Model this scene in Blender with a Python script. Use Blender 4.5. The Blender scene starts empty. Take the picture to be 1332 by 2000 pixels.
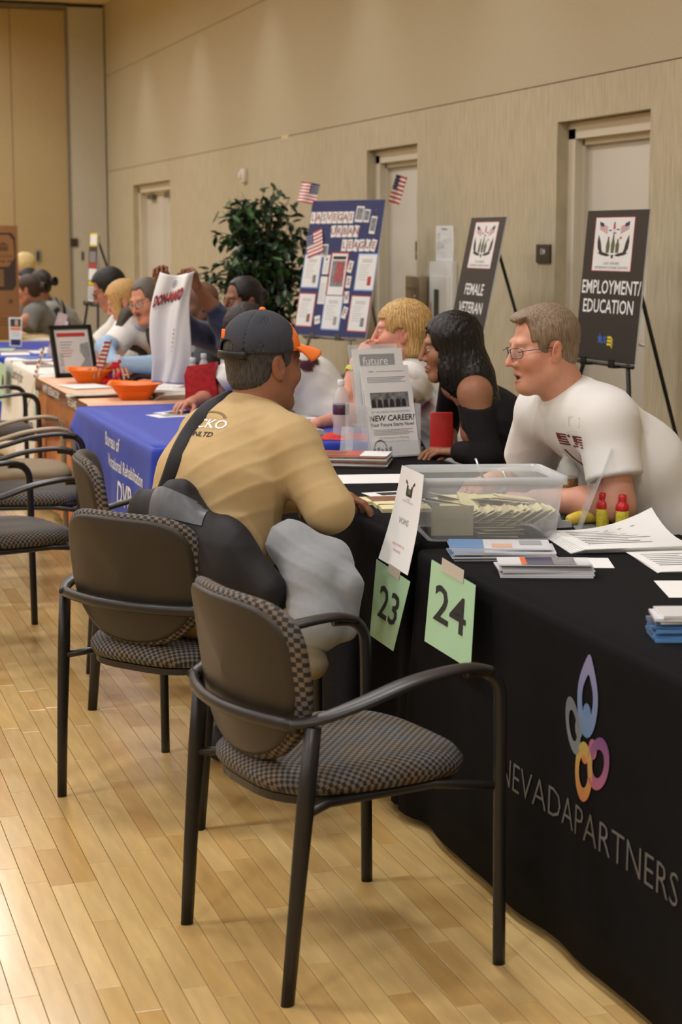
import bpy, bmesh, math, random
import numpy as np
from mathutils import Vector, Matrix

random.seed(7)
np.random.seed(7)
SC = bpy.context.scene
COL = SC.collection
R = math.radians

# ------------------------------------------------------------------ camera, world, lights, exposure
PITCH = math.atan(533 / 3420)
YAW = R(17.85)
CAM_H = 1.55
cam_d = bpy.data.cameras.new('camera')
cam = bpy.data.objects.new('camera', cam_d)
COL.objects.link(cam)
cam.location = (0, 0, CAM_H)
cam.rotation_euler = (R(90) - PITCH, 0, -YAW)
cam_d.sensor_fit = 'VERTICAL'
cam_d.sensor_height = 36.0
cam_d.lens = 3420 / 2000 * 36.0
cam_d.clip_end = 200
cam_d.dof.use_dof = True
cam_d.dof.focus_distance = 4.95
cam_d.dof.aperture_fstop = 5.2
SC.camera = cam

SC.view_settings.view_transform = 'Standard'
SC.view_settings.look = 'None'
SC.view_settings.gamma = 1.0
SC.view_settings.use_curve_mapping = False
SC.view_settings.exposure = 0.63
SC.cycles.use_denoising = True
SC.cycles.max_bounces = 7
SC.cycles.diffuse_bounces = 3
SC.cycles.glossy_bounces = 3
SC.cycles.transparent_max_bounces = 12
SC.cycles.sample_clamp_indirect = 6.0
SC.cycles.caustics_reflective = False
SC.cycles.caustics_refractive = False

world = bpy.data.worlds.new('World')
SC.world = world
world.use_nodes = True
world.node_tree.nodes['Background'].inputs[0].default_value = (1.0, 0.9, 0.78, 1)
world.node_tree.nodes['Background'].inputs[1].default_value = 0.05

CEIL = 4.55
LAMP_POWER = 30.0
LAMPS = [(x, y) for x in (-7.0, -4.2, -1.4, 1.4) for y in (-2.5, 1.0, 4.5, 8.0, 11.5, 15.0, 18.5, 21.5)]
SPOTS = [(3.62, y) for y in (20.6, 17.9, 15.2, 12.5, 9.8)] + [(3.25, 22.3), (1.2, 22.3)]
SPOT_POWER = 30.0
WARM = (0.95, 0.98, 1.02)


def lamp_light(name, loc, parent):
    l = bpy.data.lights.new(name, 'AREA')
    l.shape = 'DISK'
    l.size = 0.62
    l.energy = LAMP_POWER
    l.color = WARM
    l.spread = R(165)
    o = bpy.data.objects.new(name, l)
    COL.objects.link(o)
    o.location = loc
    o.parent = parent
    return o


def spot_light(name, loc, parent, power=SPOT_POWER, tilt=0.0):
    l = bpy.data.lights.new(name, 'SPOT')
    l.spot_size = R(72)
    l.spot_blend = 0.9
    l.shadow_soft_size = 0.05
    l.energy = power
    l.color = WARM
    o = bpy.data.objects.new(name, l)
    COL.objects.link(o)
    o.location = loc
    o.parent = parent
    return o


# ------------------------------------------------------------------ colour and material helpers
def lin(c):
    return tuple(((v / 255) / 12.92) if v / 255 <= 0.04045 else (((v / 255) + 0.055) / 1.055) ** 2.4 for v in c[:3])


def C4(c):
    return (*lin(c), 1.0)


MATS = {}


def mat(name, col, rough=0.6, metal=0.0, spec=0.5, var=None, bump=None, attr=False, objcol=False, alpha=None,
        trans=None, stretch=(1, 1, 1), sheen=0.0, coat=0.0, sss=0.0, emit=None, ior=1.45, coords='Object'):
    """One Principled material. var=(scale, amount) noise in the colour, bump=(scale, strength, distance)."""
    if name in MATS:
        return MATS[name]
    m = bpy.data.materials.new(name)
    m.use_nodes = True
    nt = m.node_tree
    N, L = nt.nodes, nt.links
    b = N['Principled BSDF']
    b.inputs['Roughness'].default_value = rough
    b.inputs['Metallic'].default_value = metal
    b.inputs['Specular IOR Level'].default_value = spec
    b.inputs['IOR'].default_value = ior
    base = C4(col)
    b.inputs['Base Color'].default_value = base
    src = None
    if attr:
        a = N.new('ShaderNodeAttribute')
        a.attribute_name = 'Col'
        src = a.outputs['Color']
    elif objcol:
        a = N.new('ShaderNodeObjectInfo')
        src = a.outputs['Color']
    tc = None
    if var or bump:
        tc = N.new('ShaderNodeTexCoord')
        mp = N.new('ShaderNodeMapping')
        mp.inputs['Scale'].default_value = stretch
        L.new(tc.outputs[coords], mp.inputs['Vector'])
    if var:
        n = N.new('ShaderNodeTexNoise')
        n.inputs['Scale'].default_value = var[0]
        n.inputs['Detail'].default_value = 5
        L.new(mp.outputs[0], n.inputs['Vector'])
        rmp = N.new('ShaderNodeMapRange')
        rmp.inputs['From Min'].default_value = 0.25
        rmp.inputs['From Max'].default_value = 0.75
        rmp.inputs['To Min'].default_value = 1 - var[1]
        rmp.inputs['To Max'].default_value = 1 + var[1]
        L.new(n.outputs['Fac'], rmp.inputs['Value'])
        mx = N.new('ShaderNodeVectorMath')
        mx.operation = 'SCALE'
        if src:
            L.new(src, mx.inputs[0])
        else:
            mx.inputs[0].default_value = base[:3]
        L.new(rmp.outputs[0], mx.inputs['Scale'])
        src = mx.outputs[0]
    if src:
        L.new(src, b.inputs['Base Color'])
    if bump:
        n2 = N.new('ShaderNodeTexNoise')
        n2.inputs['Scale'].default_value = bump[0]
        n2.inputs['Detail'].default_value = 4
        L.new(mp.outputs[0], n2.inputs['Vector'])
        bp = N.new('ShaderNodeBump')
        bp.inputs['Strength'].default_value = bump[1]
        bp.inputs['Distance'].default_value = bump[2] if len(bump) > 2 else 0.002
        L.new(n2.outputs['Fac'], bp.inputs['Height'])
        L.new(bp.outputs[0], b.inputs['Normal'])
    if sheen:
        b.inputs['Sheen Weight'].default_value = sheen
    if coat:
        b.inputs['Coat Weight'].default_value = coat
        b.inputs['Coat Roughness'].default_value = 0.15
    if sss:
        b.inputs['Subsurface Weight'].default_value = sss
        b.inputs['Subsurface Radius'].default_value = (0.01, 0.004, 0.002)
    if trans is not None:
        b.inputs['Transmission Weight'].default_value = trans
    if alpha is not None:
        b.inputs['Alpha'].default_value = alpha
    if emit:
        b.inputs['Emission Color'].default_value = C4(emit[0])
        b.inputs['Emission Strength'].default_value = emit[1]
    MATS[name] = m
    return m


# ------------------------------------------------------------------ mesh helpers
def mesh_data(name, V, F, mats=None, mi=None, smooth=False, cols=None, uvs=None):
    me = bpy.data.meshes.new(name)
    V = np.asarray(V, dtype=np.float32).reshape(-1, 3)
    if isinstance(F, np.ndarray) and F.ndim == 2:
        k = F.shape[1]
        me.vertices.add(len(V))
        me.vertices.foreach_set('co', V.ravel())
        me.loops.add(F.size)
        me.loops.foreach_set('vertex_index', F.ravel().astype(np.int32))
        me.polygons.add(len(F))
        me.polygons.foreach_set('loop_start', np.arange(0, F.size, k, dtype=np.int32))
        me.polygons.foreach_set('loop_total', np.full(len(F), k, dtype=np.int32))
        me.update(calc_edges=True)
    else:
        me.from_pydata([tuple(map(float, v)) for v in V], [], [tuple(map(int, f)) for f in F])
    for m in (mats if isinstance(mats, (list, tuple)) else [mats]):
        if m is not None:
            me.materials.append(m)
    if mi is not None:
        me.polygons.foreach_set('material_index', np.asarray(mi, dtype=np.int32))
    if smooth is True:
        me.polygons.foreach_set('use_smooth', np.ones(len(me.polygons), dtype=bool))
    elif smooth is not False:
        me.polygons.foreach_set('use_smooth', np.asarray(smooth, dtype=bool))
    if cols is not None:
        a = me.color_attributes.new('Col', 'FLOAT_COLOR', 'POINT')
        cc = np.ones((len(V), 4), dtype=np.float32)
        cc[:, :3] = cols
        a.data.foreach_set('color', cc.ravel())
    if uvs is not None:
        uv = me.uv_layers.new(name='UVMap')
        vi = np.zeros(len(me.loops), dtype=np.int32)
        me.loops.foreach_get('vertex_index', vi)
        uv.data.foreach_set('uv', np.asarray(uvs, dtype=np.float32)[vi].ravel())
    me.validate()
    return me


def obj(name, me, parent=None, loc=None, rot=None):
    o = bpy.data.objects.new(name, me)
    COL.objects.link(o)
    if parent is not None:
        o.parent = parent
    if loc is not None:
        o.location = loc
    if rot is not None:
        o.rotation_euler = rot
    return o


def thing(name, label, cat, loc=(0, 0, 0), rz=0.0, group=None, rot=None):
    o = bpy.data.objects.new(name, None)
    o.empty_display_size = 0.1
    COL.objects.link(o)
    o.location = loc
    o.rotation_euler = rot if rot is not None else (0, 0, rz)
    o['label'] = label
    o['category'] = cat
    if group:
        o['group'] = group
    return o


def tag(o, label, cat, group=None):
    o['label'] = label
    o['category'] = cat
    if group:
        o['group'] = group
    return o


def struct(o):
    o['kind'] = 'structure'
    return o


class MB:
    """Collects shapes, builds one mesh object."""

    def __init__(self):
        self.v, self.f, self.mi, self.sm, self.uv = [], [], [], [], []
        self.m = None

    def add(self, V, F, mi=0, sm=False, M=None, uv=None):
        o = len(self.v)
        if M is not None:
            V = [tuple(M @ Vector(v)) for v in V]
        self.v += [tuple(map(float, v)) for v in V]
        self.uv += list(uv) if uv is not None else [(v[0], v[1]) for v in V]
        self.f += [tuple(i + o for i in f) for f in F]
        self.mi += [mi] * len(F)
        self.sm += [sm] * len(F)
        return self

    def box(self, c, s, rot=None, mi=0, M=None):
        hx, hy, hz = s[0] / 2, s[1] / 2, s[2] / 2
        V = [Vector((x, y, z)) for x in (-hx, hx) for y in (-hy, hy) for z in (-hz, hz)]
        if rot is not None:
            V = [rot @ v for v in V]
        V = [v + Vector(c) for v in V]
        F = [(0, 1, 3, 2), (4, 6, 7, 5), (0, 4, 5, 1), (2, 3, 7, 6), (0, 2, 6, 4), (1, 5, 7, 3)]
        return self.add(V, F, mi, False, M)

    def bevbox(self, c, s, b=0.004, rot=None, mi=0, M=None):
        bm = bmesh.new()
        bmesh.ops.create_cube(bm, size=1.0)
        for v in bm.verts:
            v.co = Vector((v.co.x * s[0], v.co.y * s[1], v.co.z * s[2]))
        bmesh.ops.bevel(bm, geom=bm.edges[:], offset=b, segments=2, affect='EDGES', profile=0.5)
        bm.verts.index_update()
        V = [v.co.copy() for v in bm.verts]
        if rot is not None:
            V = [rot @ v for v in V]
        V = [v + Vector(c) for v in V]
        F = [tuple(v.index for v in f.verts) for f in bm.faces]
        bm.free()
        return self.add(V, F, mi, True, M)

    def tube(self, path, r, seg=10, mi=0, flat=None, up=(0, 0, 1), M=None, cap=True):
        """Sweep; r is a number or list; flat=(a, b) or list scales the section along side / up."""
        P = [Vector(p) for p in path]
        n = len(P)
        rr = r if isinstance(r, (list, tuple)) else [r] * n
        V, F = [], []
        U = Vector(up)
        prev = None
        for i in range(n):
            t = (P[min(i + 1, n - 1)] - P[max(i - 1, 0)]).normalized()
            if prev is None:
                s = t.cross(U)
                if s.length < 1e-4:
                    s = t.cross(Vector((1, 0, 0)))
            else:
                s = prev - t * prev.dot(t)
            s.normalize()
            prev = s
            u = s.cross(t).normalized()
            fl = flat[i] if isinstance(flat, list) else (flat or (1, 1))
            for k in range(seg):
                a = 2 * math.pi * k / seg
                V.append(P[i] + s * math.cos(a) * rr[i] * fl[0] + u * math.sin(a) * rr[i] * fl[1])
        for i in range(n - 1):
            for k in range(seg):
                a, b = i * seg + k, i * seg + (k + 1) % seg
                F.append((a, b, b + seg, a + seg))
        if cap:
            F.append(tuple(range(seg))[::-1])
            F.append(tuple((n - 1) * seg + k for k in range(seg)))
        return self.add(V, F, mi, True, M)

    def lathe(self, prof, seg=20, c=(0, 0, 0), mi=0, M=None):
        V, F = [], []
        for r, z in prof:
            for k in range(seg):
                a = 2 * math.pi * k / seg
                V.append((c[0] + r * math.cos(a), c[1] + r * math.sin(a), c[2] + z))
        for i in range(len(prof) - 1):
            for k in range(seg):
                a, b = i * seg + k, i * seg + (k + 1) % seg
                F.append((a, b, b + seg, a + seg))
        return self.add(V, F, mi, True, M)

    def prism(self, poly, z0, z1, mi=0, M=None):
        n = len(poly)
        V = [(p[0], p[1], z0) for p in poly] + [(p[0], p[1], z1) for p in poly]
        F = [tuple(range(n))[::-1], tuple(range(n, 2 * n))]
        F += [(i, (i + 1) % n, n + (i + 1) % n, n + i) for i in range(n)]
        return self.add(V, F, mi, False, M)

    def grid(self, fn, nu, nv, mi=0, sm=True, M=None):
        V = [fn(i / nu, j / nv) for j in range(nv + 1) for i in range(nu + 1)]
        uv = [(i / nu, j / nv) for j in range(nv + 1) for i in range(nu + 1)]
        F = [(j * (nu + 1) + i, j * (nu + 1) + i + 1, (j + 1) * (nu + 1) + i + 1, (j + 1) * (nu + 1) + i)
             for j in range(nv) for i in range(nu)]
        return self.add(V, F, mi, sm, M, uv)

    def sheet(self, fn, nu, nv, t=0.001, mi=0, M=None):
        """A thin closed sheet: fn(u, v) the upper face, the lower face lies t below along z."""
        self.grid(fn, nu, nv, mi, True, M)
        self.grid(lambda u, v: (lambda p: (p[0], p[1], p[2] - t))(fn(1 - u, v)), nu, nv, mi, True, M)
        for e in range(4):
            def ed(s, k, e=e):
                u, v = ((s, 0), (1, s), (1 - s, 1), (0, 1 - s))[e]
                p = fn(u, v)
                return (p[0], p[1], p[2] - t * (1 - k))
            self.grid(ed, nu if e % 2 == 0 else nv, 1, mi, False, M)
        return self

    def data(self, name, mats):
        return mesh_data(name, self.v, self.f, mats, self.mi, self.sm, None, self.uv)

    def build(self, name, mats, parent=None, loc=None, rot=None):
        return obj(name, self.data(name, mats), parent, loc, rot)


def rotm(x=0, y=0, z=0):
    return (Matrix.Rotation(z, 3, 'Z') @ Matrix.Rotation(y, 3, 'Y') @ Matrix.Rotation(x, 3, 'X'))


def catmull(P, n=6):
    P = [np.array(p, float) for p in P]
    out = []
    for i in range(len(P) - 1):
        a, b, c, d = P[max(i - 1, 0)], P[i], P[i + 1], P[min(i + 2, len(P) - 1)]
        for k in range(n):
            t = k / n
            out.append(tuple(.5 * ((2 * b) + (-a + c) * t + (2 * a - 5 * b + 4 * c - d) * t * t + (-a + 3 * b - 3 * c + d) * t ** 3)))
    out.append(tuple(P[-1]))
    return out


_txt_cache = {}


def text_mesh(txt, size=1.0, bold=0.0, shear=0.0, xs=1.0, depth=0.0, align='CENTER'):
    """Lettering as mesh verts / faces in the XY plane, centred."""
    key = (txt, size, bold, shear, xs, depth, align)
    if key in _txt_cache:
        return _txt_cache[key]
    cu = bpy.data.curves.new('t', 'FONT')
    cu.body = txt
    cu.size = 1.0
    cu.align_x = align
    cu.align_y = 'CENTER'
    cu.offset = bold
    cu.shear = shear
    cu.resolution_u = 2
    cu.extrude = depth
    o = bpy.data.objects.new('t', cu)
    COL.objects.link(o)
    dg = bpy.context.evaluated_depsgraph_get()
    me = bpy.data.meshes.new_from_object(o.evaluated_get(dg))
    V = [(v.co.x * size * xs, v.co.y * size, v.co.z) for v in me.vertices]
    F = [tuple(p.vertices) for p in me.polygons]
    bpy.data.objects.remove(o)
    bpy.data.curves.remove(cu)
    bpy.data.meshes.remove(me)
    _txt_cache[key] = (V, F)
    return V, F


def plane_frame(origin, right, up):
    """4x4 mapping local x, y, z to right, up, normal at origin."""
    r = Vector(right).normalized()
    u = Vector(up)
    u = (u - r * u.dot(r)).normalized()
    n = r.cross(u)
    M = Matrix((r, u, n)).transposed().to_4x4()
    M.translation = Vector(origin)
    return M


def put_text(mb, txt, x, y, size, mi=0, bold=0.0, shear=0.0, xs=1.0, z=0.0, M=None, align='CENTER', fn=None):
    V, F = text_mesh(txt, size, bold, shear, xs, 0.0, align)
    V = [(v[0] + x, v[1] + y, z) for v in V]
    if fn:
        V = [fn(*v) for v in V]
    mb.add(V, F, mi, False, M)
    return mb


def rect(mb, x0, y0, x1, y1, z=0.0, mi=0, M=None):
    mb.add([(x0, y0, z), (x1, y0, z), (x1, y1, z), (x0, y1, z)], [(0, 1, 2, 3)], mi, False, M)
    return mb


def poly(mb, pts, z=0.0, mi=0, M=None):
    mb.add([(p[0], p[1], z) for p in pts], [tuple(range(len(pts)))], mi, False, M)
    return mb


# ------------------------------------------------------------------ shared materials
BLACK = mat('black_paint', (22, 21, 21), 0.4)
WHITE_PAPER = mat('white_paper', (226, 226, 224), 0.75, var=(6, .02))
INK = mat('print_ink', (40, 38, 38), 0.7)
GREY_INK = mat('grey_ink', (150, 150, 152), 0.7)
RED_INK = mat('red_ink', (178, 52, 48), 0.7)
BLUE_INK = mat('blue_ink', (58, 98, 170), 0.7)
NAVY_INK = mat('navy_ink', (44, 48, 92), 0.7)
MAROON_INK = mat('maroon_ink', (110, 40, 52), 0.75)
OLIVE_INK = mat('olive_ink', (92, 96, 66), 0.7)
YELLOW_INK = mat('yellow_ink', (216, 196, 50), 0.7)
ORANGE_INK = mat('orange_ink', (226, 112, 52), 0.7)
SKIN_INK = mat('skin_ink', (200, 160, 132), 0.7)
WHITE_INK = mat('white_ink', (228, 228, 226), 0.7)

# ------------------------------------------------------------------ the setting
def wall_material(name, col, scale, amt, stretch, bump=0.15):
    return mat(name, col, 0.75, spec=0.25, var=(scale, amt), bump=(scale * 3, bump, 0.002), stretch=stretch)


GRASS = wall_material('grasscloth', (184, 174, 148), 9.0, 0.17, (1.0, 7.0, 0.7))
FABRIC_WALL = wall_material('fabric_panel', (182, 172, 146), 60.0, 0.05, (1, 1, 1))
GROOVE = mat('groove_shadow_gap', (120, 100, 72), 0.9)
PART_TAN = wall_material('partition_tan', (178, 158, 118), 40.0, 0.05, (1, 1, 1))
PART_GREY = wall_material('partition_grey', (190, 184, 168), 40.0, 0.04, (1, 1, 1))
DOOR_PAINT = mat('door_paint', (200, 194, 180), 0.5, var=(3, .02))
FRAME_PAINT = mat('door_frame_paint', (206, 198, 178), 0.45)
CEIL_MAT = mat('ceiling_paint', (226, 206, 172), 0.9)
STEEL = mat('brushed_steel', (170, 170, 172), 0.35, 1.0)
DARK_SIGN = mat('dark_brown_sign', (62, 48, 38), 0.5)

WX, WT = 4.25, 0.22
ROOM_X0, ROOM_Y0, ROOM_Y1 = -9.0, -5.0, 23.4
G1, G2 = 2.42, 3.635
ALC = [(8.11, 9.22), (11.49, 12.57), (19.4, 21.5)]
ALC_H = 2.2

# right wall: grasscloth dado with door recesses, fabric panels above
wr = MB()
ys = [ROOM_Y0] + [v for a in ALC for v in a] + [ROOM_Y1]
for i in range(0, len(ys), 2):
    wr.box((WX + WT / 2, (ys[i] + ys[i + 1]) / 2, G1 / 2 - .0015), (WT, ys[i + 1] - ys[i], G1 - .003))
for a in ALC:
    wr.box((WX + WT / 2, (a[0] + a[1]) / 2, (ALC_H + G1 - .003) / 2), (WT, a[1] - a[0], G1 - .003 - ALC_H))
wall_right = struct(wr.build('wall_right', GRASS))
gap = MB()
for z in (G1, G2):
    gap.box((WX + .02 + WT / 2, (ROOM_Y0 + ROOM_Y1) / 2, z), (WT - .02, ROOM_Y1 - ROOM_Y0, 0.014))
gap.build('shadow_gap', GROOVE, wall_right)
for z0, z1 in ((G1 + .003, G2 - .003), (G2 + .003, CEIL)):
    p = MB()
    p.box((WX + WT / 2, (ROOM_Y0 + ROOM_Y1) / 2, (z0 + z1) / 2), (WT, ROOM_Y1 - ROOM_Y0, z1 - z0))
    p.build('wall_panel', FABRIC_WALL, wall_right)

# floor slab and ceiling
sl = MB()
sl.box(((ROOM_X0 + WX + WT) / 2, (ROOM_Y0 + ROOM_Y1) / 2, -.06), (WX + WT - ROOM_X0, ROOM_Y1 - ROOM_Y0, .08))
floor = struct(sl.build('floor', mat('floor_gap', (96, 66, 34), 0.8)))
ce = MB()
ce.box(((ROOM_X0 + WX + WT) / 2, (ROOM_Y0 + ROOM_Y1) / 2, CEIL + .05), (WX + WT - ROOM_X0, ROOM_Y1 - ROOM_Y0, .1))
ceiling = struct(ce.build('ceiling', CEIL_MAT))
for nm, c, s in (('wall_left', (ROOM_X0 - .1, (ROOM_Y0 + ROOM_Y1) / 2, CEIL / 2), (.2, ROOM_Y1 - ROOM_Y0, CEIL)),
                 ('wall_front', ((ROOM_X0 + WX) / 2, ROOM_Y0 - .1, CEIL / 2), (WX - ROOM_X0, .2, CEIL))):
    w = MB()
    w.box(c, s)
    struct(w.build(nm, FABRIC_WALL))

# back wall of folding partition panels, pocket door panel at its right end
PY = 23.2
wb = MB()
wb.box(((ROOM_X0 + WX) / 2, PY + .15, CEIL / 2), (WX - ROOM_X0, .1, CEIL))
wall_back = struct(wb.build('wall_back', GROOVE))
xs_p = [3.745 - .715 * k for k in range(0, 18)]
for k in range(len(xs_p) - 1):
    p = MB()
    p.box(((xs_p[k] + xs_p[k + 1]) / 2, PY + .05, 2.235), (xs_p[k] - xs_p[k + 1] - .008, .09, 4.44))
    p.build('partition_panel', PART_TAN, wall_back)
p = MB()
p.box((3.995, PY + .03, 2.25), (.475, .09, 4.5))
p.build('pocket_panel', PART_GREY, wall_back)
tr = MB()
tr.box((-2.6, PY + .02, 4.49), (12.7, .14, .05))
tr.box((3.748, PY + .0, 2.24), (.03, .05, 4.48))
tr.build('head_track', mat('track_metal', (120, 116, 108), 0.5), wall_back)
for px_, x in (('a', 3.32), ('b', 3.905)):
    h = MB()
    h.box((x, PY - .005, 1.33), (.062, .012, .15), mi=0)
    h.box((x - .004, PY - .012, 1.33), (.03, .012, .115), mi=1)
    h.build('flush_pull', [STEEL, BLACK], wall_back)
s = MB()
s.box((3.79, PY - .02, 1.505), (.1, .012, .11))
s.build('room_sign', DARK_SIGN, wall_back)

# baseboard
bb = MB()
ed = [ROOM_Y0] + [v for a in ALC for v in a] + [PY]
for i in range(0, len(ed), 2):
    bb.box((WX - .006, (ed[i] + ed[i + 1]) / 2, .05), (.012, ed[i + 1] - ed[i], .1))
struct(bb.build('baseboard_right', mat('vinyl_base', (92, 78, 60), 0.6)))


# doors in their recesses
def make_door(idx, y0, y1, double=False):
    X = WX
    root = bpy.data.objects.new('door_%d' % idx, None)
    COL.objects.link(root)
    root.location = (X, (y0 + y1) / 2, 0)
    struct(root)
    hw = (y1 - y0) / 2
    f = MB()
    fx = .10
    for s_ in (-1, 1):
        f.box((fx, s_ * (hw - .045), ALC_H / 2 - .02), (.06, .09, ALC_H - .04))
        f.box((fx + .05, s_ * (hw - .075), ALC_H / 2 - .05), (.06, .06, ALC_H - .1))
    f.box((fx, 0, ALC_H - .05), (.06, 2 * hw, .09))
    f.box((fx + .05, 0, ALC_H - .09), (.06, 2 * hw - .1, .08))
    f.box((fx + .14, 0, ALC_H / 2), (.02, 2 * hw, ALC_H))
    f.build('door_frame', FRAME_PAINT, root)
    leaves = [(-hw + .1, hw - .1)] if not double else [(-hw + .1, -.004), (.004, hw - .1)]
    for a, b in leaves:
        d = MB()
        d.bevbox((fx + .07, (a + b) / 2, (ALC_H - .12) / 2), (.045, b - a, ALC_H - .13), .003)
        lf = d.build('door_leaf', DOOR_PAINT, root)
        h = MB()
        yh = a + .07 if not double else (b - .07 if b < 0.1 else a + .07)
        h.tube([(fx + .045, yh, 1.0), (fx - .01, yh, 1.0), (fx - .012, yh + .09, 1.0)], .009, 8)
        h.lathe([(0, -.004), (.028, -.004), (.028, .004), (0, .004)], 14, M=Matrix.Translation((fx + .045, yh, 1.0)) @ Matrix.Rotation(R(90), 4, 'Y'))
        h.build('door_handle', STEEL, lf)
        if double:
            c_ = MB()
            c_.box((fx + .02, (a + b) / 2, ALC_H - .15), (.06, .3, .06))
            c_.build('door_closer', mat('closer_metal', (110, 108, 102), .4, .6), lf)
    return root


d1 = make_door(1, *ALC[0])
d2 = make_door(2, *ALC[1])
d3 = make_door(3, *ALC[2], double=True)
# room sign on the middle door leaf
s = MB()
s.box((4.385, 11.72, 1.47), (.012, .3, .13))
sg = s.build('room_sign', DARK_SIGN)
tag(sg, 'dark brown lettered plate on the middle door beside the easel board', 'sign')
t = MB()
M_ = plane_frame((4.378, 11.72, 1.47), (0, -1, 0), (0, 0, 1))
put_text(t, 'BATTERY ROOM', 0, .03, .03, M=M_)
put_text(t, 'ELECTRICAL ROOM', 0, -.02, .03, M=M_)
t.build('lettering', WHITE_INK, sg)['kind'] = 'stuff'

# maple strip floor: one object per strip for the 300 that show largest, the rest joined
from bpy_extras.object_utils import world_to_camera_view
FLOOR_MAT = mat('maple_strip', (206, 160, 88), 0.2, spec=0.5, var=(5, .13), objcol=True, stretch=(7, 1, 1), coat=0.3, bump=(3, 0.06, 0.002))
FLOOR_STUFF = mat('maple_strip_far', (206, 160, 88), 0.2, spec=0.5, var=(5, .13), attr=True, stretch=(7, 1, 1), coat=0.3, bump=(3, 0.06, 0.002))
SC.view_layers[0].update()
PW, GAPW = 0.0572, 0.0016
rng = random.Random(3)
TONES = [(196, 164, 106), (193, 159, 101), (199, 168, 111), (191, 156, 98), (196, 164, 108), (186, 149, 90), (203, 172, 116), (195, 162, 104)]
planks = []
SC.render.resolution_x, SC.render.resolution_y = 1332, 2000
nrow = int((WX + 1.6) / PW)
for i in range(nrow):
    x0 = -1.6 + i * PW
    y = 1.6 - rng.random() * .6
    while y < PY - .05:
        L_ = rng.choice([.26, .34, .42, .5, .62])
        tone = rng.choice(TONES)
        k = rng.uniform(.93, 1.05)
        planks.append((x0, y, L_, tuple(v * k for v in lin(tone))))
        y += L_
inview = []
for n, (x0, y, L_, tone) in enumerate(planks):
    q = world_to_camera_view(SC, cam, Vector((x0 + PW / 2, y + L_ / 2, 0)))
    if -.03 < q.x < 1.03 and -.03 < q.y < 1.03 and q.z > 0 and x0 < 1.75:
        inview.append((q.z, n))
inview.sort()
near = {n for _, n in inview[:300]}
plank_me = {}
bigV, bigF, bigC = [], [], []


def plank_geo(w, L_):
    b = .0004
    V = [(0, 0, -.012), (w, 0, -.012), (w, L_, -.012), (0, L_, -.012),
         (0, 0, -b), (w, 0, -b), (w, L_, -b), (0, L_, -b),
         (b, b, 0), (w - b, b, 0), (w - b, L_ - b, 0), (b, L_ - b, 0)]
    F = [(8, 9, 10, 11)]
    for lo, hi in ((4, 8), (0, 4)):
        F += [(lo + k, lo + (k + 1) % 4, hi + (k + 1) % 4, hi + k) for k in range(4)]
    return V, F


for n, (x0, y, L_, tone) in enumerate(planks):
    V, F = plank_geo(PW - GAPW, L_ - .0012)
    if n in near:
        if L_ not in plank_me:
            plank_me[L_] = mesh_data('plank', V, F, FLOOR_MAT)
        o = obj('plank', plank_me[L_], floor, (x0, y, 0))
        o.color = (*tone, 1)
    else:
        b0 = len(bigV)
        bigV += [(v[0] + x0, v[1] + y, v[2]) for v in V]
        bigF += [tuple(k + b0 for k in f) for f in F]
        bigC += [tone] * len(V)
o = obj('strip_flooring', mesh_data('strip_flooring', bigV, bigF, FLOOR_STUFF, cols=np.array(bigC)), floor)
o['kind'] = 'stuff'
# plain boards over the rest of the hall, outside the view
p = MB()
p.box(((ROOM_X0 - 1.6) / 2, (ROOM_Y0 + PY) / 2, -.006), (-1.6 - ROOM_X0, PY - ROOM_Y0, .012))
p.box(((WX - 1.6) / 2, (ROOM_Y0 + 1.0) / 2, -.006), (WX + 1.6, 1.0 - ROOM_Y0, .012))
o = p.build('flooring_beyond', mat('maple_floor_plain', (206, 160, 88), 0.25, var=(4, .12), stretch=(7, 1, 1)), floor)
o['kind'] = 'stuff'

# ceiling lamps: round recessed fixtures
LENS = mat('lamp_lens', (255, 240, 225), 0.4, emit=((255, 244, 226), 3.0))
TRIM = mat('lamp_trim', (225, 222, 214), 0.4)
for i, (x, y) in enumerate(LAMPS):
    t_ = thing('ceiling_lamp', 'round recessed lamp in the hall ceiling', 'lamp', (x, y, CEIL), group='recessed ceiling lamps of the hall')
    m_ = MB()
    m_.lathe([(.33, 0), (.36, -.02), (.37, 0)], 24)
    m_.build('lamp_trim', TRIM, t_)
    m_ = MB()
    m_.lathe([(0, -.004), (.33, -.004)], 24)
    m_.build('lamp_lens', LENS, t_)
    lamp_light('lamp_light', (0, 0, -.03), t_)
for i, (x, y) in enumerate(SPOTS):
    t_ = thing('wall_washer', 'small recessed spot washing the wall panels', 'lamp', (x, y, CEIL), group='wall washing spots')
    m_ = MB()
    m_.lathe([(.07, 0), (.085, -.012), (.095, 0)], 18)
    m_.build('lamp_trim', TRIM, t_)
    spot_light('lamp_light', (0, 0, -.05), t_)

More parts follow.
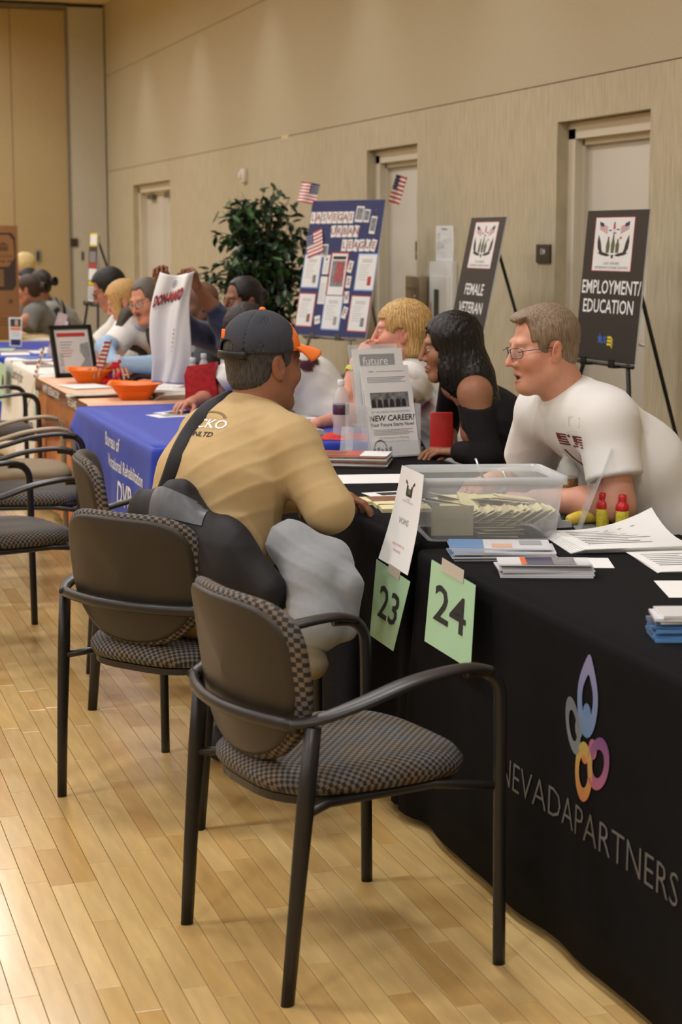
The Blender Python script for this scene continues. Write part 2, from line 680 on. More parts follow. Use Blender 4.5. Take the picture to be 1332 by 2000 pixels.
# ------------------------------------------------------------------ armchairs
def weave(name, c1, c2, c3, scale):
    m = bpy.data.materials.new(name)
    m.use_nodes = True
    nt = m.node_tree
    N, L = nt.nodes, nt.links
    b = N['Principled BSDF']
    b.inputs['Roughness'].default_value = 0.75
    tc = N.new('ShaderNodeTexCoord')
    ck = N.new('ShaderNodeTexChecker')
    ck.inputs['Scale'].default_value = scale
    ck.inputs['Color1'].default_value = C4(c1)
    L.new(tc.outputs['UV'], ck.inputs['Vector'])
    ns = N.new('ShaderNodeTexNoise')
    ns.inputs['Scale'].default_value = scale * .12
    L.new(tc.outputs['UV'], ns.inputs['Vector'])
    cr = N.new('ShaderNodeValToRGB')
    cr.color_ramp.elements[0].position = .42
    cr.color_ramp.elements[0].color = C4(c2)
    cr.color_ramp.elements[1].position = .58
    cr.color_ramp.elements[1].color = C4(c3)
    L.new(ns.outputs['Fac'], cr.inputs['Fac'])
    L.new(cr.outputs['Color'], ck.inputs['Color2'])
    L.new(ck.outputs['Color'], b.inputs['Base Color'])
    bp = N.new('ShaderNodeBump')
    bp.inputs['Strength'].default_value = .5
    bp.inputs['Distance'].default_value = .002
    L.new(ck.outputs['Fac'], bp.inputs['Height'])
    L.new(bp.outputs[0], b.inputs['Normal'])
    return m


WEAVE = weave('chair_weave', (26, 25, 25), (104, 90, 72), (96, 94, 92), 100)
TAN_WEAVE = weave('tan_chair_weave', (138, 120, 92), (150, 132, 104), (146, 128, 98), 160)
SHELL = mat('brown_chair_shell', (40, 35, 29), 0.45, var=(120, .06), bump=(400, .15, .001))
TAN_SHELL = mat('tan_chair_shell', (188, 168, 132), 0.5)
TUBE = mat('black_chair_tube', (30, 29, 29), 0.38, spec=.5)
TAN_TUBE = mat('tan_chair_tube', (150, 134, 110), 0.42)


def superpoly(a, b, n, e):
    out = []
    for k in range(n):
        t = 2 * math.pi * k / n
        c, s = math.cos(t), math.sin(t)
        out.append((a * math.copysign(abs(c) ** (2 / e), c), b * math.copysign(abs(s) ** (2 / e), s)))
    return out


def back_outline(n=56):
    """Shield outline (s, z) of the backrest, wide rounded top, round narrow bottom."""
    pts = []
    zt, zb, zm = .835, .462, .66
    for k in range(n):
        t = 2 * math.pi * k / n
        c, s = math.cos(t), math.sin(t)
        if s >= 0:
            w = .236
            pts.append((w * math.copysign(abs(c) ** (2 / 4.2), c), zm + (zt - zm) * abs(s) ** (2 / 4.2)))
        else:
            pts.append((.236 * math.copysign(abs(c) ** (2 / 2.3), c), zm - (zm - zb) * abs(s) ** (2 / 2.1)))
    return pts


def back_x(s, z):
    """Surface of the backrest: leans back, edges curl forward."""
    return -.222 - .17 * (z - .5) + 1.15 * s * s * (0.75 + .6 * (z - .46))


def ring_surface(mb, outline, c, rings, fn, mi):
    n = len(outline)
    V, F, UV = [], [], []
    for sc, off in rings:
        for p in outline:
            s, z = c[0] + (p[0] - c[0]) * sc, c[1] + (p[1] - c[1]) * sc
            V.append(fn(s, z, off))
            UV.append((s + off * (p[0] - c[0]) * 2.2, z + off * (p[1] - c[1]) * 2.2))
    for i in range(len(rings) - 1):
        for k in range(n):
            a, b = i * n + k, i * n + (k + 1) % n
            F.append((a, b, b + n, a + n))
    mb.add(V, F, mi, True, None, UV)


def make_chair(label, loc, rz, group, tan=False):
    tb, sh, wv = (TAN_TUBE, TAN_SHELL, TAN_WEAVE) if tan else (TUBE, SHELL, WEAVE)
    t = thing('armchair', label, 'chair', loc, rz, group)
    # seat cushion
    m = MB()
    prof = [(0.0, .474), (.5, .476), (.82, .473), (.94, .464), (1.0, .446), (1.0, .43), (.96, .416), (.8, .41), (0, .41)]
    out = []
    for x, y in superpoly(.245, .236, 56, 3.4):
        out.append((x * (1.0 if x > 0 else 1.02), y * (1 - .12 * max(0, -x / .245) ** 2)))
    n = len(out)
    V, F, UV = [], [], []
    for i, (sc, z) in enumerate(prof):
        for x, y in out:
            dip = .012 * max(0, (x * sc) / .245) ** 3
            V.append((x * sc + .005, y * sc, z - dip))
            k = sc + (.474 - z) * 3.8
            UV.append((x * k, y * k))
    for i in range(len(prof) - 1):
        for k in range(n):
            a, b = i * n + k, i * n + (k + 1) % n
            F.append((a, a + n, b + n, b))
    m.add(V, F, 0, True, None, UV)
    m.build('seat', wv, t)
    m = MB()
    m.prism([(x * .93, y * .93) for x, y in out], .395, .412)
    pan = m.build('seat_pan', tb, t)
    # backrest pad and shell
    O = back_outline()
    c = (0, .66)
    m = MB()
    f = lambda s, z, off: (back_x(s, z) + off, -s, z)
    ring_surface(m, O, c, [(0.0, .026), (.5, .027), (.88, .024), (.97, .016), (1.0, .002), (.985, -.010), (.93, -.017), (.90, -.016)], f, 0)
    m.build('backrest', wv, t)
    m = MB()
    ring_surface(m, O, c, [(.935, -.010), (.93, -.021), (.88, -.026), (.5, -.028), (0.0, -.028)], f, 0)
    m.build('back_shell', sh, t)
    # legs
    for s in (-1, 1):
        m = MB()
        P = catmull([(.245, s * .285, 0), (.242, s * .285, .30), (.240, s * .284, .56), (.232, s * .284, .625), (.20, s * .283, .655), (.15, s * .282, .660)], 5)
        m.tube(P, .0125, 10, flat=(1.15, 1.0), up=(0, 1, 0))
        m.build('leg', tb, t)
        m = MB()
        P = [(-.252, s * .249, 0), (-.236, s * .256, .2), (-.216, s * .262, .42), (-.20, s * .267, .585)]
        m.tube(P, [.0125, .014, .0165, .015], 10, flat=(1.25, .85), up=(0, 1, 0))
        m.build('leg', tb, t)
        m = MB()
        P = catmull([(.215, s * .284, .655), (.15, s * .285, .668), (.02, s * .286, .655), (-.1, s * .280, .622), (-.19, s * .266, .598), (-.235, s * .235, .588)], 5)
        k = len(P)
        ws = [.017 + .012 * math.sin(math.pi * min(1, i / (k - 1) * 1.15)) for i in range(k)]
        m.tube(P, 1.0, 10, flat=[(w, .0105) for w in ws])
        m.build('arm', tb, t)
        m = MB()
        m.tube([(-.222, s * .26, .40), (-.14, s * .22, .404), (.12, s * .215, .404), (.236, s * .28, .40)], .010, 8)
        m.build('seat_rail', tb, t)
    # rail that wraps behind the shell
    m = MB()
    P = []
    for k in range(15):
        a = -1 + 2 * k / 14
        s = .25 * a
        P.append((back_x(s * .93, .585) - .040 - .012 * (1 - a * a), s, .585))
    m.tube(P, .012, 10, flat=(1.0, 1.25))
    m.build('back_rail', tb, t)
    return t


CH = 'armchairs with black tube frames'
make_chair('armchair with checked seat pulled out at the near black table, nearest of all', (1.131, 3.549, 0), R(11.4), CH)
make_chair('brown backed armchair the man in the cap is sitting on, black bag behind him', (1.06, 4.72, 0), R(38), CH)
make_chair('empty armchair seen edge on just behind the capped man, by the blue cloth', (1.235, 5.85, 0), R(-9), CH)
make_chair('empty checked armchair at the left edge, nearest in the row by the blue table', (.787, 6.687, 0), R(14.7), CH)
make_chair('empty checked armchair at the left edge, second in the row behind the nearest', (1.03, 7.737, 0), R(-11.3), CH)
make_chair('tan upholstered armchair with beige frame at the left edge by the copper foil', (1.10, 8.52, 0), R(-3.7), 'armchairs with tan frames', tan=True)
make_chair('black armed armchair in front of the white cloth reading Agency', (1.19, 10.43, 0), 0, CH)
make_chair('armchair behind the near black table under the man in glasses', (2.74, 4.66, 0), R(178), CH)
make_chair('armchair under the long haired woman in black, its checked rim beside the white t-shirt', (2.62, 5.75, 0), R(165), CH)
make_chair('armchair under the blonde woman with the yellow bracelet', (2.91, 7.10, 0), R(172), CH)
make_chair('black armchair behind the blue table under the leaning dark haired woman', (2.70, 7.86, 0), R(178), CH)
make_chair('dark armchair under the woman in the navy hooded top', (2.72, 9.02, 0), R(175), CH)
make_chair('dark armchair beside the picture frame, before the black easel', (2.62, 12.1, 0), R(190), CH)


# ------------------------------------------------------------------ tables and cloths
def make_table(label, x0, x1, y0, y1, z=.735):
    t = thing('folding_table', label, 'table', ((x0 + x1) / 2, (y0 + y1) / 2, 0), 0, 'folding tables in the long row')
    hx, hy = (x1 - x0) / 2 - .015, (y1 - y0) / 2 - .015
    m = MB()
    m.bevbox((0, 0, z - .018), (2 * hx, 2 * hy, .034), .008)
    m.build('table_top', mat('table_laminate', (190, 184, 170), .5), t)
    for sx in (-1, 1):
        for sy in (-1, 1):
            m = MB()
            m.tube([(sx * (hx - .1), sy * (hy - .14), 0), (sx * (hx - .1), sy * (hy - .14), z - .03)], .014, 8)
            m.build('leg', STEEL, t)
    return t


def hash1(*a):
    v = math.sin(sum(x * k for x, k in zip(a, (12.9898, 78.233, 37.719, 11.13)))) * 43758.5453
    return v - math.floor(v)


def drape(x0, x1, y0, y1, z, drop_front, drop_end0, drop_end1, drop_back, amp=.02, seed=0, corner=.05, ns=260, tuck=None):
    """Cloth over a table: flat top with a rounded edge, folds in the hanging skirt."""
    rnd = random.Random(seed)
    rad = .014
    # perimeter walk, starting at front-near corner going +y along the front (x0), then far end, back, near end
    L = [(y1 - y0), (x1 - x0), (y1 - y0), (x1 - x0)]
    tot = sum(L)
    drops = [drop_front, drop_end1, drop_back, drop_end0]

    def per(s):
        s = s % tot
        for e in range(4):
            if s <= L[e]:
                break
            s -= L[e]
        t = s / L[e]
        if e == 0:
            return (x0, y0 + s), (-1, 0), e, t
        if e == 1:
            return (x0 + s, y1), (0, 1), e, t
        if e == 2:
            return (x1, y1 - s), (1, 0), e, t
        return (x1 - s, y0), (0, -1), e, t

    ph = [rnd.uniform(0, 6.28) for _ in range(6)]
    fr = [rnd.uniform(5, 9), rnd.uniform(11, 16), rnd.uniform(20, 30)]
    V, F, S = [], [], []
    rows = [0.0, .012, .03, .08, .16, .26, .38, .52, .68, .84, 1.0]
    for i in range(ns):
        s = tot * i / ns
        p, n, e, t = per(s)
        cw = min(t, 1 - t) * L[e]          # distance to the nearest corner
        ck = math.exp(-(cw / .07) ** 2)
        # blend the outward direction round the corner
        p2, n2, e2, t2 = per(s + .001 if t > .5 else s - .001)
        if cw < .05:
            other = (e + 1) % 4 if t > .5 else (e - 1) % 4
            nn = {0: (-1, 0), 1: (0, 1), 2: (1, 0), 3: (0, -1)}[other]
            w = .5 * (1 - cw / .05)
            nx, ny = n[0] * (1 - w) + nn[0] * w, n[1] * (1 - w) + nn[1] * w
            l = math.hypot(nx, ny)
            n = (nx / l, ny / l)
            d0 = drops[e] * (1 - w) + drops[other] * w
        else:
            d0 = drops[e]
        if tuck and e == 0:
            q_ = min(1, (1 - t) * L[e] / tuck[0])
            d0 = tuck[1] + (d0 - tuck[1]) * q_ * q_ * (3 - 2 * q_)
        fold = sum(math.sin(s * f + a) * k for f, a, k in zip(fr, ph, (.5, .35, .15)))
        for r in rows:
            h = r * d0
            out = rad if h > rad else rad * math.sin(min(1, h / rad) * math.pi / 2)
            grow = (r ** 1.2) * (amp * (.9 + fold) + corner * ck)
            V.append((p[0] + n[0] * (out + grow), p[1] + n[1] * (out + grow), z + .004 - h + (rad * .0)))
    nr = len(rows)
    for i in range(ns):
        j = (i + 1) % ns
        for k in range(nr - 1):
            F.append((i * nr + k, i * nr + k + 1, j * nr + k + 1, j * nr + k))
    # top
    nt = 10
    b = len(V)
    for a in range(nt + 1):
        for c in range(nt + 1):
            V.append((x0 + (x1 - x0) * a / nt, y0 + (y1 - y0) * c / nt, z + .004))
    for a in range(nt):
        for c in range(nt):
            q = b + a * (nt + 1) + c
            F.append((q, q + nt + 1, q + nt + 2, q + 1))
    return V, F


def cloth(name, V, F, m, label, group=None, thick=.002):
    o = obj(name, mesh_data(name, V, F, m, smooth=True))
    md = o.modifiers.new('thickness', 'SOLIDIFY')
    md.thickness = thick
    md.offset = -1
    if label:
        tag(o, label, 'tablecloth', group)
    return o


BLACK_CLOTH = mat('black_cloth', (17, 17, 19), 0.9, spec=.12, var=(14, .12), bump=(900, .2, .0006))
BLUE_CLOTH = mat('blue_cloth', (38, 62, 168), 0.6, spec=.3, bump=(500, .1, .0006), sheen=.1)
WHITE_CLOTH = mat('white_cloth', (222, 220, 212), 0.75, bump=(300, .1, .0006))
SALMON = mat('salmon_paper_cover', (228, 176, 142), 0.65, var=(7, .07))
COPPER = mat('copper_foil', (214, 132, 88), 0.22, metal=.75, var=(4, .25), bump=(9, .6, .02), stretch=(1, 2.5, .5))
TAN_CLOTH = mat('tan_cloth', (196, 170, 120), 0.8)

TZ = .735
make_table('folding table under the near black cloth with sign 24', 1.60, 2.36, 2.44, 4.27)
make_table('folding table under the second black cloth with sign 23', 1.63, 2.33, 4.36, 6.36)
make_table('folding table under the blue cloth with white lettering', 1.40, 2.38, 6.72, 8.53)
make_table('folding table under the salmon cover and copper foil', 1.48, 2.24, 8.60, 10.42)
make_table('folding table under the white cloth with the word Agency', 1.52, 2.28, 10.46, 12.28)
make_table('folding table under the far blue cloth', 1.46, 2.22, 12.34, 14.16)
make_table('folding table under the tan cover with the big carton', 1.46, 2.22, 14.22, 16.04)

V, F = drape(1.60, 2.36, 2.44, 4.27, TZ, .715, .70, .70, .70, amp=.016, seed=3, corner=.05)
black1 = cloth('tablecloth', V, F, BLACK_CLOTH, 'near black cloth printed with a four petal emblem, sign 24 on it')
V, F = drape(1.63, 2.33, 4.36, 6.36, TZ, .725, .70, .70, .70, amp=.028, seed=5, corner=.07)
black2 = cloth('tablecloth', V, F, BLACK_CLOTH, 'second black cloth behind the first, with sign 23 on its front')
V, F = drape(1.40, 2.38, 6.72, 8.53, TZ, .69, .40, .09, .6, amp=.024, seed=8, corner=.03, tuck=(.75, .10))
blue1 = cloth('tablecloth', V, F, BLUE_CLOTH, 'royal blue cloth with white lettering behind the man in the cap')
V, F = drape(1.48, 2.24, 8.60, 10.42, TZ, .05, .05, .05, .05, amp=.004, seed=11, corner=.0)
salmon = cloth('tablecloth', V, F, SALMON, 'salmon paper cover with copper foil skirt under the orange bowls')
V, F = drape(1.485, 2.235, 8.605, 10.415, TZ - .006, .68, .6, .6, .6, amp=.03, seed=12, corner=.02)
obj('foil_skirt', mesh_data('foil_skirt', V, F, COPPER, smooth=True), salmon)
V, F = drape(1.52, 2.28, 10.46, 12.28, TZ, .66, .62, .6, .6, amp=.03, seed=15, corner=.03)
white1 = cloth('tablecloth', V, F, WHITE_CLOTH, 'white cloth with black lettering behind the tan armchair')
V, F = drape(1.46, 2.22, 12.34, 14.16, TZ, .6, .6, .6, .6, amp=.03, seed=17, corner=.04)
blue2 = cloth('tablecloth', V, F, BLUE_CLOTH, 'far blue cloth beyond the white one, in front of the carton')
V, F = drape(1.46, 2.22, 14.22, 16.04, TZ, .6, .6, .6, .6, amp=.02, seed=19, corner=.04)
tan1 = cloth('tablecloth', V, F, TAN_CLOTH, 'tan cover on the farthest table under the big carton')

# ------------------------------------------------------------------ smooth solid modelling for figures
# Bodies, heads, hands, clothes and hair are distance fields, meshed with surface nets.
def A(*v):
    return np.array(v if len(v) > 1 else v[0], dtype=np.float64)


def smin(a, b, k):
    h = np.clip(.5 + .5 * (b - a) / k, 0, 1)
    return b + (a - b) * h - k * h * (1 - h)


def smax(a, b, k):
    return -smin(-a, -b, k)


def s_sph(P, c, r):
    return np.linalg.norm(P - A(c), axis=1) - r


def s_ell(P, c, r, Rm=None):
    q = P - A(c)
    if Rm is not None:
        q = q @ Rm
    r = A(r)
    k0 = np.linalg.norm(q / r, axis=1)
    k1 = np.linalg.norm(q / (r * r), axis=1)
    return k0 * (k0 - 1) / np.maximum(k1, 1e-6)


def s_cap(P, a, b, ra, rb=None):
    a, b = A(a), A(b)
    rb = ra if rb is None else rb
    ab = b - a
    pa = P - a
    t = np.clip(pa @ ab / max(ab @ ab, 1e-12), 0, 1)
    return np.linalg.norm(pa - t[:, None] * ab, axis=1) - (ra + (rb - ra) * t)


def s_chain(P, pts, rs, k=.02):
    d = None
    for i in range(len(pts) - 1):
        e = s_cap(P, pts[i], pts[i + 1], rs[i], rs[i + 1])
        d = e if d is None else smin(d, e, k)
    return d


def s_ecap(P, a, b, wa, da, wb, db, lat):
    """Capsule with an elliptical section: w along lat, d across it."""
    a, b, lat = A(a), A(b), A(lat)
    ab = b - a
    pa = P - a
    t = np.clip(pa @ ab / max(ab @ ab, 1e-12), 0, 1)
    q = pa - t[:, None] * ab
    l = q @ lat
    rest = np.linalg.norm(q - l[:, None] * lat, axis=1)
    w, d = wa + (wb - wa) * t, da + (db - da) * t
    return (np.sqrt((l / w) ** 2 + (rest / d) ** 2) - 1) * np.minimum(w, d)


def s_plane(P, p, n):
    n = A(n) / np.linalg.norm(n)
    return (P - A(p)) @ n


def surface_nets(D, org, h):
    nx, ny, nz = D.shape
    S = D < 0
    c = [S[i:nx - 1 + i, j:ny - 1 + j, k:nz - 1 + k] for i in (0, 1) for j in (0, 1) for k in (0, 1)]
    cnt = np.zeros(c[0].shape, np.int8)
    for q in c:
        cnt += q
    act = (cnt > 0) & (cnt < 8)
    I = np.argwhere(act)
    idx = np.full(act.shape, -1, np.int64)
    idx[act] = np.arange(len(I))
    acc = np.zeros((len(I), 3))
    n = np.zeros(len(I))
    off = [(i, j, k) for i in (0, 1) for j in (0, 1) for k in (0, 1)]
    for a in off:
        for ax in range(3):
            if a[ax] == 1:
                continue
            b = list(a)
            b[ax] = 1
            da = D[I[:, 0] + a[0], I[:, 1] + a[1], I[:, 2] + a[2]]
            db = D[I[:, 0] + b[0], I[:, 1] + b[1], I[:, 2] + b[2]]
            m = (da < 0) != (db < 0)
            t = np.where(m, da / np.where(np.abs(da - db) < 1e-9, 1e-9, da - db), 0)
            p = np.tile(A(a), (len(I), 1))
            p[:, ax] += t
            acc[m] += p[m]
            n[m] += 1
    V = (I + acc / n[:, None]) * h + A(org)
    F = []
    for ax in range(3):
        u, v = (ax + 1) % 3, (ax + 2) % 3
        s0 = [slice(None)] * 3
        s1 = [slice(None)] * 3
        s0[ax] = slice(0, -1)
        s1[ax] = slice(1, None)
        a, b = S[tuple(s0)], S[tuple(s1)]
        E = np.argwhere(a != b)
        E = E[(E[:, u] > 0) & (E[:, v] > 0) & (E[:, u] < D.shape[u] - 1) & (E[:, v] < D.shape[v] - 1)]
        if not len(E):
            continue
        flip = a[E[:, 0], E[:, 1], E[:, 2]]

        def cell(du, dv):
            q = E.copy()
            q[:, u] -= du
            q[:, v] -= dv
            return idx[q[:, 0], q[:, 1], q[:, 2]]
        q = np.stack([cell(1, 1), cell(0, 1), cell(0, 0), cell(1, 0)], 1)
        q[~flip] = q[~flip][:, ::-1]
        F.append(q)
    F = np.concatenate(F)
    return V, F[(F >= 0).all(1)]


def solidify(fn, lo, hi, h):
    """Mesh of fn < 0 inside the box; coarse pass first, fine pass near the surface only."""
    lo, hi = A(lo), A(hi)
    nb = np.ceil((hi - lo) / (4 * h)).astype(int) + 1
    g = np.stack(np.meshgrid(*[np.arange(n) for n in nb], indexing='ij'), -1).reshape(-1, 3)
    cc = lo + (g * 4 + 1.5) * h
    d = fn(cc)
    D = np.repeat(np.repeat(np.repeat(np.where(d < 0, -1.0, 1.0).reshape(nb), 4, 0), 4, 1), 4, 2)
    near_ = g[np.abs(d) < 7.5 * h]
    sub = np.stack(np.meshgrid(*[np.arange(4)] * 3, indexing='ij'), -1).reshape(-1, 3)
    fi = (near_[:, None, :] * 4 + sub[None]).reshape(-1, 3)
    D[fi[:, 0], fi[:, 1], fi[:, 2]] = fn(lo + fi * h)
    return surface_nets(D, lo, h)


def join(parts):
    V, F, C, o = [], [], [], 0
    for v, f, c in parts:
        V.append(v)
        F.append(f + o)
        C.append(np.broadcast_to(A(c) if not isinstance(c, np.ndarray) else c, (len(v), 3)))
        o += len(v)
    return np.concatenate(V), np.concatenate(F), np.concatenate(C)


def wob(P, f, seed=0):
    """Smooth pseudo noise in about -1..1."""
    r = np.random.RandomState(seed)
    out = 0
    for k in range(5):
        w = r.normal(size=3)
        w = w / np.linalg.norm(w) * f * r.uniform(.6, 1.5)
        out = out + np.sin(P @ w + r.uniform(0, 6.28))
    return out / 3.0


def folds(P, f, seed=0, direction=(0, 0, 1)):
    """Sharp-crested creases for cloth."""
    q = P + .035 * np.stack([wob(P, 9, seed + 1), wob(P, 9, seed + 2), wob(P, 9, seed + 3)], 1)
    n = A(direction) / np.linalg.norm(direction)
    a = np.sin(q @ n * f + 2.2 * wob(q, 6, seed + 4))
    g = np.clip(.1 + .9 * wob(q, 6, seed + 5), 0, 1)
    b = np.sin(q @ n * f * .55 + q @ A(n[1], n[2], n[0]) * f * .7 + 2.6 * wob(q, 8, seed + 7))
    g2 = np.clip(-.1 + .9 * wob(q, 7, seed + 8), 0, 1)
    return .8 * wob(q, 11, seed + 6) - 1.0 * (1 - np.abs(a)) ** 1.8 * g - 1.0 * (1 - np.abs(b)) ** 1.8 * g2


# ---- heads: local frame x right, y forward, z up; origin between the eyes' height and the ears
def head_frame(yaw, pitch=0, roll=0):
    f = A(math.cos(yaw), math.sin(yaw), 0)
    r = A(math.sin(yaw), -math.cos(yaw), 0)
    u = A(0., 0., 1.)
    M = np.stack([r, f, u], 1)                       # columns
    cp, sp = math.cos(pitch), math.sin(pitch)
    Rx = np.array([[1, 0, 0], [0, cp, sp], [0, -sp, cp]])    # positive pitch looks down
    cr, sr = math.cos(roll), math.sin(roll)
    Ry = np.array([[cr, 0, -sr], [0, 1, 0], [sr, 0, cr]])
    return M @ Ry @ Rx


def s_head(q, o):
    """q in head-local metres (already unscaled)."""
    fat, jaw, nose = o.get('fat', 0), o.get('jaw', 1.0), o.get('nose', 1.0)
    d = s_ell(q, (0, -.018, .036), (.0755, .098, .086))
    d = smin(d, s_ell(q, (0, .028, -.042), (.060 + fat, .064, .080)), .03)
    d = smin(d, s_sph(q, (0, .074, -.101), .0165 * jaw), .026)
    for s in (-1, 1):
        d = smin(d, s_cap(q, (s * (.050 * jaw + fat), -.004, -.066), (s * .018, .068, -.106), .017), .03)
        d = smin(d, s_sph(q, (s * .040, .060, -.026), .027), .025)
    if fat > .004:
        d = smin(d, s_cap(q, (0, .050, -.100), (0, .0, -.105), .024 + fat), .03)
    d = smin(d, s_cap(q, (-.030, .078, .026), (.030, .078, .026), .013), .018)
    # eye sockets, eyeball lids
    for s in (-1, 1):
        d = smax(d, -s_ell(q, (s * .032, .104, .004), (.019, .016, .012)), .012)
        e = q - A(s * .032, .0795, .003)
        lid = np.linalg.norm(e, axis=1) - .0146
        ang = np.arctan2(e[:, 2], np.maximum(e[:, 1], 1e-6))
        op = o.get('lids', (.20, -.24))
        slit = np.minimum(op[0] - ang, ang - op[1]) * .0146
        lid = np.maximum(lid, slit * (e[:, 1] > 0))
        lid = np.where(e[:, 1] > 0, lid, np.linalg.norm(e, axis=1) - .0135)
        d = smin(d, lid, .004)
    # nose
    n = s_cap(q, (0, .091, .014), (0, .090 + .023 * nose, -.030), .0078, .0100)
    for s in (-1, 1):
        n = smin(n, s_sph(q, (s * .0115, .099, -.035), .0085), .008)
    d = smin(d, n, .012)
    for s in (-1, 1):
        d = smax(d, -s_ell(q, (s * .0065, .104, -.0445), (.0035, .006, .004)), .004)
    # mouth
    mo, lip = o.get('mouth', 0.0), o.get('lip', 1.0)
    up = s_cap(q, (-.021, .086, -.068), (0, .0955, -.0645), .0045 * lip, .0062 * lip)
    up = np.minimum(up, s_cap(q, (.021, .086, -.068), (0, .0955, -.0645), .0045 * lip, .0062 * lip))
    zl = -.0785 - mo
    lo = s_cap(q, (-.019, .085, zl + .004), (0, .094, zl), .005 * lip, .0075 * lip)
    lo = np.minimum(lo, s_cap(q, (.019, .085, zl + .004), (0, .094, zl), .005 * lip, .0075 * lip))
    d = smin(d, up, .006)
    d = smin(d, lo, .006)
    d = smax(d, -s_ell(q, (0, .100, -.0715 - mo * .5), (.022, .016, .0012 + mo * .55)), .003)
    # ears
    if o.get('ears', True):
        for s in (-1, 1):
            Rm = np.array([[1, 0, 0], [0, .96, -.28], [0, .28, .96]]) @ np.array([[.93, s * .36, 0], [-s * .36, .93, 0], [0, 0, 1]])
            e = s_ell(q, (s * .079, -.012, -.008), (.0085, .019, .033), Rm)
            e = smax(e, -s_ell(q, (s * .0885, -.008, -.003), (.0065, .011, .019), Rm), .004)
            e = smin(e, s_sph(q, (s * .0765, -.002, -.034), .0085), .006)
            d = smin(d, e, .007)
    return d


def head_colors(q, o):
    base = A(lin(o['skin']))
    red = A(o.get('flush', (1.06, .86, .82)))
    C = np.tile(base, (len(q), 1))

    def mix(w, c):
        nonlocal C
        C = C * (1 - w[:, None]) + A(c) * w[:, None]

    g = lambda c, r: np.exp(-(((q - A(c)) / A(r)) ** 2).sum(1))
    for s in (-1, 1):
        mix(.55 * g((s * .045, .065, -.035), (.03, .04, .03)), base * red)
        mix(.6 * g((s * .082, -.01, -.005), (.02, .03, .035)), base * red)
    mix(.6 * g((0, .115, -.03), (.016, .02, .02)), base * red)
    mix(.25 * g((0, .07, .06), (.06, .05, .03)), base * 1.12)
    if 'stubble' in o:
        w = o['stubble'] * np.clip((-.045 - q[:, 2]) / .02, 0, 1) * np.clip((q[:, 1] + .01) / .03, 0, 1)
        mix(w, base * A(.62, .62, .66))
    lipc = A(lin(o.get('lipcol', (172, 92, 84))))
    mo = o.get('mouth', 0.0)
    w = np.maximum(g((0, .1, -.0645), (.019, .012, .0055)), g((0, .1, -.0785 - mo), (.017, .012, .0065)))
    mix(np.clip(w * 1.5, 0, 1) * .85, lipc)
    if mo > .002:
        mix(np.clip(1.8 * g((0, .088, -.0715 - mo * .5), (.016, .014, .0035 + mo * .4)), 0, 1), A(.05, .015, .012))
    bc = A(lin(o.get('brow', (70, 52, 40))))
    for s in (-1, 1):
        x = (q[:, 0] * s - .032) / .021
        zc = .0215 + .005 * np.cos(x * 1.3) - .003 * x
        w = np.exp(-x ** 4) * np.exp(-((q[:, 2] - zc) / .0042) ** 2) * (q[:, 1] > .05)
        mix(w * o.get('broww', .75), bc)
        x = (q[:, 0] * s - .032) / .0155
        w = np.exp(-x ** 4) * np.exp(-((q[:, 2] - (.003 + .0048 * (1 - np.clip(x * x, 0, 1)))) / .0018) ** 2) * (q[:, 1] > .06)
        mix(w * o.get('liner', .55), A(.03, .02, .015))
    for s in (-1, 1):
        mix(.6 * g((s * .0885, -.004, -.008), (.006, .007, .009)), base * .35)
    if 'hairshade' in o:      # cropped hair that shows as stubble on the scalp
        hc = A(lin(o['hairshade']))
        w = np.clip((hairline(q, o) + .006) / .012, 0, 1)
        mix(w * .9, hc)
    return C


def hairline(q, o):
    """> 0 where hair grows: crown, sides to the sideburns, nape."""
    x, y, z = q[:, 0], q[:, 1], q[:, 2]
    front = z - (.082 - o.get('low', 0) + o.get('recede', 0) * np.clip(1 - np.abs(np.abs(x) - .045) / .03, 0, 1)) - 1.0 * np.clip(y - .055, 0, 1) * .2
    side = np.minimum(z - (-.012), .040 - y)                              # ahead of the ears down to the sideburn
    back = np.minimum(z - (-.075 - o.get('nape', 0)), -.022 - y)
    yy = np.minimum(z - .028, .055 - y)
    return np.maximum(np.maximum(front, yy), np.maximum(side, back))


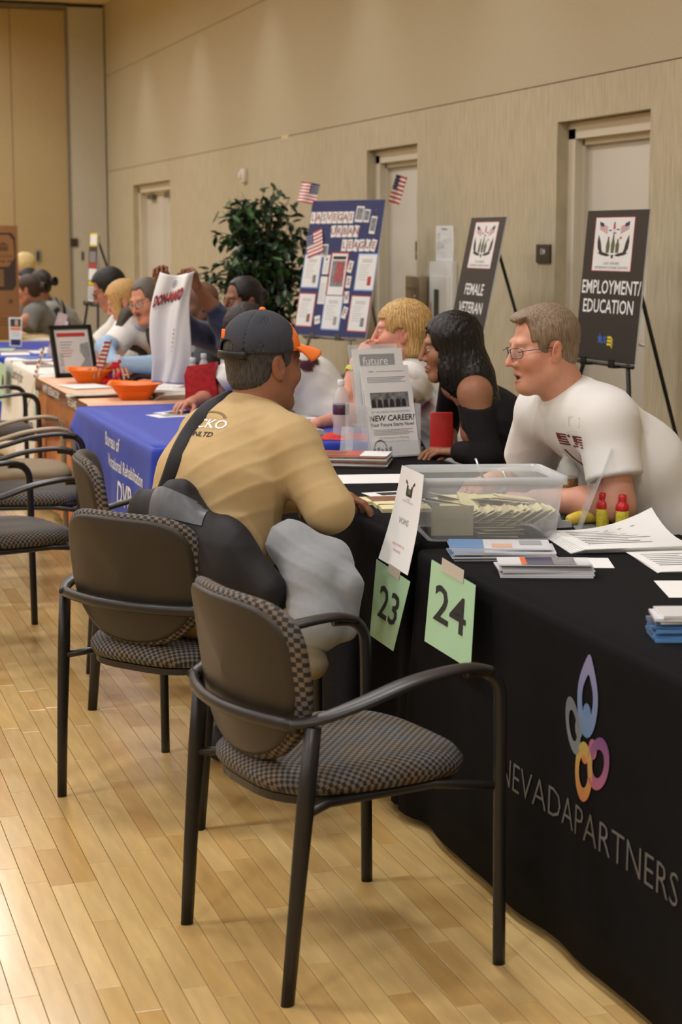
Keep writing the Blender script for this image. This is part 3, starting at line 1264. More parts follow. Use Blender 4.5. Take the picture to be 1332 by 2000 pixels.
def s_hair(q, o):
    style = o['hair']
    x, y, z = q[:, 0], q[:, 1], q[:, 2]
    th = o.get('hairth', .010)
    ph = np.arctan2(x, -y - .02)
    st = .0011 * np.sin(46 * ph + 5 * wob(q, 30, 3)) + .0008 * np.sin(95 * ph + 40 * z)
    skull = s_ell(q, (0, -.018, .036), (.0755, .098, .086))
    if style == 'short':
        d = s_ell(q, (0, -.018, .036), (.0755 + th * .7, .098 + th, .086 + th * 1.2))
        d = smin(d, s_ell(q, (0, -.045, -.03), (.066, .062, .06)), .02)
        if o.get('part'):
            # swept from a parting on the left, lifted over the brow
            d = smin(d, s_ell(q, (.010, .036, .096), (.060, .050, .024)), .02)
        d = smax(d, -hairline(q, o), .008)
        for s in (-1, 1):
            d = smax(d, -s_ell(q, (s * .085, -.006, -.006), (.022, .024, .036)), .006)
        fl = .0006 * np.sin(700 * (x * .7 + y * .35) + 3 * wob(q, 25, 5)) + .0008 * np.sin(900 * (y * .8 + x * .3) + 4 * wob(q, 20, 8))
        return d + fl
    if style == 'bob':
        ln = o.get('len', -.115)
        d = s_ell(q, (0, -.022, .040), (.090, .112, .096))
        d = smin(d, s_ecap(q, (0, -.035, .02), (0, -.045, ln + .03), .088, .070, .078, .052, (1, 0, 0)), .02)
        d = smax(d, ln - z, .02)
        face = s_ell(q, (0, .115, -.055), (o.get('facew', .060), .120, o.get('faceh', .100)))
        d = smax(d, -face, .006)
        d = smax(d, -np.maximum(np.maximum(-(y - .062), z - .058), np.abs(x) - .055), .006)
        if o.get('ear_out'):
            s = o['ear_out']
            d = smax(d, -s_ell(q, (s * .088, .012, -.012), (.030, .030, .034)), .006)
        return d + 1.6 * st + .0015 * wob(q, 40, 9)
    if style == 'long':
        d = s_ell(q, (0, -.022, .040), (.088, .112, .094))
        for (a, b, wa, da, wb, db, lat) in o['locks']:
            d = smin(d, s_ecap(q, a, b, wa, da, wb, db, lat), .03)
        face = s_ell(q, (0, .125, -.02), (o.get('facew', .058), .105, .118))
        d = smax(d, -face, .006)
        return d + .0018 * np.sin(260 * x + 3 * wob(q, 12, 4)) + .0014 * np.sin(420 * (x + .6 * y) + 3 * wob(q, 9, 6)) + st
    if style == 'back':      # drawn back to a bun or ponytail
        d = s_ell(q, (0, -.018, .038), (.0755 + th * .6, .098 + th, .086 + th))
        d = smin(d, s_ell(q, (0, -.05, -.015), (.070, .062, .07)), .02)
        d = smax(d, -hairline(q, o), .012)
        for s in (-1, 1):
            d = smax(d, -s_ell(q, (s * .085, -.004, -.010), (.022, .022, .034)), .006)
        b, r = o.get('bun', (0, -.135, .02)), o.get('bunr', .034)
        d = smin(d, s_ell(q, b, (r, r * .85, r)), .015)
        for (a, b, wa, da, wb, db, lat) in o.get('locks', []):
            d = smin(d, s_ecap(q, a, b, wa, da, wb, db, lat), .02)
        return d + .0012 * np.sin(60 * np.arctan2(x, z - .03) + 3 * wob(q, 20, 3))
    return skull


def s_hand(q, side, curl, thumb, spread=.10, s=1.0):
    """Hand in its own frame: origin wrist, y to the fingers, z back of the hand, thumb on +x * side."""
    q = q / s
    kn = [(.030, .088, 0), (.010, .093, .002), (-.010, .089, .001), (-.028, .080, -.003)]
    seg = [(.043, .026, .021), (.048, .030, .022), (.044, .028, .021), (.034, .021, .018)]
    palm = None
    for k, (x, y, z) in enumerate(kn):
        e = s_cap(q, (side * x * .55, 0, -.002), (side * x, y, z), .0165, .0105)
        palm = e if palm is None else smin(palm, e, .016)
    d = smin(palm, s_cap(q, (side * .02, .012, -.006), (side * .030, .045, -.010), .014, .013), .012)
    fing = None
    for k, (x, y, z) in enumerate(kn):
        p = A(side * x, y, z)
        sp_ = side * (1.0, .25, -.4, -1.0)[k] * spread
        a = 0.0
        pts, rs = [p], [.0098]
        r0 = (.0092, .0094, .0088, .0078)[k]
        for j, l in enumerate(seg[k]):
            a += curl[k][j]
            dr = A(math.sin(sp_), math.cos(sp_) * math.cos(a), -math.sin(a))
            p = p + dr * l
            pts.append(p)
            rs.append(r0 * (1 - .09 * (j + 1)))
        e = s_chain(q, pts, rs, .003)
        fing = e if fing is None else np.minimum(fing, e)
    d = smin(d, fing, .006)
    p = A(side * .022, .022, -.010)
    pts, rs = [p], [.0145]
    t1 = A(thumb[0])
    for j, l in enumerate((.040, .033, .026)):
        v = A(thumb[j]) * A(side, 1, 1)
        p = p + v / np.linalg.norm(v) * l
        pts.append(p)
        rs.append((.0118, .0105, .0088)[j])
    d = smin(d, s_chain(q, pts, rs, .004), .006)
    return d * s


CURL_RELAX = [(.35, .45, .3), (.4, .5, .3), (.45, .55, .35), (.5, .55, .35)]
CURL_GRIP = [(1.0, 1.1, .6), (1.1, 1.15, .6), (1.15, 1.15, .6), (1.2, 1.1, .6)]
THUMB_OUT = [(.75, .65, -.25), (.35, .9, -.35), (.2, .95, -.35)]
THUMB_IN = [(.55, .6, -.6), (.0, .8, -.7), (-.3, .8, -.6)]


def hand_frame(direction, dorsal):
    y = A(direction) / np.linalg.norm(direction)
    z = A(dorsal) - y * (A(dorsal) @ y)
    z = z / np.linalg.norm(z)
    return np.stack([np.cross(y, z), y, z], 1)


SKIN = mat('skin', (200, 150, 125), 0.5, spec=.4, attr=True, var=(55, .05), bump=(260, .12, .0008), sss=0.0)
EYE = mat('eyeball', (230, 226, 220), 0.15, attr=True)


def strand_mat(name, c, lo, hi, rough=.45, stretch=(60, 60, 5), spec=.45):
    """Hair: colour streaks drawn along the strands."""
    return mat(name, c, rough, spec=spec, var=(4.0, hi), bump=(6, .5, .004), stretch=stretch)


def make_person(P):
    """P describes a figure in room metres. Returns its Empty."""
    base = A(P['base'])
    root = thing('person', P['label'], 'person', tuple(base))
    h0 = P.get('h', .008)
    skin_parts = []
    H = P['head']
    M = head_frame(R(H['yaw']), R(H.get('pitch', 0)), R(H.get('roll', 0)))
    hc, hs = A(H['c']), H.get('s', 1.0)
    tolocal = lambda W: ((W - hc) @ M) / hs
    toworld = lambda L: (A(L) * hs) @ M.T + hc
    neck = A(P['neck'])
    nr = P.get('neckr', .056)
    jl = toworld((0, -.022, -.055))

    def fhead(W):
        d = s_head(tolocal(W), H) * hs
        d = smin(d, s_cap(W, jl, neck, nr, nr * 1.06), .025)
        return d
    hh = P.get('hh', .0035)
    lo = np.minimum(hc - .15 * hs, neck - .07)
    hi = np.maximum(hc + .16 * hs, neck + .07)
    v, f = solidify(fhead, lo, hi, hh)
    skin_parts.append((v, f, head_colors(tolocal(v), H)))
    skinc = A(lin(H['skin']))
    # arms and hands
    for a in P.get('arms', []):
        pts = [A(a['sh']), A(a['el']), A(a['wr'])]
        rs = a.get('r', (.050, .040, .027))

        def farm(W, pts=pts, rs=rs):
            return smin(s_cap(W, pts[0], pts[1], rs[0], rs[1]), smin(s_cap(W, pts[1], pts[1] * .6 + pts[2] * .4, rs[1] * .98, rs[1] * .97), s_cap(W, pts[1] * .6 + pts[2] * .4, pts[2], rs[1] * .97, rs[2]), .02), .03)
        if a.get('bare', True):
            lo = np.min(pts, 0) - .08
            hi = np.max(pts, 0) + .08
            v, f = solidify(farm, lo, hi, max(h0 * .8, .006))
            skin_parts.append((v, f, skinc * .98))
        if 'hand' in a:
            hd = a['hand']
            Mh = hand_frame(hd['dir'], hd['dorsal'])
            hsz = hd.get('s', 1.0)
            fh = lambda W, Mh=Mh, hd=hd, p=pts[2], hsz=hsz: smin(s_hand((W - p) @ Mh, hd['side'], hd.get('curl', CURL_RELAX), hd.get('thumb', THUMB_OUT), hd.get('spread', .1), hsz),
                                                                s_cap(W, p, p + (pts[1] - p) * .15, rs[2] * .92, rs[2]), .012)
            v, f = solidify(fh, pts[2] - .21 * hsz, pts[2] + .21 * hsz, hd.get('h', .0032))
            q = (v - pts[2]) @ Mh / hsz
            cc = np.tile(skinc, (len(v), 1)) * (1 + .0 * q[:, :1])
            w = np.exp(-((q[:, 1] - .09) / .012) ** 2)[:, None] * .25
            cc = cc * (1 - w) + skinc * A(1.1, .82, .78) * w
            skin_parts.append((v, f, cc))
    for cpt in P.get('skin_extra', []):
        v, f = solidify(cpt['fn'], cpt['lo'], cpt['hi'], cpt.get('h', h0))
        skin_parts.append((v, f, skinc))
    V, F, C = join(skin_parts)
    body = obj('body', mesh_data('body', V - base, F, SKIN, smooth=True, cols=C), root)
    # eyes
    if H.get('eyes', True):
        for s in (-1, 1):
            m = MB()
            m.lathe([(.0128 * math.sin(math.pi * k / 14), -.0128 * math.cos(math.pi * k / 14)) for k in range(15)], 20)
            L = np.array(m.v)                       # axis z -> looks along local y (+ gaze)
            gx, gz = H.get('gaze', (0, 0))
            g = A(gx, 1, gz)
            g = g / np.linalg.norm(g)
            Mh = hand_frame(g, (0, 0, 1))
            L2 = np.stack([L[:, 0], L[:, 2], L[:, 1]], 1)
            ang = np.arccos(np.clip(L2[:, 1] / .0128, -1, 1))
            col = np.tile(A(.45, .42, .39), (len(L2), 1))
            col[ang < .55] = A(lin(H.get('iris', (78, 96, 110))))
            col[ang < .22] = A(.01, .01, .01)
            W = (L2 @ Mh.T + A(s * .032, .0795, .003)) * hs @ M.T + hc
            obj('eye', mesh_data('eye', W - base, [tuple(reversed(q)) for q in m.f], EYE, smooth=True, cols=col), root)
    # hair
    if H.get('hair'):
        lo_, hi_ = H.get('hbox', ((-.13, -.16, -.17), (.13, .13, .17)))
        v, f = solidify(lambda q: s_hair(q, H), lo_, hi_, H.get('hairh', hh))
        W = (v * hs) @ M.T + hc
        # rest coordinates stay in the head's frame so that streaks run down the head
        o = obj('hair', mesh_data('hair', v * hs, f, H['hairmat'], smooth=True), root)
        o.matrix_local = Matrix(((M[0, 0], M[0, 1], M[0, 2], hc[0] - base[0]), (M[1, 0], M[1, 1], M[1, 2], hc[1] - base[1]),
                                 (M[2, 0], M[2, 1], M[2, 2], hc[2] - base[2]), (0, 0, 0, 1)))
    # torso garment
    for g in P.get('clothes', []):
        v, f = solidify(g['fn'], g['lo'], g['hi'], g.get('h', h0))
        c = g['col'](v) if 'col' in g else None
        o = obj(g['name'], mesh_data(g['name'], v - base, f, g['mat'], smooth=True, cols=c), root)
        if 'label' in g:
            o['label'] = g['label']
        g['obj'] = o
    root['_'] = 0
    del root['_']
    return root, dict(base=base, M=M, c=hc, s=hs, toworld=toworld, tolocal=tolocal)


def torso_fn(spine, lat, yoke, sleeves, seed, infl=0.0, fold=.004, hem=None, ff=38, fdir=(.3, .3, 1), neckc=None, k=.05, wfn=None):
    """Garment field: spine [(point, half width, half depth)], yoke (left, right, radius), sleeves [(a, b, ra, rb, cut)]."""
    lat = A(lat) / np.linalg.norm(lat)

    def fn(W):
        d = None
        for (p, w, dd), (p2, w2, d2) in zip(spine[:-1], spine[1:]):
            e = s_ecap(W, p, p2, w + infl, dd + infl, w2 + infl, d2 + infl, lat)
            d = e if d is None else smin(d, e, k)
        if yoke:
            d = smin(d, s_cap(W, yoke[0], yoke[1], yoke[2] + infl), .05)
            nb = A(spine[-1][0])
            for e_ in (yoke[0], yoke[1]):
                d = smin(d, s_cap(W, nb, A(e_) * .8 + nb * .2, spine[-1][2] * .85 + infl, yoke[2] * .9 + infl), .045)
        for s in sleeves:
            a, b, ra, rb = s[:4]
            e = None
            pts = s[5] if len(s) > 5 else [a, b]
            if len(pts) == 2:
                e = s_cap(W, a, b, ra + infl, rb + infl)
            else:
                rs = np.linspace(ra, rb, len(pts)) + infl
                e = s_chain(W, pts, rs, .03)
            if s[4]:
                e = smax(e, s_plane(W, b, A(b) - A(pts[-2])), .006)
            d = smin(d, e, .035)
        if hem is not None:
            d = smax(d, s_plane(W, hem[0], hem[1]), .008)
        if neckc is not None:
            d = smin(d, np.sqrt((np.linalg.norm((W - A(neckc[0])) - ((W - A(neckc[0])) @ A(neckc[1]))[:, None] * A(neckc[1]), axis=1) - neckc[2]) ** 2 + ((W - A(neckc[0])) @ A(neckc[1])) ** 2) - .009, .012)
        if fold:
            d = d + fold * folds(W, ff, seed, fdir) * (wfn(W) if wfn else 1.0)
        return d
    return fn


def box_of(pts, pad):
    p = np.array([A(q) for q in pts])
    return p.min(0) - pad, p.max(0) + pad

# ------------------------------------------------------------------ people
COTTON_WHITE = mat('white_cotton', (222, 221, 218), 0.85, spec=.2, var=(10, .02), bump=(700, .12, .0006))
COTTON_PRINT = mat('printed_cotton', (222, 221, 218), 0.85, spec=.2, attr=True, bump=(700, .12, .0006))
TAN_SHIRT = mat('tan_cotton', (186, 160, 116), 0.85, spec=.2, var=(22, .05), bump=(700, .15, .0006))
DENIM = mat('dark_denim', (44, 48, 60), 0.85, var=(90, .15))
NAVY_FLEECE = mat('navy_fleece', (38, 44, 72), 0.9, var=(30, .1), sheen=.2)
BLACK_KNIT = mat('black_knit', (24, 22, 24), 0.85, var=(40, .1), spec=.25)
GREY_TEE = mat('grey_tee', (128, 128, 126), 0.9, var=(40, .06))
VEST = mat('brown_vest', (74, 68, 58), 0.85, var=(50, .1))
SHIRT_BLUE = mat('light_blue_shirt', (152, 178, 206), 0.8, var=(40, .04))
SHOE = mat('dark_shoe', (40, 40, 44), 0.5)
GUNMETAL = mat('spectacle_metal', (92, 94, 98), 0.3, .9)
LENSES = mat('spectacle_lens', (235, 240, 245), 0.05, alpha=.16, spec=.8)


def legs(hipL, hipR, kneeL, kneeR, ankL, ankR, m=DENIM, r=(.088, .068, .052), seed=0, h=.012):
    def fn(W):
        d = s_cap(W, hipL, hipR, .11, .11)
        for a, b, c in ((hipL, kneeL, ankL), (hipR, kneeR, ankR)):
            d = smin(d, s_chain(W, [a, b, c], r, .03), .05)
        return d + .004 * folds(W, 40, seed)
    lo, hi = box_of([hipL, hipR, kneeL, kneeR, ankL, ankR], .15)
    return dict(name='trousers', fn=fn, lo=lo, hi=hi, mat=m, h=h)


def shoes(ankL, ankR, yaw, m=SHOE, h=.008):
    f = A(math.cos(yaw), math.sin(yaw), 0)
    r = A(math.sin(yaw), -math.cos(yaw), 0)
    out = []
    for k, a in enumerate((ankL, ankR)):
        a = A(a)
        g = A(a[0], a[1], 0)
        Rm = np.stack([r, f, A(0., 0., 1.)], 1)

        def fn(W, g=g, Rm=Rm):
            d = s_ell(W, g + f * .06 + A(0, 0, .035), (.047, .14, .042), Rm)
            d = smin(d, s_ell(W, g - f * .02 + A(0, 0, .06), (.045, .065, .065), Rm), .03)
            return smax(d, -(W[:, 2] - .004), .005)
        out.append(dict(name='shoe', fn=fn, lo=g - A(.22, .22, .02), hi=g + A(.22, .22, .16), mat=m, h=h))
    return out


def spectacles(root, info, mm=GUNMETAL, w=.024, hgt=.014, lens=True, thick=.0011):
    """Frame with two lenses, bridge and temples, worn on the head."""
    def bl(L):
        return tuple(info['toworld'](L) - info['base'])
    m = MB()
    rims = []
    for s in (-1, 1):
        pts = []
        for k in range(21):
            a = 2 * math.pi * k / 20
            c, sn = math.cos(a), math.sin(a)
            pts.append((s * .033 + w * math.copysign(abs(c) ** .6, c), .1085 - .05 * abs(w * c) - .02 * (abs(s * .033 + w * c) / .06) ** 2, .001 + hgt * math.copysign(abs(sn) ** .6, sn)))
        rims.append(pts)
        m.tube([bl(p) for p in pts], thick, 6)
        m.tube([bl(p) for p in ((s * .057, .102, .006), (s * .070, .085, .009), (s * .0795, .02, .007), (s * .081, -.012, .004), (s * .080, -.03, -.012))], thick * 1.3, 6)
    m.tube([bl(p) for p in ((-.010, .1075, .004), (0, .1135, .007), (.010, .1075, .004))], thick, 6)
    g = m.build('glasses', mm, root)
    if lens:
        m = MB()
        for pts in rims:
            m.add([bl(p) for p in pts[:-1]], [tuple(range(20))], 0)
        m.build('lens', LENSES, g)
    return g


# ---- the man in the cap, back turned, at the second table
cy = R(38)
cl = A(math.sin(cy), -math.cos(cy), 0)
CN, CSR, CSL = (1.255, 4.715, 1.10), (1.325, 4.575, .985), (1.170, 4.845, .985)
CER, CWR, CEL, CWL = (1.400, 4.462, .830), (1.47, 4.74, .80), (1.36, 5.02, .80), (1.52, 4.93, .80)
tan = torso_fn([((1.10, 4.68, .56), .19, .15), ((1.113, 4.659, .72), .190, .166), ((1.160, 4.665, .89), .188, .150), ((1.215, 4.700, 1.0), .160, .115), ((1.25, 4.715, 1.055), .074, .070)],
               cl, (CSL, CSR, .080), [(CSR, CWR, .084, .050, True, [CSR, CER, CWR]), (CSL, CWL, .084, .050, True, [CSL, CEL, CWL])],
               21, fold=.0055, ff=58, fdir=(-.35, .25, 1), wfn=lambda W: .35 + 1.1 * np.exp(-((W - A(1.22, 4.52, .76)) ** 2).sum(1) / .05) + .5 * np.exp(-((W[:, 2] - .74) / .10) ** 2), neckc=((1.262, 4.716, 1.092), A(.25, .02, .97) / np.linalg.norm(A(.25, .02, .97)), .066))
hairC = strand_mat('grey_black_hair', (62, 61, 62), 0, .85)
capman, ci = make_person(dict(
    label='man in navy and orange cap and tan shirt, seated with his back to us', base=(1.10, 4.70, 0), h=.006,
    head=dict(c=(1.300, 4.735, 1.208), yaw=21, pitch=5, skin=(146, 100, 76), hair='short', hairmat=hairC, hairth=.009, nape=.012, fat=.004, s=1.05,
              brow=(40, 36, 34), low=-.06, flush=(1.03, .93, .9), gaze=(.2, 0)),
    neck=(1.27, 4.715, 1.05), neckr=.066,
    arms=[dict(sh=CSR, el=CER, wr=CWR, bare=False, hand=dict(dir=(.35, .93, -.1), dorsal=(0, 0, 1), side=-1)),
          dict(sh=CSL, el=CEL, wr=CWL, bare=False, hand=dict(dir=(1, -.3, -.08), dorsal=(0, 0, 1), side=1))],
    clothes=[dict(name='shirt', fn=tan, lo=(.86, 4.32, .40), hi=(1.76, 5.20, 1.17), mat=TAN_SHIRT, h=.0055),
             legs((1.06, 4.78, .555), (1.16, 4.61, .555), (1.40, 4.93, .55), (1.50, 4.72, .55), (1.25, 4.99, .10), (1.55, 4.80, .10), seed=3)] + shoes((1.25, 4.99, .1), (1.55, 4.80, .1), R(30))))
# printed mark on the shirt back
NAVY_CAP = mat('navy_cap_cloth', (50, 52, 60), 0.85, attr=True, bump=(500, .2, .0008))
capq = lambda W: ci['tolocal'](W)


def f_cap(q):
    d = s_ell(q, (0, -.018, .040), (.0905, .115, .100))
    d = smax(d, -s_ell(q, (0, -.018, .038), (.0855, .110, .095)), .002)
    edge = q[:, 2] - (.030 + .12 * (q[:, 1] + .02))
    d = smax(d, -edge, .003)
    arch = (((q[:, 0]) / .036) ** 2 + ((q[:, 2] - .018) / .036) ** 2 - 1) * .03
    d = smax(d, -np.maximum(arch, q[:, 1] + .06), .003)
    d = d + .0012 * wob(q, 60, 4) + .0012 * np.exp(-((np.mod(np.arctan2(q[:, 0], q[:, 1] + .018), math.pi / 3) - math.pi / 6) / .04) ** 2)
    return d


v, f = solidify(f_cap, (-.12, -.16, -.03), (.12, .13, .16), .003)
ccol = np.tile(A(lin((52, 54, 62))), (len(v), 1))
ang = np.abs(np.arctan2(v[:, 0], v[:, 1] + .018))
w = np.clip((1.05 - .75 * np.clip((v[:, 2] - .07) / .06, 0, 1) - ang) / .05 + .25 * wob(v, 90, 2), 0, 1)
w = w * np.clip(((.118 - v[:, 2]) / .01), 0, 1)
blot = np.clip(wob(v, 120, 6) * 3 - 1.2, 0, 1)
w = w * (1 - blot * (v[:, 2] > .07))
orange = A(lin((232, 116, 40)))
ccol = ccol * (1 - w[:, None]) + orange * w[:, None]
dirt = np.exp(-((v[:, 2] - .05) / .012) ** 2) * np.clip((v[:, 1] - .02) / .03, 0, 1) * (1 - w) * .5
ccol = ccol * (1 - dirt[:, None]) + A(lin((106, 74, 56))) * dirt[:, None]
W = (v * ci['s']) @ ci['M'].T + ci['c']
cap = obj('cap', mesh_data('cap', W - ci['base'], f, NAVY_CAP, smooth=True, cols=ccol), capman)
cap['label'] = 'navy baseball cap with orange front and peak'
tl = lambda L: tuple(ci['toworld'](L) - ci['base'])
m = MB()


def brim(u, v_):
    a = (u - .5) * 2 * 1.05
    x, y = math.sin(a) * .0895, -.018 + math.cos(a) * .1135
    ex = .082 * (1 - .55 * abs(u - .5) ** 1.4 * 1.6)
    k = v_
    X, Y = x * (1 + .10 * k), y + ex * k
    return tl((X, Y, .040 + .010 * (1 - (X / .09) ** 2) - .012 * k * k - .026 * (X / .09) ** 2 * k + .006))


m.grid(brim, 20, 8)
o = m.build('peak', mat('orange_peak', (240, 122, 44), .75, bump=(400, .1, .0006)), cap)
md = o.modifiers.new('thickness', 'SOLIDIFY')
md.thickness = .003
m = MB()
m.lathe([(0, .008), (.006, .007), (.010, .002), (.010, -.002)], 14)
m.build('button', MATS['orange_peak'], cap, loc=tl((0, -.018, .140)))
m = MB()
m.bevbox((0, 0, 0), (.016, .004, .026), .002, rot=Matrix(ci['M'].tolist()))
m.build('patch', MATS['orange_peak'], cap, loc=tl((-.016, -.128, .070)))
m = MB()
m.tube([tl((.092 * math.sin(a), -.018 - .117 * math.cos(a), .016)) for a in [(-.75 + 1.5 * k / 12) for k in range(13)]], .009, 8, flat=(.3, 1.2))
m.build('strap', BLACK, cap)

# ---- the man in glasses and white t-shirt across the table
RSL, RSR = (2.255, 4.515, 1.025), (2.215, 4.85, 1.03)
RE, RW = (2.265, 4.46, .80), (2.125, 4.72, .785)
RE2, RW2 = (2.27, 5.08, .80), (2.105, 5.0, .805)
rspine = [((2.53, 4.66, .57), .18, .145), ((2.515, 4.66, .73), .185, .150), ((2.415, 4.665, .88), .185, .145), ((2.285, 4.67, 1.015), .155, .112), ((2.215, 4.672, 1.075), .074, .072)]
wht = torso_fn(rspine, (0, 1, 0), (RSL, RSR, .085), [(RSL, (2.26, 4.465, .872), .090, .090, True), (RSR, (2.25, 5.02, .872), .090, .090, True)],
               31, fold=.0075, ff=50, fdir=(.9, .1, .7), wfn=lambda W: .6 + 1.0 * np.exp(-((W - A(2.30, 4.50, .93)) ** 2).sum(1) / .03) + .6 * np.clip((.85 - W[:, 2]) / .15, 0, 1), hem=((2.50, 4.66, .575), (.12, 0, -1)),
               neckc=((2.203, 4.672, 1.105), A(-.5, 0, .86) / np.linalg.norm(A(-.5, 0, .86)), .066))
hairR = strand_mat('ash_brown_hair', (128, 110, 90), 0, .5)
deskman, ri = make_person(dict(
    label='man in spectacles and white t-shirt leaning over the black table, talking', base=(2.53, 4.66, 0), h=.006,
    head=dict(c=(2.118, 4.672, 1.238), yaw=180, pitch=8, roll=0, s=.965, skin=(204, 148, 124), hair='short', hairmat=hairR, hairth=.010, part=True, recede=.022, fat=.005,
              jaw=1.1, mouth=.008, brow=(150, 118, 92), broww=.45, liner=.3, iris=(96, 110, 120), gaze=(.1, -.05), nose=1.1, flush=(1.07, .80, .74), lipcol=(180, 104, 92)),
    neck=(2.215, 4.672, 1.06), neckr=.066,
    arms=[dict(sh=RSL, el=RE, wr=RW, r=(.058, .048, .031), hand=dict(dir=(-.45, .85, .02), dorsal=(.1, 0, 1), side=1, s=1.0)),
          dict(sh=RSR, el=RE2, wr=RW2, r=(.058, .048, .031), hand=dict(dir=(-.75, -.3, -.12), dorsal=(.2, -.4, 1), side=-1, curl=[(.7, .8, .4), (.8, .8, .5), (.9, .9, .5), (1.0, .9, .5)], thumb=THUMB_IN, s=1.0))],
    clothes=[dict(name='t_shirt', fn=wht, lo=(2.02, 4.30, .40), hi=(2.80, 5.18, 1.18), mat=COTTON_WHITE, h=.0055),
             legs((2.53, 4.56, .57), (2.53, 4.76, .57), (2.20, 4.53, .56), (2.20, 4.80, .56), (2.30, 4.52, .1), (2.32, 4.82, .1), seed=5)] + shoes((2.30, 4.52, .1), (2.32, 4.82, .1), R(180))))
g = spectacles(deskman, ri, w=.025, hgt=.0155, thick=.0012)
m = MB()
m.tube([tuple(A(RW2) - ri['base'] + A(.03, .01, 0) + .033 * A(.1 * math.cos(a) - .35 * math.cos(a), .9 * math.cos(a), math.sin(a))) for a in [2 * math.pi * k / 16 for k in range(17)]], .006, 6)
m.build('wrist_watch', mat('watch_silver', (186, 186, 188), .3, 1.0), deskman)

# ---- the blonde woman with a hand at her mouth
BN, BSL, BSR = (2.46, 6.63, 1.05), (2.36, 6.46, .985), (2.45, 6.79, .985)
BE, BW = (2.085, 6.50, .845), (2.160, 6.555, 1.065)
bsp = [((2.70, 6.66, .56), .17, .135), ((2.66, 6.655, .72), .165, .13), ((2.56, 6.645, .88), .165, .13), ((2.48, 6.63, 1.0), .12, .09), ((2.46, 6.63, 1.03), .065, .062)]


def print_cols(base, ink, seed, centre, rad, f=26, th=.15):
    """Screen print of loose brush-like shapes round a centre."""
    def fn(v):
        c = np.tile(A(lin(base)), (len(v), 1))
        q = v + .02 * np.stack([wob(v, 14, seed + 1), wob(v, 14, seed + 2), wob(v, 14, seed + 3)], 1)
        w = np.clip((wob(q, f, seed) - th) * 6, 0, 1) * np.clip((1 - np.linalg.norm((v - A(centre)) / A(rad), axis=1)) * 6, 0, 1)
        return c * (1 - w[:, None]) + A(lin(ink)) * w[:, None]
    return fn


blt = torso_fn(bsp, (math.sin(R(165)), -math.cos(R(165)), 0), (BSL, BSR, .070), [(BSL, (2.235, 6.475, .905), .076, .074, True), (BSR, (2.36, 6.86, .85), .074, .072, True)],
               41, fold=.006, ff=56, fdir=(.5, .3, 1))
hairB = strand_mat('blonde_hair', (192, 156, 100), 0, .55, stretch=(42, 42, 3))
blonde, bi = make_person(dict(
    label='blonde woman with short hair and yellow bracelet, hand at her mouth', base=(2.70, 6.66, 0), h=.007,
    head=dict(c=(2.375, 6.605, 1.190), yaw=166, pitch=2, s=1.05, skin=(214, 152, 130), hair='bob', hairmat=hairB, len=-.105, ear_out=-1, facew=.064, faceh=.098, jaw=.9,
              brow=(150, 112, 78), iris=(90, 100, 110), lipcol=(196, 112, 104), gaze=(0, 0), nose=.95, fat=.004, mouth=0, liner=.7, hbox=((-.13, -.18, -.18), (.13, .13, .17))),
    neck=(2.44, 6.625, 1.02), neckr=.052,
    arms=[dict(sh=BSL, el=BE, wr=BW, r=(.048, .040, .026), hand=dict(dir=(.50, .05, .62), dorsal=(-.65, -.5, .6), side=-1, curl=[(.55, .75, .4), (.85, 1.1, .6), (1.1, 1.2, .6), (1.25, 1.2, .6)], thumb=[(.5, .8, -.5), (.1, .9, -.5), (.0, .9, -.4)], s=.96)),
          dict(sh=BSR, el=(2.26, 6.92, .80), wr=(2.06, 6.80, .79), r=(.046, .038, .025), hand=dict(dir=(-1, -.3, 0), dorsal=(0, 0, 1), side=-1, s=.92))],
    clothes=[dict(name='t_shirt', fn=blt, lo=(2.12, 6.36, .42), hi=(2.90, 6.98, 1.12), mat=COTTON_PRINT, col=print_cols((224, 222, 220), (122, 40, 56), 3, (2.30, 6.46, .90), (.20, .14, .17))),
             legs((2.70, 6.57, .56), (2.70, 6.76, .56), (2.34, 6.5, .56), (2.34, 6.74, .56), (2.4, 6.5, .1), (2.42, 6.76, .1), seed=6)] + shoes((2.4, 6.5, .1), (2.42, 6.76, .1), R(170))))
m = MB()
ax = (A(BW) - A(BE)) / np.linalg.norm(A(BW) - A(BE))
e1 = np.cross(ax, A(0., 0., 1.))
e1 /= np.linalg.norm(e1)
e2 = np.cross(ax, e1)
for off, r_, ph in ((-.030, .034, 0), (-.036, .035, .6), (-.024, .034, 1.2)):
    m.tube([tuple(A(BW) + ax * (off + .003 * math.sin(6 * a + ph)) + r_ * (e1 * math.cos(a) + e2 * math.sin(a)) - bi['base']) for a in [2 * math.pi * k / 24 for k in range(25)]], .0038, 6)
m.build('bracelet', mat('yellow_beads', (206, 214, 70), .45, var=(220, .4)), blonde)
m = MB()
Mh = hand_frame((.50, .05, .62), (-.65, -.5, .6))
pk = A(BW) + Mh @ (A(.010 * -1, .105, -.004) * .94)
m.lathe([(.0095, -.002), (.011, 0), (.0095, .002)], 14, M=Matrix.Translation(tuple(pk - bi['base'])) @ Matrix((Mh[:, 0].tolist(), Mh[:, 2].tolist(), Mh[:, 1].tolist())).transposed().to_4x4())
m.lathe([(0, .008), (.006, .006), (.007, .001), (0, 0)], 10, M=Matrix.Translation(tuple(pk + Mh[:, 2] * .011 - bi['base'])) @ Matrix((Mh[:, 0].tolist(), Mh[:, 1].tolist(), Mh[:, 2].tolist())).transposed().to_4x4())
m.build('ring', mat('silver_ring', (200, 200, 204), .2, 1.0), blonde)

blonde.location = (blonde.location.x + .152, blonde.location.y + .424, -.03)
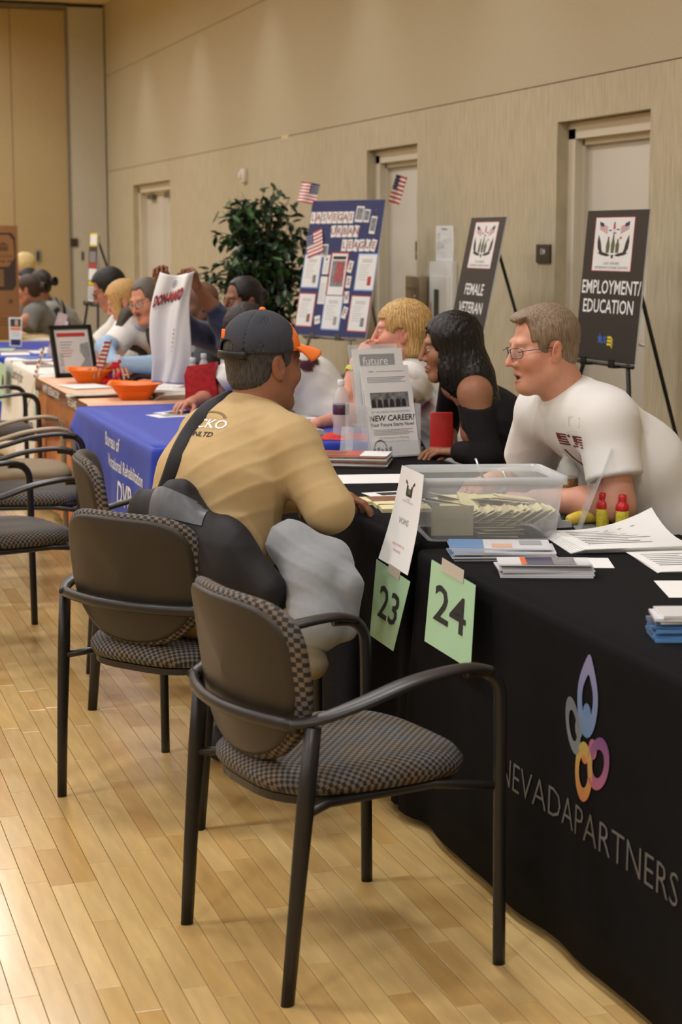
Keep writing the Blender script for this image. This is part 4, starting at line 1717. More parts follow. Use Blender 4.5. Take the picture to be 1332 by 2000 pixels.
# ---- the woman with long straight black hair
LN, LSL, LSR = (2.465, 6.02, 1.07), (2.40, 5.87, 1.0), (2.45, 6.2, 1.0)
lsp = [((2.62, 5.93, .56), .16, .13), ((2.585, 5.94, .72), .14, .115), ((2.52, 5.97, .88), .155, .115), ((2.47, 6.0, .965), .14, .085)]
llat = A(math.sin(R(160)), -math.cos(R(160)), 0)
lfn = torso_fn(lsp, llat, None, [(LSR, (2.46, 6.32, .80), .058, .05, True)], 51, fold=.004, ff=60, fdir=(.3, .2, 1))


def l_arm(W):
    return smin(s_cap(W, LSL, (2.42, 5.80, .78), .060, .052), s_cap(W, (2.42, 5.80, .78), (2.40, 6.0, .77), .052, .040), .03)


lsl = dict(name='top', fn=lambda W: smax(np.minimum(lfn(W), l_arm(W) + .003 * folds(W, 40, 4)), s_plane(W, (2.40, 5.87, .965), (-.1, -.25, 1)), .006), lo=(2.05, 5.70, .42), hi=(2.84, 6.40, 1.1), mat=BLACK_KNIT)
shoulder = dict(fn=lambda W: smin(s_cap(W, LSL, LSR, .056), smin(s_ecap(W, (2.50, 5.99, .86), (2.465, 6.0, 1.0), .15, .105, .10, .07, llat), smin(s_cap(W, LN, (2.465, 6.02, .99), .045, .06), s_cap(W, LSL, (2.405, 5.84, .92), .054, .044), .03), .04), .04),
                lo=(2.25, 5.72, .8), hi=(2.72, 6.34, 1.16), h=.007)
hairL = strand_mat('long_black_hair', (13, 11, 12), 0, .6, rough=.33)
longw, li = make_person(dict(
    label='woman with very long straight black hair in a black off-shoulder top', base=(2.62, 5.93, 0), h=.007,
    head=dict(c=(2.352, 6.011, 1.160), yaw=168, pitch=8, s=.97, skin=(150, 104, 78), hair='long', hairmat=hairL, jaw=.88, lip=1.25, brow=(34, 26, 22), iris=(40, 30, 26), lipcol=(140, 84, 84), flush=(1.04, .9, .86),
              ears=False, facew=.060, parted=True, hbox=((-.20, -.36, -.60), (.16, .14, .17)), hairh=.005,
              locks=[((0, -.05, .0), (-.045, -.075, -.12), .085, .075, .085, .075, (1, 0, 0)), ((-.045, -.075, -.12), (-.085, -.13, -.28), .085, .06, .07, .045, (1, 0, 0)),
                     ((-.085, -.13, -.28), (-.105, -.17, -.46), .07, .042, .045, .024, (1, 0, 0)), ((.02, -.07, -.05), (.01, -.14, -.35), .075, .05, .06, .03, (1, 0, 0)),
                     ((-.072, -.005, .03), (-.082, -.005, -.10), .026, .055, .024, .055, (1, 0, 0)), ((-.082, -.005, -.10), (-.085, -.045, -.17), .024, .055, .026, .05, (1, 0, 0))]),
    neck=(2.465, 6.02, 1.04), neckr=.048,
    arms=[dict(sh=LSL, el=(2.42, 5.80, .78), wr=(2.40, 6.02, .77), r=(.044, .036, .026), hand=dict(dir=(-.8, .5, 0), dorsal=(0, 0, 1), side=1, s=.92)),
          dict(sh=LSR, el=(2.46, 6.32, .78), wr=(2.40, 6.12, .77), r=(.048, .04, .026), hand=dict(dir=(-.9, -.2, 0), dorsal=(0, 0, 1), side=-1, s=.92))],
    skin_extra=[shoulder],
    clothes=[lsl, legs((2.62, 5.84, .56), (2.62, 6.03, .56), (2.27, 5.84, .56), (2.27, 6.04, .56), (2.35, 5.83, .1), (2.35, 6.05, .1), seed=8, m=BLACK_KNIT)] + shoes((2.35, 5.83, .1), (2.35, 6.05, .1), R(170))))
m = MB()
for k in range(10):
    m.tube([tuple(li['toworld']((-.062, -.055 - .004 * k, -.150 - .010 * k)) - li['base']), tuple(li['toworld']((-.060, -.057 - .004 * k, -.158 - .010 * k)) - li['base'])], .0022, 5)
m.build('earring', mat('gold_chain', (196, 160, 90), .3, 1.0), longw)

# ---- people further along the row
def simple_person(label, base, head, neck, spine, lat_yaw, yoke, sleeves, m, seed, arms=(), extra=(), neckr=.05, h=.009, hh=.0045, fold=.006, ff=46, hem=None, col=None, legm=DENIM, yaw=None, neckc=None):
    lat = A(math.sin(R(lat_yaw)), -math.cos(R(lat_yaw)), 0)
    fn = torso_fn(spine, lat, yoke, sleeves, seed, fold=fold, ff=ff, hem=hem, neckc=neckc)
    pts = [s[0] for s in spine] + ([yoke[0], yoke[1]] if yoke else []) + [p for s in sleeves for p in (s[5] if len(s) > 5 else s[:2])]
    lo, hi = box_of(pts, .2)
    hp = A(spine[0][0])
    f = A(math.cos(R(lat_yaw)), math.sin(R(lat_yaw)), 0)
    hL, hR = hp - lat * .09, hp + lat * .09
    kL, kR = hL + f * .38, hR + f * .38
    kL[2] = kR[2] = .54
    aL, aR = kL * 1.0, kR * 1.0
    aL[2] = aR[2] = .1
    g = dict(name='shirt', fn=fn, lo=lo, hi=hi, mat=m, h=h)
    if col:
        g['col'] = col
    head.setdefault('eyes', True)
    cl_ = [g, legs(hL, hR, kL, kR, aL, aR, legm, seed=seed, h=.016)] + shoes(aL, aR, R(lat_yaw), h=.012) + list(extra)
    return make_person(dict(label=label, base=base, head=head, neck=neck, neckr=neckr, arms=list(arms), clothes=cl_, h=h, hh=hh))


# dark haired woman leaning over the blue table, white printed t-shirt
hairK = strand_mat('dark_brown_hair', (40, 34, 31), 0, .6)
WSH = (2.30, 7.80, .985)
bob, bbi = simple_person('dark haired woman with bangs in white printed t-shirt, leaning behind the capped man', (2.56, 7.84, 0),
    dict(c=(2.135, 8.145, 1.115), yaw=192, pitch=24, s=.97, skin=(186, 128, 104), hair='bob', hairmat=hairK, len=-.15, facew=.036, faceh=.085, low=.02, jaw=.88, brow=(40, 32, 28), iris=(50, 38, 30), hbox=((-.13, -.18, -.2), (.13, .13, .17))),
    (2.24, 8.02, 1.02), [((2.56, 7.84, .57), .17, .14), ((2.50, 7.84, .72), .165, .135), ((2.38, 7.89, .88), .165, .125), ((2.27, 7.97, .98), .12, .09)], 150,
    (WSH, (2.22, 8.18, .97), .07), [(WSH, (2.20, 7.74, .86), .075, .072, True), ((2.22, 8.18, .97), (2.05, 8.26, .87), .075, .07, True)], COTTON_PRINT, 61,
    arms=[dict(sh=WSH, el=(2.16, 7.72, .79), wr=(1.98, 7.88, .785), r=(.046, .038, .025), hand=dict(dir=(-.8, .6, 0), dorsal=(0, 0, 1), side=1, s=.9)),
          dict(sh=(2.22, 8.18, .97), el=(2.0, 8.28, .79), wr=(1.86, 8.10, .785), r=(.046, .038, .025), hand=dict(dir=(-.7, -.7, 0), dorsal=(0, 0, 1), side=-1, s=.9))],
    col=print_cols((222, 220, 216), (86, 52, 62), 12, (2.33, 7.72, 1.0), (.10, .09, .06), f=60, th=.1))
spectacles(bob, bbi, w=.023, hgt=.015, lens=False)

# the woman in navy holding the shirt up
NE1, NE2 = (2.03, 8.93, 1.09), (2.205, 8.84, 1.13)
NH1, NH2 = (1.885, 8.85, 1.325), (2.060, 8.80, 1.315)
NSL, NSR = (2.26, 8.82, 1.02), (2.30, 9.12, 1.00)
hairN = strand_mat('pulled_back_black_hair', (20, 17, 17), 0, .6, rough=.35)
GRIPUP = [(1.25, 1.2, .5), (1.35, 1.2, .5), (1.4, 1.2, .5), (1.4, 1.2, .5)]
navy, ni = simple_person('woman in navy hooded top holding the white shirt up with both hands', (2.56, 9.0, 0),
    dict(c=(2.355, 9.015, 1.225), yaw=196, pitch=4, s=1.0, skin=(126, 84, 62), hair='back', hairmat=hairN, hairth=.010, recede=.01, low=-.012, bun=(0, -.13, .02), bunr=.036, brow=(30, 24, 22), iris=(36, 28, 24), lipcol=(118, 70, 64), flush=(1.03, .92, .88)),
    (2.40, 9.0, 1.07), [((2.58, 9.0, .57), .18, .145), ((2.54, 9.0, .73), .175, .14), ((2.45, 9.0, .90), .175, .125), ((2.37, 8.99, 1.02), .13, .09)], 188,
    (NSL, NSR, .075), [(NSL, (2.145, 8.823, 1.21), .076, .050, True, [NSL, NE2, (2.145, 8.823, 1.21)]), (NSR, (1.955, 8.89, 1.21), .076, .050, True, [NSR, NE1, (1.955, 8.89, 1.21)])], NAVY_FLEECE, 71,
    arms=[dict(sh=NSR, el=NE1, wr=NH1, r=(.048, .040, .027), hand=dict(dir=(-.05, -.25, 1), dorsal=(.3, .9, .3), side=-1, curl=GRIPUP, thumb=THUMB_IN, s=.95)),
          dict(sh=NSL, el=NE2, wr=NH2, r=(.048, .040, .027), hand=dict(dir=(-.30, -.25, .95), dorsal=(.8, .3, .4), side=1, curl=GRIPUP, thumb=THUMB_IN, s=.95))], legm=NAVY_FLEECE)
m = MB()
m.tube([tuple(A(p) - ni['base']) for p in catmull([(2.33, 8.90, 1.085), (2.25, 8.86, 1.03), (2.21, 8.90, .93), (2.25, 8.94, .86), (2.26, 8.97, .95), (2.33, 9.06, 1.08)], 6)], .006, 6)
m.build('lanyard', mat('cyan_lanyard', (70, 170, 220), .6), navy)
m = MB()
m.box(tuple(A(2.21, 8.86, .88) - ni['base']), (.01, .07, .1), rot=rotm(0, .2, .2))
m.build('name_badge', WHITE_PAPER, navy)

# the bald man beyond the shirt
bald, _ = simple_person('bald man in a dark grey top, turned away behind the held up shirt', (2.62, 10.05, 0),
    dict(c=(2.375, 10.06, 1.175), yaw=172, pitch=14, s=1.03, skin=(104, 74, 58), hair=None, brow=(30, 24, 22), lipcol=(96, 60, 54), iris=(36, 28, 24), flush=(1.02, .94, .9)),
    (2.46, 10.06, 1.03), [((2.62, 10.05, .57), .18, .15), ((2.58, 10.05, .73), .18, .145), ((2.52, 10.05, .89), .18, .13), ((2.45, 10.06, .995), .14, .10)], 175,
    ((2.42, 9.85, .975), (2.42, 10.26, .975), .08), [((2.42, 9.85, .975), (2.28, 9.76, .82), .08, .06, True), ((2.42, 10.26, .975), (2.26, 10.36, .84), .08, .06, True)], mat('charcoal_top', (62, 64, 70), .9), 81, neckr=.062,
    arms=[dict(sh=(2.42, 9.85, .975), el=(2.28, 9.78, .80), wr=(2.02, 9.86, .785), hand=dict(dir=(-1, .2, 0), dorsal=(0, 0, 1), side=1)), dict(sh=(2.42, 10.26, .975), el=(2.26, 10.36, .80), wr=(2.04, 10.2, .785), hand=dict(dir=(-1, -.2, 0), dorsal=(0, 0, 1), side=-1))])
m = MB()
m.tube([tuple(A(2.09, 9.84, .785) - A(2.62, 10.05, 0) + A(0, .036 * math.cos(a), .036 * math.sin(a))) for a in [2 * math.pi * k / 18 for k in range(19)]], .007, 6)
m.build('wristband', mat('lime_band', (206, 226, 70), .5), bald)

# man with moustache, spectacles and brown vest over white t-shirt and blue shirt
hairG = strand_mat('grey_brown_hair', (92, 84, 76), 0, .45)
GSR, GSL = (1.85, 9.50, 1.035), (2.10, 9.42, .985)
gsp = [((2.38, 9.66, .57), .19, .15), ((2.28, 9.62, .73), .19, .155), ((2.13, 9.55, .89), .19, .135), ((2.0, 9.48, 1.0), .15, .10)]
glat = A(math.sin(R(212)), -math.cos(R(212)), 0)
GER, GWR, GEL, GWL = (1.68, 9.36, .93), (1.70, 9.20, .85), (1.96, 9.17, .84), (1.72, 9.13, .85)
blue_sleeves = dict(name='sleeves', fn=lambda W: smin(s_chain(W, [GSR, GER, GWR], [.062, .055, .040], .03), s_chain(W, [GSL, GEL, GWL], [.064, .058, .042], .03), .01) + .004 * folds(W, 60, 5, (1, .3, .2)),
                    lo=(1.5, 8.98, .70), hi=(2.25, 9.65, 1.2), mat=SHIRT_BLUE, h=.008)
vest_core = torso_fn(gsp, glat, (GSR * 1, GSL * 1, .086), [], 91, infl=.032, fold=.004, ff=40)


def f_vest(W):
    d = vest_core(W)
    q = (W - A(1.955, 9.44, .95))
    f = A(math.cos(R(212)), math.sin(R(212)), 0)
    l = np.abs(q @ glat + .0)
    open_ = np.maximum(l - .055, -(q @ f) - .05)            # open front strip
    d = smax(d, -open_, .006)
    for s_ in (GSR, GSL):
        d = smax(d, -(np.linalg.norm(W - A(s_) - (A(s_) - A(1.97, 9.46, 1.0)) * .8, axis=1) - .095), .006)
    return d


collar = dict(name='collar', fn=lambda W: smax(s_ell(W, (1.945, 9.425, 1.055), (.085, .085, .045)), -s_ell(W, (1.935, 9.415, 1.08), (.066, .066, .06)), .004), lo=(1.82, 9.3, .98), hi=(2.06, 9.55, 1.13), mat=SHIRT_BLUE, h=.006)
vestman, gi = simple_person('man with moustache, brown vest over white t-shirt, reaching across the salmon table', (2.38, 9.66, 0),
    dict(c=(1.930, 9.368, 1.195), yaw=214, pitch=14, roll=-7, s=1.02, skin=(196, 138, 112), hair='short', hairmat=hairG, hairth=.010, recede=.016, fat=.006, jaw=1.1, brow=(96, 84, 72), iris=(80, 80, 80), lipcol=(172, 96, 84)),
    (1.965, 9.44, 1.02), gsp, 212, (GSR, GSL, .078), [(GSR, (1.735, 9.40, .935), .082, .082, True), (GSL, (2.03, 9.29, .87), .082, .08, True)], COTTON_PRINT, 92, neckr=.062,
    arms=[dict(sh=GSR, el=GER, wr=GWR, bare=False, hand=dict(dir=(.1, -.9, -.1), dorsal=(0, 0, 1), side=-1)), dict(sh=GSL, el=GEL, wr=GWL, bare=False, hand=dict(dir=(-1, .1, -.05), dorsal=(0, 0, 1), side=1))],
    extra=[blue_sleeves, collar, dict(name='vest', fn=f_vest, lo=(1.6, 9.1, .40), hi=(2.65, 9.95, 1.2), mat=VEST, h=.008)],
    col=print_cols((224, 222, 218), (116, 44, 50), 33, (1.86, 9.30, .90), (.10, .10, .075), f=40, th=.25))
spectacles(vestman, gi, w=.024, hgt=.016, thick=.0013)
m = MB()
for s_ in (-1, 1):
    m.tube([tuple(gi['toworld']((s_ * x, y, z)) - gi['base']) for x, y, z in ((.0, .0985, -.0545), (.012, .096, -.0555), (.022, .087, -.061))], [.0052, .005, .0025], 8)
m.build('moustache', hairG, vestman)

# black haired man in spectacles, far side of the white cloth
hairM = strand_mat('black_short_hair', (22, 20, 20), 0, .5)
mn, mi_ = simple_person('black haired man in spectacles looking down, beside the black easel', (2.30, 10.75, 0),
    dict(c=(1.955, 10.63, 1.228), yaw=172, pitch=26, s=1.03, skin=(170, 116, 92), hair='short', hairmat=hairM, hairth=.014, low=.004, brow=(28, 24, 22), iris=(40, 32, 28)),
    (2.07, 10.64, 1.06), [((2.30, 10.72, .57), .18, .145), ((2.26, 10.71, .73), .18, .14), ((2.18, 10.68, .90), .18, .13), ((2.09, 10.65, 1.02), .14, .10)], 176,
    ((2.07, 10.46, .99), (2.08, 10.84, .99), .08), [((2.07, 10.46, .99), (1.94, 10.40, .86), .08, .076, True), ((2.08, 10.84, .99), (1.94, 10.9, .86), .08, .076, True)], COTTON_PRINT, 101, neckr=.06,
    arms=[dict(sh=(2.07, 10.46, .99), el=(1.92, 10.40, .80), wr=(1.78, 10.56, .785), hand=dict(dir=(-.9, .5, 0), dorsal=(0, 0, 1), side=1)), dict(sh=(2.08, 10.84, .99), el=(1.92, 10.90, .80), wr=(1.78, 10.72, .785), hand=dict(dir=(-.9, -.3, 0), dorsal=(0, 0, 1), side=-1))],
    col=print_cols((222, 220, 216), (130, 50, 50), 44, (1.97, 10.50, .93), (.08, .10, .08), f=45, th=.3))
spectacles(mn, mi_, BLACK, w=.025, hgt=.014, lens=False, thick=.0018)

# blonde woman with hair tied back
hairP = strand_mat('tied_blonde_hair', (186, 146, 88), 0, .4)
pony, _ = simple_person('blonde woman with hair tied back, head bent, between the two men in spectacles', (2.36, 11.12, 0),
    dict(c=(2.075, 10.93, 1.165), yaw=168, pitch=26, s=.98, skin=(206, 150, 124), hair='back', hairmat=hairP, hairth=.018, low=.006, bun=(0, -.14, .04), bunr=.03, brow=(150, 112, 78), hbox=((-.13, -.2, -.17), (.13, .13, .17)),
         locks=[((.055, .03, .05), (.075, .06, -.03), .02, .03, .018, .022, (1, 0, 0)), ((-.055, .03, .05), (-.078, .055, -.06), .02, .035, .018, .022, (1, 0, 0))]),
    (2.17, 10.96, 1.0), [((2.38, 11.1, .57), .165, .135), ((2.34, 11.09, .72), .16, .13), ((2.26, 11.04, .87), .16, .12), ((2.18, 10.98, .97), .125, .09)], 170,
    ((2.16, 10.80, .945), (2.19, 11.15, .945), .07), [((2.16, 10.80, .945), (2.04, 10.76, .82), .07, .068, True), ((2.19, 11.15, .945), (2.06, 11.2, .82), .07, .068, True)], COTTON_WHITE, 111,
    arms=[dict(sh=(2.16, 10.80, .945), el=(2.03, 10.76, .79), wr=(1.86, 10.88, .785), r=(.045, .037, .025), hand=dict(dir=(-.9, .4, 0), dorsal=(0, 0, 1), side=1, s=.9))])

for o, d in ((pony, (-0.008, -0.092, 0)), (mn, (0.128, 0.781, 0)), (vestman, (0.125, 0.686, .0))):
    o.location = tuple(A(o.location) + A(d))
# the group round the carton at the far left
hairW = strand_mat('brown_tied_hair', (66, 50, 40), 0, .5)
w1, _ = simple_person('woman in plain grey t-shirt with brown hair tied back, beside the big carton', (2.05, 13.35, 0),
    dict(c=(1.845, 13.12, 1.075), yaw=150, pitch=10, s=1.0, skin=(196, 136, 110), hair='back', hairmat=hairW, hairth=.012, bun=(.02, -.135, .0), bunr=.045, eyes=False),
    (1.90, 13.14, .93), [((2.06, 13.32, .50), .16, .13), ((2.04, 13.30, .66), .155, .125), ((1.98, 13.22, .80), .155, .115), ((1.92, 13.15, .90), .12, .09)], 158,
    ((1.86, 12.98, .875), (1.97, 13.32, .875), .068), [((1.86, 12.98, .875), (1.80, 12.90, .74), .07, .066, True), ((1.97, 13.32, .875), (1.84, 13.38, .76), .07, .066, True)], GREY_TEE, 121, hh=.006, h=.012,
    arms=[dict(sh=(1.86, 12.98, .875), el=(1.75, 12.88, .80), wr=(1.66, 13.0, .785), r=(.048, .042, .03), hand=dict(dir=(-.9, .4, 0), dorsal=(0, 0, 1), side=1, s=.9, h=.005))])


def stripes(v):
    a = np.sin(60 * (v[:, 2] + .25 * wob(v, 8, 3)) + 3 * wob(v, 10, 5))
    w = np.clip((a * wob(v, 14, 9) - .12) * 8, 0, 1)[:, None]
    return A(lin((150, 148, 142))) * (1 - w) + A(lin((36, 36, 38))) * w


PATTERN = mat('black_grey_pattern', (150, 148, 142), .9, attr=True)
w2, _ = simple_person('woman with dark bun in black and grey patterned top, back turned', (2.28, 13.85, 0),
    dict(c=(1.995, 13.56, 1.12), yaw=135, pitch=8, s=1.02, skin=(176, 118, 92), hair='back', hairmat=hairK, hairth=.014, bun=(.03, -.15, .015), bunr=.042, eyes=False),
    (2.06, 13.60, .98), [((2.34, 13.78, .50), .17, .14), ((2.30, 13.75, .66), .165, .13), ((2.21, 13.69, .80), .165, .12), ((2.10, 13.62, .92), .13, .09)], 140,
    ((2.08, 13.42, .90), (2.20, 13.78, .90), .07), [((2.08, 13.42, .90), (2.18, 13.36, .74), .072, .068, True), ((2.20, 13.78, .90), (2.06, 13.9, .76), .07, .066, True)], PATTERN, 131, hh=.006, h=.01, col=stripes,
    arms=[dict(sh=(2.08, 13.42, .90), el=(2.16, 13.36, .70), wr=(1.98, 13.50, .76), r=(.046, .04, .03))])
w3, _ = simple_person('dark haired person in black sleeveless top half hidden by the carton', (1.80, 14.0, 0),
    dict(c=(1.815, 13.98, 1.165), yaw=190, pitch=10, s=1.0, skin=(196, 140, 112), hair='short', hairmat=hairK, hairth=.014, eyes=False),
    (1.84, 13.98, 1.01), [((1.90, 14.0, .50), .16, .13), ((1.88, 14.0, .68), .155, .12), ((1.86, 13.99, .84), .15, .11)], 190,
    None, [], BLACK_KNIT, 141, hh=.007, h=.013,
    arms=[dict(sh=(1.82, 13.80, .95), el=(1.74, 13.75, .78), wr=(1.60, 13.86, .785), r=(.05, .044, .03))])
hairY = strand_mat('pale_blonde_hair', (214, 190, 132), 0, .35)
w4, _ = simple_person('person with pale blond hair far behind the carton', (1.86, 15.4, 0),
    dict(c=(1.885, 15.3, 1.24), yaw=160, pitch=10, s=1.0, skin=(206, 156, 130), hair='bob', len=-.09, hairmat=hairY, eyes=False),
    (1.92, 15.32, 1.08), [((2.0, 15.4, .55), .17, .13), ((1.98, 15.38, .72), .165, .125), ((1.95, 15.35, .88), .16, .115), ((1.93, 15.33, 1.0), .12, .09)], 170,
    ((1.88, 15.15, .97), (1.95, 15.5, .97), .07), [], GREY_TEE, 151, hh=.007, h=.014)

# set the far group back behind the carton
for o, d in ((w1, (.263, 2.275, .04)), (w2, (.293, 2.407, .02)), (w3, (.405, 2.32, -.012)), (w4, (.416, 1.82, .05))):
    o.location = tuple(A(o.location) + A(d))

# ------------------------------------------------------------------ things on and round the tables
def kstuff(o):
    o['kind'] = 'stuff'
    return o


# printed mark on the tan shirt, laid on the cloth along its surface
dg = bpy.context.evaluated_depsgraph_get()


def shrink(target, pts, direction, lift=.0015):
    """Drop points along a direction onto a mesh object; points in room coordinates."""
    dg = bpy.context.evaluated_depsgraph_get()
    SC.view_layers[0].update()
    mw = target.matrix_world
    inv = mw.inverted()
    d = (inv.to_3x3() @ Vector(direction)).normalized()
    out = []
    for p in pts:
        ok, loc, nrm, _ = target.ray_cast(inv @ Vector(p), d, distance=1.5)
        if not ok:
            ok, loc, nrm, _ = target.closest_point_on_mesh(inv @ Vector(p))
        out.append(tuple(mw @ (loc - d * lift)))
    return out




def bag_and_jacket():
    SLING = mat('black_nylon_bag', (30, 30, 33), .62, spec=.4, var=(60, .1), bump=(900, .2, .0006))
    P = [A(.935, 4.655, .80), A(1.005, 4.525, .785), A(1.11, 4.41, .705), A(1.195, 4.345, .645)]

    def fn(W):
        d = s_ecap(W, P[0], P[1], .075, .045, .115, .060, (0, 0, 1))
        d = smin(d, s_ecap(W, P[1], P[2], .115, .060, .115, .065, (0, 0, 1)), .04)
        d = smin(d, s_ecap(W, P[2], P[3], .115, .065, .060, .05, (0, 0, 1)), .04)
        return d + .0035 * folds(W, 42, 17, (.6, -.6, .5))
    v, f = solidify(fn, (.76, 4.18, .45), (1.36, 4.86, 1.0), .006)
    t = thing('shoulder_bag', 'black shoulder bag slung behind the capped man, over his chair back', 'bag', (1.10, 4.52, .74))
    b = A(1.10, 4.52, .74)
    obj('bag_body', mesh_data('bag_body', v - b, f, SLING, smooth=True), t)
    shirt_ = [c for c in capman.children if c.name.startswith('shirt')][0]
    path = []
    for p in catmull([(1.008, 4.193, 1.140), (0.987, 4.200, 1.116), (0.957, 4.209, 1.072), (0.932, 4.217, 1.021), (0.915, 4.223, 0.970), (0.900, 4.228, 0.929)], 5):
        path += shrink(shirt_, [p], tuple(A(p) - A(cam.location)), .012)
    path = [tuple(A(path[0]) + A(.10, .05, .035)), tuple(A(path[0]) + A(.045, .02, .022))] + path
    path = [tuple(sum(A(path[min(max(i + j, 0), len(path) - 1)]) for j in (-1, 0, 1)) / 3) for i in range(len(path))] + [(.965, 4.66, .84), (.955, 4.64, .80)]
    m = MB()
    m.tube([tuple(A(p) - b) for p in path], .022, 8, flat=(1.0, .22), up=(-.6, -.75, .3))
    m.build('strap', SLING, t)
    bb_ = [c for c in t.children if c.name.startswith('bag_body')][0]
    n_ = 12
    g_ = [(A(.955, 4.615, .85) * (1 - u) + A(1.055, 4.47, .815) * u) + A(-.02, -.03, -.085) * v * (1 - .35 * u) + A(-.3, -.35, .25) for v in [k / n_ for k in range(n_ + 1)] for u in [k / n_ for k in range(n_ + 1)]]
    g_ = shrink(bb_, [tuple(p) for p in g_], (.62, .66, -.42), .004)
    F_ = [(j * (n_ + 1) + i, j * (n_ + 1) + i + 1, (j + 1) * (n_ + 1) + i + 1, (j + 1) * (n_ + 1) + i) for j in range(n_) for i in range(n_)]
    obj('flap', mesh_data('flap', [tuple(A(p) - b) for p in g_], F_, mat('grey_sheen_flap', (84, 88, 94), .4, var=(40, .12)), smooth=True), t)
    HOOD = mat('grey_hoodie_fleece', (140, 144, 148), .95, var=(60, .06), bump=(500, .2, .0008), sheen=.2)
    KH = mat('khaki_lining', (120, 108, 88), .9, var=(50, .08))
    J = [A(1.285, 4.42, .745), A(1.325, 4.34, .665), A(1.315, 4.30, .56), A(1.285, 4.32, .49)]

    def fj(W):
        d = s_chain(W, J, [.062, .075, .072, .045], .04)
        d = smin(d, s_chain(W, [J[0], A(1.38, 4.37, .71), A(1.395, 4.30, .65), A(1.39, 4.29, .54)], [.06, .050, .042, .034], .03), .02)
        return d + .005 * folds(W, 55, 29, (.8, .3, .4))
    v, f = solidify(fj, (1.15, 4.10, .38), (1.60, 4.55, .92), .006)
    b = A(1.36, 4.32, .64)
    t = thing('hooded_jacket', 'grey hooded sweatshirt bundled over the arm of the capped man\'s chair', 'jacket', tuple(b))
    obj('sweatshirt', mesh_data('sweatshirt', v - b, f, HOOD, smooth=True), t)
    v, f = solidify(lambda W: s_chain(W, [A(1.27, 4.32, .54), A(1.30, 4.275, .45)], [.065, .045], .02) + .005 * folds(W, 80, 3), (1.15, 4.1, .36), (1.5, 4.45, .7), .007)
    obj('lining', mesh_data('lining', v - b, f, KH, smooth=True), t)


bag_and_jacket()

def decal(name, target, parent, m, V, F, M, direction, lift=.0015, stuff=True):
    SC.view_layers[0].update()
    W = [tuple(M @ Vector(v)) for v in V]
    W = shrink(target, W, direction, lift)
    b = parent.matrix_world.translation
    o = obj(name, mesh_data(name, [tuple(Vector(w) - b) for w in W], F, m), parent)
    return kstuff(o) if stuff else o


shirt = [c for c in capman.children if c.name.startswith('shirt')][0]
nb = Vector((-.72, -.62, .30)).normalized()          # outward from the upper back
rt = Vector((.65, -.76, 0)).normalized()
Mb = plane_frame((1.055, 4.585, 1.075), rt, (0, 0, 1))
for txt, dx, dy, sz, m_ in (('ECKO', 0, 0, .040, WHITE_INK), ('UNLTD', -.005, -.034, .022, INK)):
    V, F = text_mesh(txt, sz, .015, .1, 1.15)
    decal('lettering', shirt, capman, m_, [(v[0] + dx, v[1] + dy, 0) for v in V], F, Mb, -nb)
m = MB()
for k in range(10):
    a0, a1 = math.pi * (.12 + .76 * k / 10), math.pi * (.12 + .76 * (k + 1) / 10)
    m.add([(.055 * math.cos(a) * q, .012 + .032 * math.sin(a) * q, 0) for a, q in ((a0, 1), (a1, 1), (a1, .82), (a0, .82))], [(0, 1, 2, 3)])
decal('printed_mark', shirt, capman, mat('tan_print', (132, 106, 74), .9), m.v, m.f, Mb, -nb)

# print on the near man's t-shirt: flags and a pointed arch in maroon
tee = [c for c in deskman.children if c.name.startswith('t_shirt')][0]
Mt = plane_frame((2.0, 4.56, .945), (.35, -.94, 0), (0, 0, 1))
m = MB()
for fx in (-.055, .035):
    rect(m, fx, .030, fx + .022, .050)
    for k in range(5):
        rect(m, fx + (.024 if k < 3 else 0), .046 - k * .0075, fx + .050, .0505 - k * .0075)
for s_ in (-1, 1):
    for k in range(8):
        a, b = k / 8, (k + 1) / 8
        fx_ = lambda t: s_ * (.050 * math.cos(t * 1.45) ** .8) - .004
        m.add([(fx_(a), .0 - .075 * a + 0, 0), (fx_(a) + s_ * -.008, -.075 * a, 0), (fx_(b) + s_ * -.008, -.075 * b, 0), (fx_(b), -.075 * b, 0)], [(0, 1, 2, 3)])
rect(m, -.004, -.02, 0, .05)
for k, (x, y) in enumerate(((.0, .045), (.008, .015))):
    poly(m, [(x, y), (x + .016, y + .006), (x + .02, y + .001), (x + .012, y - .004)])
decal('printed_mark', tee, deskman, MAROON_INK, m.v, m.f, Mt, (1, .1, 0))
m = MB()
rect(m, -.01, 0, .05, .03)
decal('clear_label', tee, deskman, mat('clear_sticker', (210, 212, 214), .15, alpha=.35), m.v, m.f, plane_frame((2.0, 4.515, 1.02), (.35, -.94, 0), (0, 0, 1)), (1, .2, 0), stuff=False)
# silver pen in the man's hand
m = MB()
m.tube([(2.055, 4.93, .80), (2.03, 4.955, .885)], .0045, 8)
m.tube([(2.055, 4.93, .80), (2.058, 4.927, .789)], [.0035, .001], 8)
tag(m.build('pen', STEEL), 'silver pen in the right hand of the man in white t-shirt', 'pen')


ORD = ['lowest', 'second from below', 'third from below', 'fourth from below', 'fifth from below', 'sixth from below', 'seventh from below', 'eighth from below', 'ninth from below']


